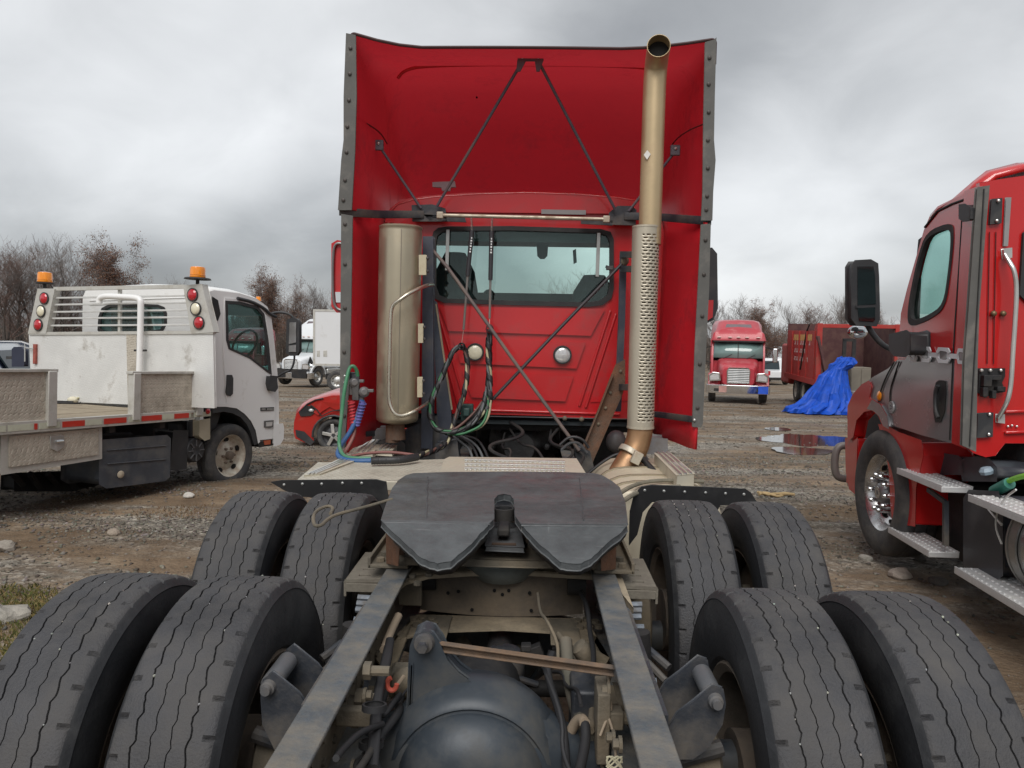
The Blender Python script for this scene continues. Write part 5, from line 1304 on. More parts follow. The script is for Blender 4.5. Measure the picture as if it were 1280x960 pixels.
# ================================================================== simple wheels for the other vehicles
def wheel2(parent, F, c, r, w, mt, mr, style='steel', rim=.6, face=-1, nuts=6, name='wheel'):
    """c in the local frame, wheel axis = local y, face = side (local y sign) that shows"""
    c = V(c); rr = r * rim
    mb = MB(); f = face
    mb.lathe([(rr * 1.04, f * w * .36), (rr, f * w * .40), (rr * .93, f * w * .34), (rr * .86, f * w * .12), (rr * .70, f * w * .02), (rr * .42, f * w * .16), (rr * .30, f * w * .20), (0.001, f * w * .20)], c, (0, 1, 0), 40)
    mb.lathe([(rr * 1.04, -f * w * .36), (rr * .9, -f * w * .3), (rr * .7, 0)], c, (0, 1, 0), 40)
    wh = mb.build(name, mr, parent, F=F, origin=F @ c, ang=40)
    mb = MB(); mb.lathe([(rr * 1.0, -w * .40), (rr * 1.12, -w * .48), (r * .86, -w * .5), (r * .955, -w * .44), (r * .985, -w * .36), (r * .99, -w * .17), (r * .975, -w * .16), (r * .975, -w * .14), (r, -w * .13), (r, w * .13), (r * .975, w * .14), (r * .975, w * .16), (r * .99, w * .17), (r * .985, w * .36), (r * .955, w * .44), (r * .86, w * .5), (rr * 1.12, w * .48), (rr * 1.0, w * .40)], c, (0, 1, 0), 56)
    mb.build('tyre', mt, wh, F=F, origin=F @ c, ang=40)
    mb = MB(); mb.lathe([(rr * .2, f * w * .18), (rr * .2, f * w * .42), (rr * .15, f * w * .46), (.001, f * w * .46)], c, (0, 1, 0), 20); mb.build('hub', mr if style != 'steel' else M('hub_rust', (.18, .14, .11), .8, .2, .3, 12, .4, (.08, .06, .05), 12), wh, F=F)
    if style in ('steel', 'alu'):
        n = 5 if style == 'steel' else 10; hr = rr * (.12 if style == 'steel' else .075)
        for k in range(n):
            t = 2 * pi * (k + .3) / n; q = c + V((rr * .76 * cos(t), f * w * .075, rr * .76 * sin(t)))
            mb = MB(); rows = [[q + V((cos(t) * hr * .8 * cos(u) - sin(t) * hr * 1.2 * sin(u), f * .012 * s_, sin(t) * hr * .8 * cos(u) + cos(t) * hr * 1.2 * sin(u))) for u in [2 * pi * j / 12 for j in range(12)]] for s_ in (-1, 1)]
            mb.loft(rows, close_u=True, caps=True); mb.build('hand_hole', M('hole_black', (0, 0, 0)), wh, F=F)
        for k in range(nuts):
            t = 2 * pi * k / nuts; q = c + V((rr * .36 * cos(t), f * w * .17, rr * .36 * sin(t)))
            L_ = .035 if style == 'steel' else .055
            mb = MB(); mb.lathe([(.017, 0), (.017, f * L_ * .8), (.010, f * L_), (.001, f * L_)], q, (0, 1, 0), 8)
            mb.build('lug_nut', MATS['hub_rust'] if style == 'steel' else CHROME, wh, F=F)
    elif style == 'spoke':
        for k in range(5):
            t = 2 * pi * (k + .15) / 5; d = V((cos(t), 0, sin(t))); mb = MB(); mb.bar(c + d * rr * .15 + V((0, f * w * .38, 0)), c + d * rr * .93 + V((0, f * w * .3, 0)), rr * .26, w * .18, up=(0, 1, 0))
            mb.build('spoke', M('alloy_spoke', (.62, .61, .58), .35, .7, .08, 6, .3, (.3, .25, .2), 6), wh, F=F, bevel=.004)
    return wh
TY2 = M('road_tyre_rubber', (.05, .05, .052), .75, 0, .2, 10, .5, (.13, .12, .105), 7, .3, 60)
def frame(o, hd, pitch=0., roll=0.):
    return Matrix.Translation(V(o)) @ Matrix.Rotation(radians(hd), 4, 'Z') @ Matrix.Rotation(radians(pitch), 4, 'Y') @ Matrix.Rotation(radians(roll), 4, 'X')

# ================================================================== WHITE CAB-OVER FLATBED
FI = frame((-3.80, 8.65, -.10), 70, 2.2)
FB = thing('flatbed_truck', 'white cab-over flatbed truck with a tread plate headboard and two amber beacons', 'truck', F=FI)
def I(px, py, y): return pick(FI, px, py, 1, y)     # plane parallel to its side
def IH(px, py, x): return pick(FI, px, py, 0, x)    # plane parallel to its headboard
TP = treadplate('weathered_treadplate', (.72, .72, .70), .5, 14, .12, .3)
TPB = treadplate('brown_treadplate', (.56, .51, .43), .5, 10, .5)
FRM = M('weathered_aluminium', (.58, .57, .53), .5, .4, .12, 4, .5, (.28, .26, .22), 4)
BAR = M('pale_bar', (.62, .62, .60), .45, .3, .08, 4, .3, (.4, .38, .34), 5)
zr = I(265, 517, 0).z                     # rail centre height
BW = 2.42
# bed: side rails, cross sills, planks
mb = MB(); mb.b2((-5.2, -.0, zr - .055), (0, .06, zr + .055)); bed = mb.build('side_rail', FRM, FB, F=FI, bevel=.004)
mb = MB(); mb.b2((-5.2, BW - .06, zr - .055), (0, BW, zr + .055)); mb.build('side_rail', FRM, FB, F=FI, bevel=.004)
tr_ = M('red_tape', (.50, .035, .02), .4, 0, .1, 6, .3, (.35, .1, .07), 8); tw2 = M('white_tape', (.52, .53, .42), .4, 0, .1, 6, .4, (.35, .32, .26), 8)
for i, (a, b, rd) in enumerate([(236, 264, 0), (218, 243, 1), (203, 218, 0), (177, 203, 1), (161, 177, 0), (130, 159, 1), (107, 129, 0), (78, 107, 1), (49, 76, 0), (43, 48, 1), (10, 43, 0), (-40, 9, 0)]):
    za = I(a, 517, 0).x; zb_ = I(b, 517, 0).x
    mb = MB(); mb.b2((za, -.004, zr - .028), (zb_ - .01, -.0005, zr + .028)); mb.build('reflective_tape', tr_ if rd else tw2, bed, F=FI)
mb = MB(); mb.ball(I(260, 514, -.01), (.035, .02, .035), 14, 9); mb.build('side_marker', REDLENS, FB, F=FI)
PLK = M('weathered_plank', (.30, .25, .18), .85, 0, .2, 8, .4, (.18, .14, .10), 4, .4, 40)
for i in range(12):
    y0 = .065 + i * (BW - .13) / 12
    mb = MB(); mb.b2((-5.15, y0, zr - .0 + rnd(0, .004)), (-.04, y0 + (BW - .13) / 12 - .008, zr + .035 + rnd(0, .006))); mb.build('plank', PLK, FB, F=FI, bevel=.002)
for i in range(8):
    mb = MB(); mb.b2((-5.0 + i * .65, .06, zr - .13), (-4.93 + i * .65, BW - .06, zr - .01)); mb.build('cross_sill', DARK, FB, F=FI)
for y in (.75, 1.55):
    mb = MB(); mb.b2((-5.2, y - .04, zr - .35), (2.0, y + .04, zr - .13)); mb.build('chassis_rail', DARK, FB, F=FI, bevel=.004)
# headboard
def hb(pts, x, t, name, mat, par=FB, bev=.003, holes=()):
    mb = MB(); mb.prism([IH(a, b, x) for a, b in pts], (t, 0, 0), [[IH(a, b, x) for a, b in h] for h in holes]); return mb.build(name, mat, par, F=FI, bevel=bev)
hp_ = hb([(36, 417), (266, 415), (268, 510), (40, 500)], -.03, .03, 'headboard_panel', TP)
hb([(36, 415.5), (266, 413.5), (266, 417), (36, 418.5)], -.045, .05, 'headboard_edge', FRM)
hb([(158, 417), (170, 417), (170, 500), (160, 500)], -.036, .01, 'seam_plate', TPB, hp_)
lp_ = hb([(47, 361), (68, 361), (57, 417), (35, 417)], -.05, .09, 'headboard_post', FRM)
rp_ = hb([(229, 357), (252, 355), (267, 415), (239, 417)], -.05, .09, 'headboard_post', FRM)
hb([(67, 359), (230, 356), (231, 360), (67, 363)], -.03, .04, 'top_rail', FRM)
for (y0, y1, x0, x1) in ((372.5, 369.5, 68, 231), (381, 378, 66, 233), (390, 387.5, 64, 235), (398, 396.5, 62, 237), (407, 406, 61, 238)):
    a, b = IH(x0, y0, 0), IH(x1, y1, 0); mb = MB(); mb.bar(a, b, .02, .022); mb.build('headboard_bar', BAR, FB, F=FI, bevel=.003)
a, b = IH(150, 359, .02), IH(150, 417, .02); mb = MB(); mb.bar(a, b, .03, .04); mb.build('middle_upright', FRM, FB, F=FI)
for post, pts in ((lp_, ((55.5, 373, 0), (51.5, 389, 1), (48, 406, 0))), (rp_, ((241, 368.5, 0), (245, 386, 1), (249, 403.5, 0)))):
    for (a, b, k) in pts:
        c = IH(a, b, -.055); mb = MB(); mb.lathe([(.0, .0), (.078, .0), (.078, -.012), (.066, -.014)], c, (1, 0, 0), 24); lm = mb.build('lamp', BLACKRUB, post, F=FI)
        mb = MB(); mb.lathe([(.001, -.036), (.03, -.033), (.055, -.024), (.066, -.012)], c, (1, 0, 0), 24); mb.build('lens', CREAMLENS if k else REDLENS, lm, F=FI)
for (a, b, bt) in ((56, 357, 0), (247, 352, 1)):
    c = IH(a, b, 0.0)
    mb = MB(); mb.lathe([(0, 0), (.02, 0), (.02, .05), (.10 + .05 * bt, .055), (.10 + .04 * bt, .07), (0, .07)], c + V((0, 0, -.03)), (0, 0, 1), 20); bc = mb.build('beacon', BLACKRUB, FB, F=FI)
    mb = MB(); mb.lathe([(.082, .0), (.088, .012), (.086, .03), (.09, .034), (.086, .038), (.084, .10), (.078, .125), (.05, .132), (0.001, .134)], c + V((0, 0, .04)), (0, 0, 1), 28); mb.build('amber_dome', AMBER, bc, F=FI)
# white pipe in front of the headboard
pp = [IH(a, b, -.12) for a, b in [(124, 379), (124, 373), (131, 370), (150, 371), (168, 372), (176, 374), (176, 384), (175, 440), (173, 498)]]
mb = MB(); mb.tube(chaikin(pp, 2), .036, 14); mb.build('white_pipe', WHITEP, FB, F=FI, ang=70)
mb = MB(); mb.cyl(IH(168, 438, -.1), IH(183, 438, -.1), .012, 8); mb.build('pipe_clip', DARK, FB, F=FI)
mb = MB(); mb.b2(IH(41, 430, -.06), IH(47, 455, -.03)); lt = mb.build('rusty_latch', M('red_rust_latch', (.30, .08, .06), .8, .1, .3, 20), FB, F=FI, bevel=.004)
mb = MB(); mb.tube([IH(a, b, -.06) for a, b in [(42, 436), (32, 435), (31, 430), (31, 452)]], .008, 6); mb.build('latch_rod', ALU, lt, F=FI)
# side boards on the bed edge
def sboard(x0, x1, yt0, yt1, yb0, yb1, mt=TPB):
    A0, A1 = I(x0, yt0, .02), I(x1, yt1, .02); zt_, zb2 = (A0.z + A1.z) / 2, zr + .05
    mb = MB(); mb.b2((A0.x, .02, zb2), (A1.x, .05, zt_ - .03)); bd = mb.build('side_board', mt, FB, F=FI, bevel=.003)
    for x in (A0.x + .03, A1.x - .04):
        mb = MB(); mb.b2((x - .045, -.02, zb2 - .06), (x + .045, .07, zt_ - .02)); mb.build('board_stake', FRM, bd, F=FI, bevel=.006)
    mb = MB(); mb.b2((A0.x - .03, -.01, zt_ - .03), (A1.x + .02, .08, zt_)); mb.build('board_cap', FRM, bd, F=FI, bevel=.004)
sboard(166, 251, 463.5, 464.5, 515, 512)
sboard(-75, 68, 460, 462, 525, 522)
mb = MB(); mb.cyl(I(254, 492, -.02), I(265, 491, -.02), .035, 12); mb.build('stake_pocket', FRM, FB, F=FI)
# underbody tool box
def iside(pts, y, t, name, mat, par=FB, bev=.006, holes=()):
    mb = MB(); mb.prism([I(a, b, y) for a, b in pts], (0, t, 0), [[I(a, b, y) for a, b in h] for h in holes]); return mb.build(name, mat, par, F=FI, bevel=bev)
tb_ = iside([(2, 544), (127, 531), (127, 573), (2, 593)], .05, .5, 'tool_box', FRM)
iside([(12, 546), (123, 536), (123, 568), (12, 584)], .036, .012, 'tool_box_door', TPB, tb_, .003)
iside([(64, 546), (80, 545), (80, 558), (72, 564), (64, 560)], .022, .012, 'box_latch', ALU, tb_, .003)
mb = MB(); mb.cyl(I(70, 552, .012), I(79, 551, .012), .012, 8); mb.build('latch_handle', CHROME, tb_, F=FI)
bt = iside([(130, 553), (208, 547), (211, 550), (210, 595), (206, 598), (134, 607), (127, 603), (127, 560)], .08, .55, 'fuel_tank', M('faded_black_plastic', (.055, .062, .075), .55, 0, .2, 5, .5, (.14, .135, .125), 4, .1, 20), bev=.03)
for yy in (563, 580):
    mb = MB(); mb.bar(I(134, yy, .075), I(207, yy - 6, .075), .012, .014, up=(0, 1, 0)); mb.build('tank_ridge', MATS['faded_black_plastic'], bt, F=FI, bevel=.004)
mb = MB(); mb.ball(I(151, 593, .07), (.045, .02, .04), 8, 5); mb.build('mud_splash', M('dry_mud', (.42, .36, .27), .95), bt, F=FI)
c = I(245, 563, .15); mb = MB(); mb.lathe([(0, .0), (.06, -.01), (.065, .0), (.13, .0), (.145, .02), (.145, .42), (0, .45)], c, (0, 1, 0), 26); ac_ = mb.build('air_cleaner', PLASTIC, FB, F=FI)
for k in range(8):
    t = k * pi / 4; mb = MB(); mb.bar(c + V((.05 * cos(t), -.006, .05 * sin(t))), c + V((.125 * cos(t), -.006, .125 * sin(t))), .01, .014, up=(0, 1, 0)); mb.build('cleaner_rib', M('rib_grey', (.12, .12, .125), .6), ac_, F=FI)
iside([(218, 540), (234, 540), (232, 585), (214, 586)], .16, .3, 'air_cleaner_housing', PLASTIC, bev=.02)
mb = MB(); mb.tube([I(240, 545, .25), I(240, 530, .25), I(248, 520, .3), I(262, 512, .4)], .06, 12); mb.build('intake_duct', PLASTIC, FB, F=FI)
iside([(250, 526), (262, 524), (262, 548), (256, 550), (250, 545)], .1, .1, 'coolant_bottle', M('yellowed_plastic', (.42, .38, .28), .6), bev=.01)
iside([(20, 596), (150, 590), (150, 598), (90, 612), (20, 612)], .9, .2, 'drive_line', DARK, bev=.02)
for i in range(6):
    x0 = 15 + i * 22; mb = MB(); mb.cyl(I(x0, 592, .7), I(x0 + 14, 606 + (i % 2) * 5, .8), .03, 8); mb.build('underbody_pipe', DARK, FB, F=FI)
# cab
CN, CF = .12, 2.10
so = [(258, 366), (268, 363), (300, 367), (322, 374), (334, 383), (339, 396), (343, 430), (347, 470), (348.5, 500), (348.5, 530), (346, 549), (324, 552), (321, 536), (315, 524), (306, 514), (296, 508), (284, 505), (268, 504), (262, 500), (259, 440)]
wi = [(283, 377), (300, 378), (322, 384), (330, 393), (335, 425), (339, 467), (334, 464), (312, 447), (287, 436), (284, 425)]
sN = [I(a, b, CN) for a, b in so]; wN = [I(a, b, CN) for a, b in wi]
def toy(pts, y): return [V((p.x, y, p.z)) for p in pts]
mb = MB(); mb.prism(sN, (0, .04, 0), [wN]); cs = mb.build('cab', WHITEP, FB, F=FI, bevel=.006)
mb = MB(); mb.prism(toy(sN, CF), (0, -.04, 0), [toy(wN, CF)]); mb.build('cab_side', WHITEP, cs, F=FI, bevel=.006)
topr = sN[0:6]
def inset(p, k, cy=(CN + CF) / 2): return p
rows = []
for f, dz_, in ((0, -.0), (.03, .03), (.10, .06), (.5, .085), (.90, .06), (.97, .03), (1, 0)):
    rows.append([V((p.x, CN + (CF - CN) * f, p.z + dz_ * (1 if i < 4 else .4))) for i, p in enumerate(topr)])
mb = MB(); mb.loft(rows); mb.build('cab_roof', WHITEP, cs, F=FI, solid=.03)
# windshield and nose
nose = sN[5:11]
mb = MB(); mb.loft([[p for p in nose[2:]], [V((p.x + .06, (CN + CF) / 2, p.z)) for p in nose[2:]], toy(nose[2:], CF)]); mb.build('cab_front', WHITEP, cs, F=FI, solid=.03)
GL2 = glass('side_glass', (.62, .80, .79), rough=.02)
mb = MB(); mb.loft([nose[:3], [V((p.x + .06, (CN + CF) / 2, p.z)) for p in nose[:3]], toy(nose[:3], CF)]); mb.build('windshield', GL2, cs, F=FI, smooth=False)
# rear wall with window
xr_ = .22
rwl = [(97, 417), (95, 400), (97, 384), (105, 372), (120, 365), (165, 360), (230, 358), (264, 361), (272, 376), (272, 520), (97, 520)]
rwn = [(123, 412), (124, 396), (128, 386), (136, 382), (165, 381), (196, 382), (204, 385), (207, 392), (207, 404), (202, 413), (190, 415), (128, 416)]
zt0 = sN[0].z; zb0 = IH(150, 520, xr_).z
q = [V((xr_, CN + (CF - CN) * f, zt0 + dz)) for f, dz in ((.006, -.05), (.03, .03), (.10, .06), (.5, .085), (.90, .06), (.97, .03), (.994, -.05))] + [V((xr_, CF - .01, zb0)), V((xr_, CN + .01, zb0))]
mb = MB(); mb.prism(q, (.05, 0, 0), [[IH(a, b, xr_) for a, b in rwn]]); mb.build('cab_back', WHITEP, cs, F=FI, bevel=.02)
mb = MB(); mb.prism([IH(a, b, xr_ - .008) for a, b in [(165 + (x - 165) * 1.03, 398 + (y - 398) * 1.08) for x, y in rwn]], (.02, 0, 0), [[IH(a, b, xr_ - .008) for a, b in [(165 + (x - 165) * .95, 398 + (y - 398) * .9) for x, y in rwn]]]); mb.build('rear_window_seal', BLACKRUB, cs, F=FI)
mb = MB(); mb.prism([IH(a, b, xr_ + .02) for a, b in rwn], (.006, 0, 0)); mb.build('rear_window', GL2, cs, F=FI, smooth=False)
for zz_ in (374, 379):
    mb = MB(); mb.bar(IH(112, zz_ + 2, xr_ - .004), IH(262, zz_ - 3, xr_ - .004), .012, .012); mb.build('pressed_rib', WHITEP, cs, F=FI, bevel=.004)
# door: panel proud of the cab side with its window
do = [(281, 373), (300, 374), (322, 381), (332, 392), (337, 425), (342, 470), (344, 500), (343, 548), (325, 550), (322, 535), (316, 523), (307, 513), (297, 507), (284, 504), (279, 440)]
dr = iside(do, CN - .012, .012, 'door', WHITEP, cs, .004, [wi])
mb = MB(); wsc = lambda k: [I(310 + (a - 310) * k, 420 + (b - 420) * k, CN - .02) for a, b in wi]
mb.prism(wsc(1.03), (0, .02, 0), [wsc(.93)]); mb.build('window_seal', BLACKRUB, dr, F=FI)
iside(wi, CN + .015, .006, 'door_window', GL2, dr, 0)
iside([(284, 469), (290, 469), (291.5, 473), (291, 492), (288, 495), (284, 494), (283, 490)], CN - .022, .012, 'door_handle', PLASTIC, dr, .004)
iside([(326, 509.5), (342.5, 509), (342.5, 513), (326, 513.8)], CN - .02, .009, 'door_badge', M('badge_black', (.03, .03, .032), .4), dr, .001)
mb = MB()
for k in range(9):
    if k == 3: continue
    a = 327.2 + k * 1.7; mb.b2(I(a, 510.4, CN - .0225), I(a + 1.0, 512.4, CN - .0205))
mb.build('badge_lettering', M('badge_silver', (.5, .5, .5), .3, .8), dr, F=FI, kind='stuff')
lm = iside([(331, 526.5), (342, 525.5), (341.5, 533), (338, 535), (331, 534)], CN - .025, .012, 'cornering_lamp', M('lamp_grey', (.18, .18, .18), .3, .5), cs, .004)
iside([(333, 528), (340.5, 527.5), (340, 532), (333, 533)], CN - .03, .006, 'lamp_lens', CLEARLENS, lm, .002)
iside([(343.5, 532), (353, 531), (354, 535), (353.5, 548), (350, 554), (343, 556)], CN - .03, .25, 'bumper_corner', WHITEP, cs, .02)
mb = MB(); mb.b2(I(345, 533, CN + .1), V((I(349, 552, CN).x + .08, CF, I(349, 552, CN).z))); mb.build('bumper', WHITEP, cs, F=FI, bevel=.02)
iside([(322, 551), (342, 549), (342, 556), (324, 559)], CN, .2, 'cab_step', DARK, cs, .005)
iside([(330, 551), (338, 550), (338, 555), (331, 556)], CN - .01, .02, 'step_marker', M('orange_red', (.45, .10, .04), .5), cs, .003)
# black wheel arch band
arc = [(266, 509), (282, 508), (296, 510), (307, 517), (315, 526), (320, 538), (323, 554)]
arc2 = [(318, 556), (314, 541), (309, 530), (301, 521), (291, 516), (280, 514), (266, 516)]
iside(arc + arc2, CN - .015, .35, 'wheel_arch', PLASTIC, cs, .006)
iside([(268, 504), (284, 505), (297, 507), (308, 514), (316, 523), (322, 536), (325, 552), (323, 554), (320, 538), (314, 526), (306, 517), (296, 510), (282, 508), (268, 508)], CN - .022, .02, 'arch_flare', WHITEP, cs, .004)
iside([(264, 512), (276, 516), (266, 545), (258, 590), (250, 590), (256, 545)], .25, .02, 'mud_guard', PLASTIC, FB, .004)
cwl = I(288, 569.5, .16); 
STW = M('white_steel_wheel', (.55, .52, .44), .55, .2, .1, 6, .55, (.28, .17, .10), 9)
wheel2(FB, FI, (cwl.x, .24, cwl.z), .405, .22, TY2, STW, 'steel', .66, -1, 6)
wheel2(FB, FI, (cwl.x, CF - .12, cwl.z), .405, .22, TY2, STW, 'steel', .66, 1, 6)
wheel2(FB, FI, (-3.9, .2, cwl.z - .0), .405, .22, TY2, STW, 'steel', .66, -1, 6)
wheel2(FB, FI, (-3.9, 2.2, cwl.z - .0), .405, .22, TY2, STW, 'steel', .66, 1, 6)
mb = MB(); mb.cyl((cwl.x, .3, cwl.z), (cwl.x, CF - .2, cwl.z), .06, 12); mb.cyl((-3.9, .3, cwl.z), (-3.9, 2.1, cwl.z), .07, 12); mb.build('axle', DARK, FB, F=FI, kind='stuff')
mb = MB(); mb.b2((.3, .5, cwl.z + .0), (1.5, 1.8, cwl.z + .5)); mb.build('engine', DARK, FB, F=FI, bevel=.05)
# drip rail, mirrors, roof marker
mb = MB(); mb.tube(chaikin([I(a, b, CN - .02) for a, b in [(297, 373), (315, 377), (330, 385), (338, 393), (345, 396)]], 2), .022, 8); mb.build('drip_rail', PLASTIC, cs, F=FI)
mb = MB(); mb.lathe([(.001, .06), (.03, .055), (.038, .0), (.001, 0)], I(323, 376, .4), (0, 0, 1), 12); mb.build('roof_marker', AMBER, cs, F=FI)
mb = MB(); mb.tube(chaikin([P(a, b, 10.25) for a, b in [(335, 394), (345, 390), (358, 391), (366, 395), (368, 402)]], 2), .018, 8); mb.tube(chaikin([P(a, b, 10.25) for a, b in [(368, 440), (368, 452), (364, 463), (354, 466), (343, 474)]], 2), .014, 8)
am = mb.build('mirror_arm', PLASTIC, FB, ang=70, kind='stuff')
mb = MB(); mb.prism([P(a, b, 10.2) for a, b in [(360, 401), (364, 399), (370, 400), (372, 404), (372, 439), (369, 443), (363, 443), (359, 440)]], (0, .12, 0)); mr2 = mb.build('side_mirror', PLASTIC, FB, bevel=.02)
mb = MB(); mb.prism([P(a, b, 10.185) for a, b in [(362, 403), (370, 403), (370, 428), (361, 430)]], (0, .01, 0)); mb.build('mirror_glass', CHROME, mr2)
mb = MB(); mb.prism([P(a, b, 10.185) for a, b in [(361, 432), (370, 431), (370, 440), (361, 440)]], (0, .01, 0)); mb.build('mirror_glass', CHROME, mr2)
iside([(338, 470), (346, 471), (347, 485), (344, 489), (339, 488), (337, 480)], CN - .08, .08, 'mirror_mount', PLASTIC, cs, .01)
iside([(266, 372), (272, 376), (275, 392), (272, 400), (266, 398)], CN - .01, .05, 'quarter_vent', DARK, cs, .01)
# interior
mb = MB(); mb.b2((.35, .45, 1.1), (.5, .95, 1.75)); mb.b2((.35, 1.25, 1.1), (.5, 1.8, 1.75)); mb.build('seat', SEAT, cs, F=FI, bevel=.05, kind='stuff')
mb = MB(); qs = I(306, 430, .5); mb.tube([qs + V((.19 * cos(t) * .5, .19 * sin(t), .19 * cos(t))) for t in [i * .35 for i in range(18)]], .015, 8, closed=True); mb.build('steering_wheel', DARK, cs, F=FI)
mb = MB(); mb.b2((1.3, .2, 1.0), (1.55, 2.0, 1.38)); mb.build('dashboard', INT, cs, F=FI, bevel=.04)
# loads lying on the bed
def on_bed(px, py, dy): return pick(FI, px, py, 2, zr + .045)
mb = MB(); qa, qb = on_bed(84, 503, 0), on_bed(162, 501, 0)
rows = []
for i in range(15):
    c = qa.lerp(qb, i / 14); rows.append([c + V((.05 * cos(t), .25 * cos(t) + .04 * sin(i * 1.9), .015 + .04 * abs(sin(t * .5)) * (1.2 + sin(i * 1.3)))) for t in [pi * j / 8 for j in range(9)]])
mb.loft(rows); tag(mb.build('tarpaulin', M('cream_cloth', (.48, .44, .26), .85, 0, .2, 12, .4, (.3, .25, .15), 8, .5, 30), None, F=FI, solid=.006), 'crumpled cream cloth lying on the flatbed against the headboard', 'cloth')
mb = MB(); q = on_bed(91, 504, 0); mb.ball(q + V((0, 0, .04)), (.06, .07, .045), 10, 7); tag(mb.build('work_glove', M('glove_cream', (.62, .58, .45), .9), None, F=FI), 'small pale glove balled up on the flatbed beside the cream cloth', 'glove')
mb = MB(); q = on_bed(80, 505, 0); mb.tube(chaikin([q + V((.1 * cos(t) * 1.2, .25 * sin(t), .02)) for t in [i * .7 for i in range(9)]], 2), .012, 6); tag(mb.build('strap_loop', DARK, None, F=FI), 'black ratchet strap loop lying on the flatbed deck', 'strap')

# ================================================================== dark pickup at the left edge
FP = frame((-8.6, 13.0, -.42), 10)
PK = thing('pickup_truck', 'dark blue pickup truck half hidden behind the flatbed at the left edge', 'truck', F=FP)
NAVY = M('navy_paint', (.012, .02, .04), .25, 0, .05, 2, coat=.8)
mb = MB(); sec_ = [(-2.8, .5), (-2.8, 1.15), (-.9, 1.2), (-.8, 1.75), (-.5, 1.85), (.2, 1.85), (.5, 1.75), (.85, 1.22), (1.9, 1.1), (2.1, .95), (2.1, .5)]
mb.prism([V((x - 1.2, 0, z)) for x, z in sec_], (0, 1.9, 0)); pb = mb.build('body', NAVY, PK, F=FP, bevel=.05, seg=3)
mb = MB(); mb.prism([V((x - 1.2, -.004, z)) for x, z in [(-.7, 1.25), (-.45, 1.78), (.2, 1.78), (.42, 1.7), (.72, 1.25)]], (0, .01, 0)); mb.build('side_window', M('dark_glass', (.02, .03, .035), .08, 0, .1, 2, coat=.8), pb, F=FP)
mb = MB(); mb.prism([V((-.62, .15, 1.72)), V((-.62, 1.75, 1.72)), V((-.33, 1.8, 1.28)), V((-.33, .1, 1.28))], (.02, 0, .02)); mb.build('windshield', MATS['dark_glass'], pb, F=FP)
mb = MB(); mb.bar(V((-.72, -.01, 1.76)), V((-.34, -.01, 1.24)), .05, .06); mb.build('window_pillar', M('silver_trim', (.4, .42, .45), .3, .5), pb, F=FP)
for x in (-3.3, .2):
    for y, f in ((.0, -1), (1.9, 1)):
        wheel2(PK, FP, (x, y + .12 * -f, .40), .40, .25, TY2, ALU, 'spoke', .6, f)
mb = MB(); mb.prism([P(a, b, 12.85) for a, b in [(16, 437), (18, 435), (26, 435), (28.5, 438), (28.5, 457), (16, 457)]], (0, .12, 0)); mb.build('side_mirror', M('navy_plastic', (.03, .035, .06), .4), PK, bevel=.03)
mb = MB(); mb.bar(P(10, 447, 12.9), P(17, 447, 12.9), .1, .05); mb.build('mirror_arm', PLASTIC, PK)

# ================================================================== wrecked red car
FC = frame(tuple(P(367, 560, 14.4).xy) + (gbase(14.6) - .03,), 186)
RC = thing('wrecked_car', 'small red car with a crumpled bonnet and smashed headlight, silver five spoke wheel', 'car', F=FC)
def C_(px, py, y=0.0): return pick(FC, px, py, 1, y)
ORED = M('orange_red_paint', (.40, .022, .016), .3, 0, .06, 3, .15, (.3, .08, .05), 5, coat=.6)
fw_c = C_(416, 545, .05); zr_ = .33
sd0 = [C_(a, b) for a, b in [(369, 548), (367, 540), (367.5, 528), (371, 517), (378, 510), (390, 503), (400, 498), (415, 494)]]
sd0 += [V((p[0], 0, p[1])) for p in [(-1.15, 1.03), (-1.9, 1.42), (-2.6, 1.45), (-3.5, 1.35), (-3.9, 1.0), (-3.95, .4), (-3.6, .25)]]
arch = [V((fw_c.x + .38 * cos(t), 0, fw_c.z + .38 * sin(t))) for t in [pi + .25 - i * (pi + .5) / 12 for i in range(13)]]
rearch = [V((-3.05 + .36 * cos(t), 0, .32 + .36 * sin(t))) for t in [pi + .1 - i * (pi + .2) / 10 for i in range(11)]]
prof = sd0 + rearch + [V((-2.6, 0, .22)), V((-1.4, 0, .22))] + arch + [V((fw_c.x + .42, 0, fw_c.z - .13)), C_(380, 553)]
rows = []
for (y, k, dz_) in ((0, 1.0, 0), (-.06, 1.0, .02), (-.25, 1.0, .05), (-.9, 1.0, .07), (-1.5, 1, .05), (-1.68, 1, .02), (-1.74, 1, 0)):
    nose_ = .10 * (1 - ((y + .87) / .87) ** 2)
    rows.append([V((p.x + (nose_ if p.x > -.4 else 0), y, p.z + (dz_ if p.z > .6 else 0) + (.03 * noise.noise(V((p.x * 3, y * 4, p.z * 3))) if p.x > -1.0 and p.z > .5 else 0))) for p in prof])
mb = MB(); mb.loft(rows, close_u=True, caps=True); bd = mb.build('body', ORED, RC, F=FC, ang=28)
mb = MB(); mb.prism([V((p[0], .012, p[1])) for p in [(-1.25, 1.0), (-1.95, 1.36), (-2.55, 1.38), (-3.3, 1.28), (-3.4, 1.0)]], (0, -.02, 0)); mb.build('side_window', MATS['dark_glass'], bd, F=FC)
crush = [(392, 505), (402, 502), (418, 501), (432, 506), (436, 513), (420, 512), (412, 509), (402, 514), (398, 519), (390, 514)]
mb = MB(); mb.prism([C_(a, b, .03) for a, b in crush], (0, -.05, 0)); mb.v = [p + V((0, .035 * noise.noise(p * 9), .02 * noise.noise(p * 7 + V((3, 3, 3))))) for p in mb.v]; mb.build('buckled_wing', ORED, RC, F=FC, smooth=False, bevel=.006)
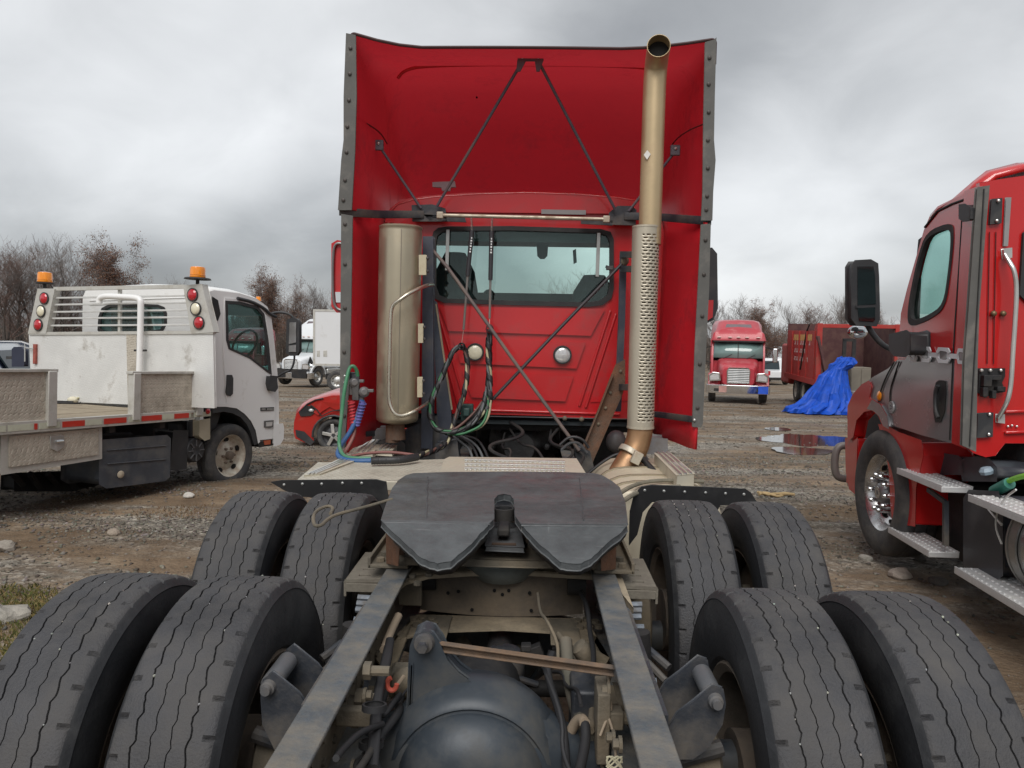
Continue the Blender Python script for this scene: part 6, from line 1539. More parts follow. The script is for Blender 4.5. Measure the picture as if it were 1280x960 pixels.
mb = MB(); mb.tube([C_(a, b, .05) for a, b in [(388, 506), (396, 512), (402, 520), (414, 514), (436, 511)]], .012, 6); mb.build('torn_edge', DARK, RC, F=FC)
mb = MB(); mb.prism([C_(a, b, .02) for a, b in [(374, 515), (382, 508), (392, 508), (396, 513), (388, 519), (376, 520)]], (0, -.06, 0)); hl = mb.build('headlight', DARK, RC, F=FC, bevel=.01)
mb = MB(); mb.ball(C_(389, 513, .02), (.05, .03, .035), 8, 6); mb.build('broken_lens', CLEARLENS, hl, F=FC)
mb = MB(); mb.tube([C_(a, b, .015) for a, b in [(376, 513), (384, 505), (394, 500), (404, 498)]], .014, 6); mb.build('bonnet_gap', DARK, RC, F=FC)
mb = MB(); mb.tube([V((fw_c.x + .39 * cos(t), .015, fw_c.z + .39 * sin(t))) for t in [3.3 - i * .28 for i in range(13)]], .022, 8); mb.build('arch_trim', PLASTIC, RC, F=FC)
mb = MB(); mb.prism([C_(a, b, .02) for a, b in [(371, 545), (388, 556), (392, 552), (380, 540), (370, 538)]], (0, -.1, 0)); mb.build('lower_bumper', PLASTIC, RC, F=FC, bevel=.01)
wheel2(RC, FC, (fw_c.x, -.12, fw_c.z), .325, .21, TY2, M('dark_barrel', (.08, .08, .085), .5, .5), 'spoke', .72, 1)
wheel2(RC, FC, (fw_c.x, -1.62, fw_c.z), .325, .21, TY2, MATS['dark_barrel'], 'spoke', .72, -1)
wheel2(RC, FC, (-3.05, -.12, .32), .325, .21, TY2, MATS['dark_barrel'], 'spoke', .72, 1)
wheel2(RC, FC, (-3.05, -1.62, .32), .325, .21, TY2, MATS['dark_barrel'], 'spoke', .72, -1)

# ================================================================== white sleeper tractor with damaged nose
def hwy_tractor(F, root, paint, roof_h=3.75, sleeper=True, alu_tank=True, scale=1.):
    """x forward, front bumper at x=0, centred on y=0"""
    b = lambda nm, mbb, mt, par=root, **k: mbb.build(nm, mt, par, F=F, **k)
    def ring(x, hw, z0, z1, r): 
        pts = []
        for i in range(24):
            t = 2 * pi * i / 24; cx_ = abs(cos(t)) ** .35 * (1 if cos(t) > 0 else -1); sz = abs(sin(t)) ** .35 * (1 if sin(t) > 0 else -1)
            pts.append(V((x, hw * cx_, (z0 + z1) / 2 + (z1 - z0) / 2 * sz)))
        return pts
    mb = MB(); mb.loft([ring(-.15, .62, .75, 1.45, .1), ring(-.25, .68, .72, 1.52, .1), ring(-.9, .78, .7, 1.68, .1), ring(-1.75, .86, .7, 1.85, .1)], close_u=True, caps=True); hood = b('hood', mb, paint, ang=40)
    for s in (-1, 1):
        mb = MB(); mb.loft([[V((-.95 + .72 * cos(t) * k, s * y, .52 + .70 * sin(t) * k)) for t in [pi * j / 14 for j in range(15)]] for y, k in ((.66, .8), (.8, .97), (1.0, 1.0), (1.18, .97), (1.2, .86))]); b('fender', mb, paint, hood, solid=.03, ang=50)
        mb = MB(); mb.prism([V((-.14, s * y, z)) for y, z in ((.72, .95), (1.12, .92), (1.14, 1.12), (1.0, 1.22), (.76, 1.2))], (-.3, 0, 0)); hl = b('headlight', mb, CHROME, hood, bevel=.03)
        mb = MB(); mb.prism([V((-.135, s * y, z)) for y, z in ((.76, .98), (1.09, .95), (1.10, 1.10), (.98, 1.18), (.79, 1.17))], (-.02, 0, 0)); b('lens', mb, CLEARLENS, hl, bevel=.02)
    mb = MB(); gr = [V((-.10, y, z)) for y, z in ((-.44, .82), (.44, .82), (.46, 1.35), (.38, 1.47), (-.38, 1.47), (-.46, 1.35))]; gi = [V((-.10, p.y * .9, 1.14 + (p.z - 1.14) * .88)) for p in gr]
    mb.prism(gr, (-.06, 0, 0), [gi]); gl = b('grille', mb, CHROME, hood, bevel=.01)
    mb = MB(); mb.prism([V((-.15, p.y, p.z)) for p in gi], (-.02, 0, 0)); b('grille_mesh', mb, M('grille_teal', (.05, .09, .085), .6), gl)
    for i in range(8):
        mb = MB(); z = .88 + i * .07; mb.b2((-.14, -.42, z), (-.10, .42, z + .034)); b('grille_slat', mb, M('bright_slat', (.82, .83, .83), .5, 0), gl)
    mb = MB(); mb.loft([[V((x, y, z)) for z in (.42, .44, .74, .76)] for x, y in ((-.45, -1.24), (-.12, -1.2), (-.0, -1.0), (.05, 0), (.0, 1.0), (-.12, 1.2), (-.45, 1.24))]); bp = b('bumper', mb, CHROME, root, solid=.04, ang=50)
    for y in (-.85, -.25, .25, .8):
        mb = MB(); mb.b2((.03, y - .1, .50), (.055, y + .1, .62)); b('tow_opening', mb, DARK, bp, bevel=.01)
    # cab
    cabp = [(-1.55, 1.05), (-1.6, 1.8), (-1.95, 2.55), (-3.0, 2.7), (-3.0, .95)]
    dz_ = [(-2.0, 1.75), (-2.2, 2.4), (-2.75, 2.45), (-2.8, 1.7)]
    for s in (-1, 1):
        mb = MB(); mb.prism([V((x, s * 1.08, z)) for x, z in cabp], (0, -s * .05, 0), [[V((x, s * 1.08, z)) for x, z in dz_]]); c_ = b('cab_side', mb, paint, root, bevel=.015)
        mb = MB(); mb.prism([V((x, s * 1.06, z)) for x, z in dz_], (0, -s * .01, 0)); b('side_window', mb, MATS['dark_glass'], c_)
        mb = MB(); mb.b2((-2.02, s * 1.42, 1.65), (-1.92, s * 1.62, 2.25)); mm = b('side_mirror', mb, paint if not sleeper else CHROME, root, bevel=.03)
        mb = MB(); mb.tube([(-1.9, s * 1.08, 2.3), (-1.97, s * 1.5, 2.2)], .02, 6); mb.tube([(-1.8, s * 1.08, 1.6), (-1.97, s * 1.5, 1.7)], .02, 6); b('mirror_arm', mb, DARK, mm, kind='stuff')
    mb = MB(); mb.b2((-3.0, -1.03, .95), (-1.75, 1.03, 1.7)); b('cab_base', mb, paint, root, bevel=.02)
    mb = MB(); mb.loft([[V((-1.62 + .10 * (1 - abs(y)), y * 1.02, 1.82)), V((-1.93 + .10 * (1 - abs(y)), y * .98, 2.50))] for y in (-1, -.5, 0, .5, 1)]); ws = b('windshield', mb, M('teal_windscreen', (.16, .24, .23), .1, 0, .1, 2, coat=.8), root, solid=.02)
    mb = MB(); mb.bar((-1.48, 0, 1.80), (-1.80, 0, 2.52), .03, .03); b('windshield_divider', mb, DARK, ws)
    for s in (-.6, .35):
        mb = MB(); mb.tube([(-1.48, s, 1.80), (-1.56, s + .35, 1.98)], .012, 6); b('wiper', mb, DARK, ws)
    mb = MB(); mb.b2((-1.88, -1.04, 2.48), (-1.66, 1.04, 2.56)); b('sun_visor', mb, DARK, root, bevel=.02)
    rb = -5.1 if sleeper else -3.0
    rows = []
    for x, hw, z1 in ((-1.70, 1.10, 2.60), (-1.85, 1.10, 2.95), (-2.2, 1.02, roof_h - .35), (-2.7, .96, roof_h - .05), (-3.3, .98, roof_h), (rb, 1.15, roof_h + .05)):
        rows.append([V((x, hw * a, 2.56 + (z1 - 2.56) * c)) for a, c in ((-1.03, 0), (-1.0, .3), (-.95, .75), (-.85, .93), (-.65, 1), (0, 1.03), (.65, 1), (.85, .93), (.95, .75), (1.0, .3), (1.03, 0))])
    mb = MB(); mb.loft(rows, caps=True); rf = b('roof_fairing', mb, paint, root, ang=45)
    mb = MB(); mb.prism([V((-2.25, -.55, roof_h - .42)), V((-2.25, .55, roof_h - .42)), V((-2.42, .5, roof_h - .24)), V((-2.42, -.5, roof_h - .24))], (.06, 0, .05)); b('roof_window', mb, M('skylight_grey', (.16, .13, .14), .2), rf, bevel=.01)
    mb = MB()
    for y in (-.8, -.35, 0, .35, .8): mb.ball((-1.68, y, 2.70), (.04, .09, .03), 8, 5)
    b('clearance_lamp', mb, M('clearance_cream', (.7, .55, .5), .3), rf, kind='stuff')
    if sleeper:
        mb = MB(); mb.b2((-5.1, -1.15, .95), (-2.98, 1.15, 2.62)); sl = b('sleeper', mb, paint, root, bevel=.04)
        for s in (-1, 1):
            mb = MB(); mb.b2((-4.0, s * 1.152, 1.9), (-3.5, s * 1.165, 2.3)); b('sleeper_window', mb, MATS['dark_glass'], sl, bevel=.02)
    for s in (-1, 1):
        mb = MB(); mb.b2((-4.8, s * .72, .42), (-1.9, s * 1.15, .92)); b('side_fairing', mb, ALU if alu_tank else paint, root, bevel=.05)
    mb = MB(); mb.b2((-8.0, -.43, .72), (-1, .43, .95)); b('chassis', mb, DARK, root)
    for x in (-.95, -6.1, -7.4):
        for s in (-1, 1):
            wheel2(root, F, (x, s * 1.02, .5), .5, .3, TY2, ALU, 'alu', .58, s, 10 if False else 0)
VY = 41.
vx = P(362, 485, VY).x
FV = frame((vx, VY, gbase(VY) + .05), 250)
VT = thing('sleeper_tractor', 'white sleeper tractor with a smashed black nose parked in the distance beside a white trailer', 'truck', F=FV)
hwy_tractor(FV, VT, M('cool_white_paint', (.72, .74, .76), .3, 0, .03, 1.5, coat=.5), 3.75)
mb = MB(); mb.b2((.02, -1.1, .45), (.08, 1.15, .95)); mb.v = [p for p in mb.v]; mb.build('broken_nose', DARK, VT, F=FV, bevel=.03)
mb = MB(); mb.prism([V((-.3, .87, 1.05)), V((-1.0, .90, 1.1)), V((-.55, .92, 1.62))], (0, .04, 0)); mb.build('torn_hood_hole', DARK, VT, F=FV)

MY = 46.
FM = frame((P(283, 480, MY).x, MY, gbase(MY)), 268)
MT_ = thing('sleeper_tractor', 'maroon tractor glimpsed only through the side windows of the white flatbed cab', 'truck', F=FM)
hwy_tractor(FM, MT_, M('maroon_paint', (.26, .025, .035), .4, 0, .08, 1.5, coat=.3), 3.35)
YT = 36.
FT = frame((P(392, 480, YT).x, YT, gbase(YT)), 3)
TL = thing('box_trailer', 'long plain white box trailer seen side on left of the red cab', 'trailer', F=FT)
def T_(px, py, y=0.): return pick(FT, px, py, 1, y)
zt_ = T_(393, 386).z; zb_ = T_(393, 457).z
WT2 = M('trailer_white', (.68, .69, .70), .4, 0, .03, .6, .15, (.5, .48, .45), 1.)
mb = MB(); mb.b2((0, 0, zb_ + .06), (12.5, 2.5, zt_ - .04)); tbx = mb.build('box', WT2, TL, F=FT, bevel=.03)
mb = MB(); mb.b2((-.02, -.015, zt_ - .12), (12.5, -.002, zt_ - .02)); mb.build('top_rail', FRM, tbx, F=FT)
mb = MB(); mb.b2((-.02, -.015, zb_), (12.5, .06, zb_ + .1)); mb.build('bottom_rail', FRM, tbx, F=FT)
mb = MB(); mb.b2((-.02, -.02, zb_ + .05), (.07, .0, zt_ - .03)); mb.build('corner_post', FRM, tbx, F=FT)
for (a, b) in ((396, 400), (404, 409)):
    mb = MB(); mb.b2(T_(a, 438, -.01), T_(b, 446, .01)); mb.build('document_holder', FRM, tbx, F=FT, bevel=.01)
mb = MB(); mb.b2((3.2, .4, -.0), (3.4, .6, zb_)); mb.b2((3.2, 1.9, -.0), (3.4, 2.1, zb_)); mb.build('landing_leg', DARK, TL, F=FT, kind='stuff')
for x in (1.1, 2.3):
    for y, f in ((.15, -1), (2.3, 1)): wheel2(TL, FT, (x, y, .5), .5, .28, TY2, ALU, 'alu', .58, f, 0)
mb = MB(); mb.b2((.5, .3, .55), (10.5, 2.2, .8)); mb.build('bogie', DARK, TL, F=FT)
# ================================================================== RED AND GREY DAY CAB ON THE RIGHT
FR = frame((2.86, 6.33, 0), 87.5)
RT = thing('semi_truck', 'red tractor with dark grey doors and a chain link stripe, standing alongside on the right', 'truck', F=FR)
def Rr(px, py, y=-.05): return pick(FR, px, py, 1, y)
def RB(px, py, x): return pick(FR, px, py, 0, x)
def rs(pts, y, t, name, mat, par=RT, bev=.006, holes=(), ang=35, smooth=True):
    """plate parallel to the truck side; thickness runs inward"""
    mb = MB(); mb.prism([Rr(a, b, y) for a, b in pts], (0, -t, 0), [[Rr(a, b, y) for a, b in h] for h in holes]); return mb.build(name, mat, par, F=FR, bevel=bev, ang=ang, smooth=smooth)
GREYP = M('dark_grey_paint', (.17, .172, .178), .25, 0, .03, 2, coat=.9)
SY, SW = -.05, -2.10
cabo = [(1122, 450), (1126, 392), (1134, 360), (1144, 325), (1155, 287), (1163, 268), (1172, 258), (1190, 249), (1206, 243), (1210, 260), (1210, 450)]
winR = [(1158, 294), (1186, 283), (1190, 289), (1187, 325), (1182, 367), (1173, 390), (1142, 403), (1135, 398), (1139, 367), (1147, 325)]
def rnd2(pts, n=2):
    for _ in range(n): pts = [q for i in range(len(pts)) for a, b in [(pts[i], pts[(i + 1) % len(pts)])] for q in ((a[0] * .78 + b[0] * .22, a[1] * .78 + b[1] * .22), (a[0] * .22 + b[0] * .78, a[1] * .22 + b[1] * .78))]
    return pts
winR = rnd2([(1158, 292), (1189, 280), (1190, 300), (1187, 335), (1180, 384), (1158, 399), (1136, 406), (1136, 380), (1147, 325)])
cab2 = rs(cabo, SY, .05, 'cab', RED_B, holes=[winR], bev=0)
cN = [Rr(a, b, SY) for a, b in cabo]; wR = [Rr(a, b, SY) for a, b in winR]
mb = MB(); mb.prism([V((p.x, SW, p.z)) for p in cN], (0, .05, 0), [[V((p.x, SW, p.z)) for p in wR]]); mb.build('cab_side', RED_B, cab2, F=FR)
# roof
roofpx = [(1155, 287), (1157, 280), (1168, 259), (1186, 242), (1209, 229), (1235, 217), (1266, 212), (1300, 210)]
rp = [Rr(a, b, SY - .12) for a, b in roofpx]
xb = Rr(1212, 300).x - .02          # x of the cab back
rp = [V((max(p.x, xb) if i < 5 else p.x, p.y, p.z)) for i, p in enumerate(rp)]
def rrow(f, sag): 
    y = SY + (SW - SY) * f
    pts = [(cN[5].x + .0, cN[5].z - .0 + sag * .2), (cN[6].x + .02, cN[6].z + .04 + sag * .6), (cN[7].x + .02, cN[7].z + .10 + sag), (cN[8].x, cN[8].z + .17 + sag), (xb, cN[8].z + .125 + sag)]
    return [V((x, y, z)) for x, z in pts]
def rr_side(f): # lower edge rows where roof meets the side
    y = SY + (SW - SY) * f
    return [V((cN[5].x, y, cN[5].z)), V((cN[6].x, y, cN[6].z)), V((cN[7].x, y, cN[7].z)), V((cN[8].x, y, cN[8].z)), V((xb, y, cN[8].z + .03))]
mb = MB(); mb.loft([rr_side(0.0), rrow(.02, -.09), rrow(.06, -.02), rrow(.15, .03), rrow(.5, .06), rrow(.85, .03), rrow(.94, -.02), rrow(.98, -.09), rr_side(1.0)]); mb.build('cab_roof', RED_B, cab2, F=FR, solid=.03, ang=50)
mb = MB(); mb.tube([Rr(a, b, SY + .004) for a, b in [(1156, 284), (1172, 264), (1190, 255), (1207, 249)]], .008, 6); mb.build('roof_seam', DARK, cab2, F=FR)
for nm, yy in (('windshield', 0),):
    fr = [cN[1], cN[3], cN[5]]
    mb = MB(); mb.loft([[p for p in fr], [V((p.x + .12, (SY + SW) / 2, p.z)) for p in fr], [V((p.x, SW, p.z)) for p in fr]]); mb.build('windshield', GL2, cab2, F=FR, smooth=False)
rs(winR, SY - .02, .006, 'door_window', glass('clear_green_glass', (.75, .9, .86)), cab2, 0, smooth=False)
mb = MB(); mb.prism([V((p.x, SW + .03, p.z)) for p in wR], (0, .006, 0)); mb.build('far_window', MATS['clear_green_glass'], cab2, F=FR, smooth=False)
k_ = lambda k: [(1163 + (a - 1163) * k, 343 + (b - 343) * k) for a, b in winR]
rs(k_(1.05), SY + .006, .03, 'window_seal', BLACKRUB, cab2, .004, [k_(.93)])
rs([(1148, 300), (1153, 296), (1148, 345), (1146, 398), (1142, 399), (1143, 350)], SY - .03, .02, 'window_divider', BLACKRUB, cab2, .003)
mb = MB(); mb.tube([Rr(a, b, SY + .003) for a, b in [(1203, 262), (1199, 330), (1194, 400), (1191, 450)]], .005, 6); mb.build('door_seam', DARK, cab2, F=FR)
# back wall (day cab), set ahead of the extender edge
xw = xb + .02
rbw = [(1214, 234), (1240, 232), (1300, 232), (1300, 553), (1262, 552), (1252, 553), (1246, 560), (1240, 568), (1228, 570), (1212, 565), (1195, 555), (1195, 400)]
wn_ = [(1273, 300), (1276, 280), (1284, 274), (1296, 274), (1296, 388), (1282, 386), (1275, 376)]
q = [RB(a, b, xw) for a, b in rbw]
zt_r, zb_r = q[0].z, q[3].z
mb = MB(); full = [V((xw, SY - .02, zt_r + .02)), V((xw, SY - .12, zt_r + .04)), V((xw, -.5, zt_r + .09)), V((xw, -1.0, zt_r + .11)), V((xw, -1.6, zt_r + .09)), V((xw, SW + .02, zt_r + .02)), V((xw, SW + .02, zb_r)), V((xw, -1.6, zb_r)), V((xw, -.55, zb_r)), q[5], q[6], q[7], q[8], q[9], V((xw, SY - .02, q[10].z))]
wz0, wz1 = RB(1276, 384, xw).z, RB(1276, 278, xw).z; wy = RB(1274, 330, xw).y
hole = [V((xw, wy, wz0 + .08)), V((xw, wy, wz1 - .08)), V((xw, wy - .08, wz1)), V((xw, -1.65, wz1)), V((xw, -1.73, wz1 - .08)), V((xw, -1.73, wz0 + .08)), V((xw, -1.65, wz0)), V((xw, wy - .08, wz0))]
mb.prism(full, (-.04, 0, 0), [hole]); bw = mb.build('cab_back', RED_B, cab2, F=FR, bevel=.01)
mb = MB(); mb.prism([p + V((-.045, 0, 0)) for p in hole], (-.01, 0, 0)); mb.build('rear_window', MATS['dark_glass'], bw, F=FR)
mb = MB(); cc = sum(hole, V((0, 0, 0))) / 8; mb.prism([cc + (p - cc) * 1.03 + V((-.043, 0, 0)) for p in hole], (-.02, 0, 0), [[cc + (p - cc) * .95 + V((-.043, 0, 0)) for p in hole]]); mb.build('window_seal', BLACKRUB, bw, F=FR)
XB = xw - .045
def back(pts, name, mat, t=.02, bev=.004, par=bw, off=0.):
    mb = MB(); mb.prism([RB(a, b, XB - off) for a, b in pts], (-t, 0, 0)); return mb.build(name, mat, par, F=FR, bevel=bev)
def bpt(a, b, off=.02): return RB(a, b, XB - off)
back([(1238, 250), (1250, 249), (1249, 279), (1236, 280)], 'black_plate', PLASTIC)
back([(1221, 517), (1239, 516), (1238, 545), (1220, 546)], 'black_plate', PLASTIC)
lk = back([(1223, 461), (1254, 461), (1254, 470), (1250, 478), (1254, 489), (1240, 491), (1230, 496), (1222, 490)], 'latch_plate', DARK, .015)
for a, b, w_, h_ in ((1233, 476, .05, .07), (1244, 472, .06, .03), (1250, 486, .05, .03), (1230, 490, .03, .06), (1241, 493, .025, .05)):
    mb = MB(); mb.box(bpt(a, b, .04), (.04, w_, h_)); mb.build('latch_arm', DARK, lk, F=FR, bevel=.004)
mb = MB()
for a, b in ((1248, 251), (1246, 276), (1237, 518), (1236, 543), (1227, 463), (1238, 463), (1251, 463), (1231, 488), (1249, 487)): mb.ball(bpt(a, b, .03), .011, 8, 5)
for a, b in ((1265, 532), (1260, 533), (1271, 533)): mb.ball(bpt(a, b, .005), .008, 8, 5)
mb.build('screw', ALU, bw, F=FR, kind='stuff')
for a, b in ((1242, 392), (1254, 392)): mb = MB(); mb.ball(bpt(a, b, .015), .019, 10, 6); mb.build('rubber_stop', M('bronze_bolt', (.2, .14, .08), .5, .6), bw, F=FR)
back([(1257, 248), (1262, 248), (1258, 307), (1254, 307)], 'reflector_strip', M('grey_reflector', (0, 0, 0)), .012)
back([(1252, 312), (1261, 311), (1261, 322), (1253, 323)], 'handle_foot', ALU, .03)
back([(1245, 518), (1252, 518), (1252, 528), (1245, 527)], 'handle_foot', ALU, .03)
mb = MB(); mb.tube(chaikin([bpt(a, b, o) for a, b, o in [(1256, 318, .03), (1262, 328, .07), (1268, 338, .09), (1271, 360, .09), (1269, 400, .09), (1266, 440, .09), (1264, 480, .09), (1260, 500, .09), (1254, 512, .06), (1248, 522, .03)]], 3), .014, 10); mb.build('grab_handle', ALU, bw, F=FR)
for x_ in (1237, 1245):
    mb = MB(); mb.bar(bpt(x_, 290, .004), bpt(x_ - 3, 455, .004), .006, .004); mb.build('panel_seam', M('seam_dark', (0, 0, 0)), bw, F=FR)
for z_ in (515, 541):
    mb = MB(); mb.bar(bpt(1256, z_, .006), bpt(1300, z_ - 2, .006), .02, .02); mb.build('pressed_rib', RED_B, bw, F=FR, bevel=.006)
# extender with grey edge strip
ext = [(1206, 240), (1224, 233), (1218, 330), (1211, 450), (1207, 560), (1190, 553), (1194, 450), (1200, 330)]
e_ = rs([(a, b) for a, b in ext], SY + .012, .02, 'side_extender', RED_B)
yq = SY + .02
st_ = [(1223, 235), (1236, 233), (1230, 300), (1223, 387), (1221, 450), (1219, 563), (1204, 556), (1207, 450), (1212, 387), (1218, 300)]
mb = MB(); xe = Rr(1216, 400, yq).x - .01
mb.prism([RB(a, b, xe) for a, b in st_], (.03, 0, 0)); es = mb.build('edge_strip', GREYTRIM, RT, F=FR, bevel=.006)
mb = MB(); mb.bar(RB(1230, 236, xe - .004), RB(1212, 558, xe - .004), .012, .006); mb.build('strip_groove', M('groove_dark', (.04, .04, .04), .8), es, F=FR)
rs([(1199, 257), (1206, 256), (1212, 260), (1211, 275), (1204, 276), (1199, 272)], SY + .07, .07, 'marker_lamp', PLASTIC, RT, .008)
# lower grey band: door + hood side
door = [(1134, 447), (1138, 440), (1207, 448), (1203, 555), (1188, 552), (1150, 542), (1118, 531), (1112, 505), (1118, 470)]
d2 = rs(door, SY + .004, .04, 'door_lower', GREYP, RT, .008)
cl_up = rs([(1122, 446), (1126, 400), (1130, 395), (1140, 404), (1142, 440), (1134, 447)], SY + .002, .03, 'cowl_side', RED_B, RT)
hoodp = [(1061, 520), (1062, 507), (1067, 495), (1077, 483), (1092, 472), (1110, 462), (1124, 449), (1134, 446), (1124, 470), (1113, 505), (1118, 531), (1108, 526), (1100, 510), (1090, 500), (1080, 502), (1070, 510)]
hs_ = [Rr(a, b, SY) for a, b in hoodp]
topn = 7
rows = []
for f, up_, fwd in ((0, 0, 0), (.02, .03, 0), (.08, .07, .02), (.5, .14, .12), (.92, .07, .02), (.98, .03, 0), (1, 0, 0)):
    y = SY + (SW - SY) * f; rows.append([V((p.x + fwd, y, p.z + up_)) for p in hs_[0:8]])
mb = MB(); mb.loft(rows); hd_ = mb.build('hood', GREYP, RT, F=FR, solid=.02, ang=60)
mb = MB(); mb.prism(hs_, (0, -.03, 0)); mb.build('hood_side', GREYP, hd_, F=FR, bevel=.008)
rs([(1059.5, 522), (1060, 508), (1066, 494), (1077, 482), (1086, 477), (1089, 484), (1086, 496), (1088, 503), (1082, 508), (1072, 514), (1066, 524), (1062, 532)], SY + .012, .06, 'fender', RED_B, hd_, .01)
fa = [(1060, 524), (1068, 512), (1078, 504), (1090, 500), (1100, 506), (1108, 520), (1110, 534), (1103, 530), (1098, 518), (1090, 511), (1080, 513), (1070, 524), (1066, 545), (1060, 550)]
rs(fa, SY + .02, .10, 'arch_flare', RED_B, hd_, .012)
rs([(1090, 501), (1100, 507), (1108, 521), (1110, 534), (1104, 531), (1099, 519), (1092, 512), (1085, 510)], SY + .026, .08, 'flare_sheen', M('painted_grey_sheen', (.22, .22, .23), .25, .2, coat=.8), hd_, .01)  # grey sheen on the red flare, painted as an overlay piece
mb = MB(); mb.tube(chaikin([Rr(a, b, SY + .008) for a, b in [(1097, 512), (1100, 490), (1108, 470), (1118, 452)]], 2), .006, 6); mb.tube(chaikin([Rr(a, b, SY + .008) for a, b in [(1113, 510), (1112, 490), (1118, 470), (1124, 452)]], 2), .006, 6); mb.build('hood_seam', DARK, hd_, F=FR, kind='stuff')
mb = MB(); mb.ball(Rr(1099, 495, SY + .01), (.04, .015, .04), 14, 8); mb.build('turn_signal', AMBER, hd_, F=FR)
c = Rr(1115, 509, SY + .006); mb = MB(); mb.lathe([(0, .01), (.045, .01), (.048, .0), (0, 0)], c, (0, 1, 0), 24); em = mb.build('round_badge', M('badge_silver_light', (.42, .43, .44), .4, .3), d2, F=FR)
mb = MB(); mb.lathe([(.034, .012), (.038, .012)], c, (0, 1, 0), 24)
for k in range(7): t = k * .9; mb.box(c + V((.016 * cos(t), .012, .016 * sin(t))), (.012, .003, .004), Matrix.Rotation(-t, 3, 'Y'))
mb.build('badge_lettering', M('badge_dark_print', (.12, .12, .13), .5), em, F=FR, kind='stuff')
# chain link stripe
LINK = M('silver_stripe', (.62, .65, .68), .4, 0, .05, 3, coat=.3); LINK2 = M('stripe_outline', (.05, .05, .055), .4)
def yl(x): return 433.5 + (x - 1140) * .055
k = 0
for (x0, x1) in ((1137, 1150), (1155, 1167), (1172, 1187)):
    pass
lk_x = [(1136, 1146), (1150, 1163), (1170, 1187), (1196, 1206)]
rs([(1137, yl(1137) + 6), (1206, yl(1206) + 6), (1206, yl(1206) + 12), (1137, yl(1137) + 11)], SY + .016, .008, 'stripe_band', LINK, d2, .001)
for (x0, x1) in lk_x:
    m_ = (x0 + x1) / 2; w_ = (x1 - x0)
    rs([(x0, yl(x0) + 5), (x0 + w_ * .15, yl(x0) - 1), (x1 - w_ * .15, yl(x1) - 1), (x1, yl(x1) + 4), (x1 - w_ * .1, yl(x1) + 6), (x1 - w_ * .3, yl(x1) + 3), (x0 + w_ * .3, yl(x0) + 3), (x0 + w_ * .12, yl(x0) + 6.5)], SY + .022, .008, 'chain_link', LINK, d2, .001)
    rs([(x0, yl(x0) + 12), (x0 + w_ * .15, yl(x0) + 18), (x1 - w_ * .15, yl(x1) + 18), (x1, yl(x1) + 13), (x1 - w_ * .1, yl(x1) + 11), (x1 - w_ * .3, yl(x1) + 14), (x0 + w_ * .3, yl(x0) + 14), (x0 + w_ * .12, yl(x0) + 11)], SY + .022, .008, 'chain_link', LINK, d2, .001)
    rs([(x0 + w_ * .28, yl(x0) + 3.5), (x1 - w_ * .28, yl(x1) + 3.5), (x1 - w_ * .28, yl(x1) + 13.5), (x0 + w_ * .28, yl(x0) + 13.5)], SY + .02, .008, 'link_opening', GREYP, d2, .001)
mb = MB(); mb.tube([Rr(a, b, SY + .008) for a, b in [(1191, 448), (1189, 500), (1187, 550)]], .005, 6); mb.build('door_seam', DARK, d2, F=FR)
dh = rs([(1170, 479), (1174, 476), (1181, 477), (1182, 490), (1180, 515), (1175, 527), (1169, 527), (1167, 515), (1167, 490)], SY + .012, .014, 'door_handle', DARK, d2, .005)
mb = MB(); mb.tube(chaikin([Rr(a, b, SY + .03) for a, b in [(1173, 482), (1169, 492), (1169, 512), (1173, 522)]], 2), .013, 8); mb.build('handle_grip', PLASTIC, dh, F=FR)
# inner red fender behind the wheel, bumper, tow loop
rs([(1099, 532), (1110, 534), (1121, 541), (1151, 552), (1153, 569), (1144, 609), (1143, 656), (1116, 652), (1114, 635), (1112, 590), (1106, 556)], SY - .02, .35, 'wheel_splash_guard', RED_B, RT, .012)
rs([(1057, 550), (1066, 546), (1071, 548), (1070, 575), (1068, 615), (1062, 610), (1058, 590)], SY + .0, .4, 'bumper_end', RED_B, RT, .015)
mb = MB(); q = Rr(1062, 580, SY); mb.b2((q.x - .05, SW, q.z - .25), (q.x + .25, SY - .05, q.z + .15)); mb.build('bumper', RED_B, RT, F=FR, bevel=.05)
mb = MB(); mb.tube(chaikin([P(a, b, 7.2) for a, b in [(1066, 560), (1054, 556), (1046, 560), (1043, 575), (1044, 592), (1050, 598), (1066, 599)]], 3), .035, 12); mb.build('bumper_guard_tube', M('grey_powder_tube', (.22, .20, .19), .5, .2), RT)
rs([(1066, 545), (1072, 520), (1082, 511), (1092, 511), (1100, 520), (1104, 540), (1110, 560), (1110, 580), (1072, 580)], SY - .32, .02, 'wheel_well', DARK, RT, 0)
cwR = Rr(1090.5, 615, -.0)
w_ = wheel2(RT, FR, (cwR.x, -.17, cwR.z), .505, .29, TY2, M('polished_alloy_wheel', (.62, .62, .62), .25, .95, .05, 5, .3, (.4, .38, .35), 6), 'alu', .60, 1, 0)
for k in range(10):
    t = 2 * pi * k / 10; q = V((cwR.x + .142 * cos(t), -.12, cwR.z + .142 * sin(t)))
    mb = MB(); mb.lathe([(.024, 0), (.022, .05), (.020, .052), (.020, .085), (.012, .10), (.001, .102)], q, (0, 1, 0), 12); mb.build('lug_nut', CHROME, w_, F=FR)
mb = MB(); mb.lathe([(.09, 0), (.09, .04), (.075, .075), (.06, .09), (.001, .095)], (cwR.x, -.13, cwR.z), (0, 1, 0), 24); mb.build('hub_cap', M('grey_hub', (.25, .25, .26), .35, .7), w_, F=FR)
wheel2(RT, FR, (cwR.x, SW + .12, cwR.z), .505, .29, TY2, MATS['polished_alloy_wheel'], 'alu', .60, -1, 0)
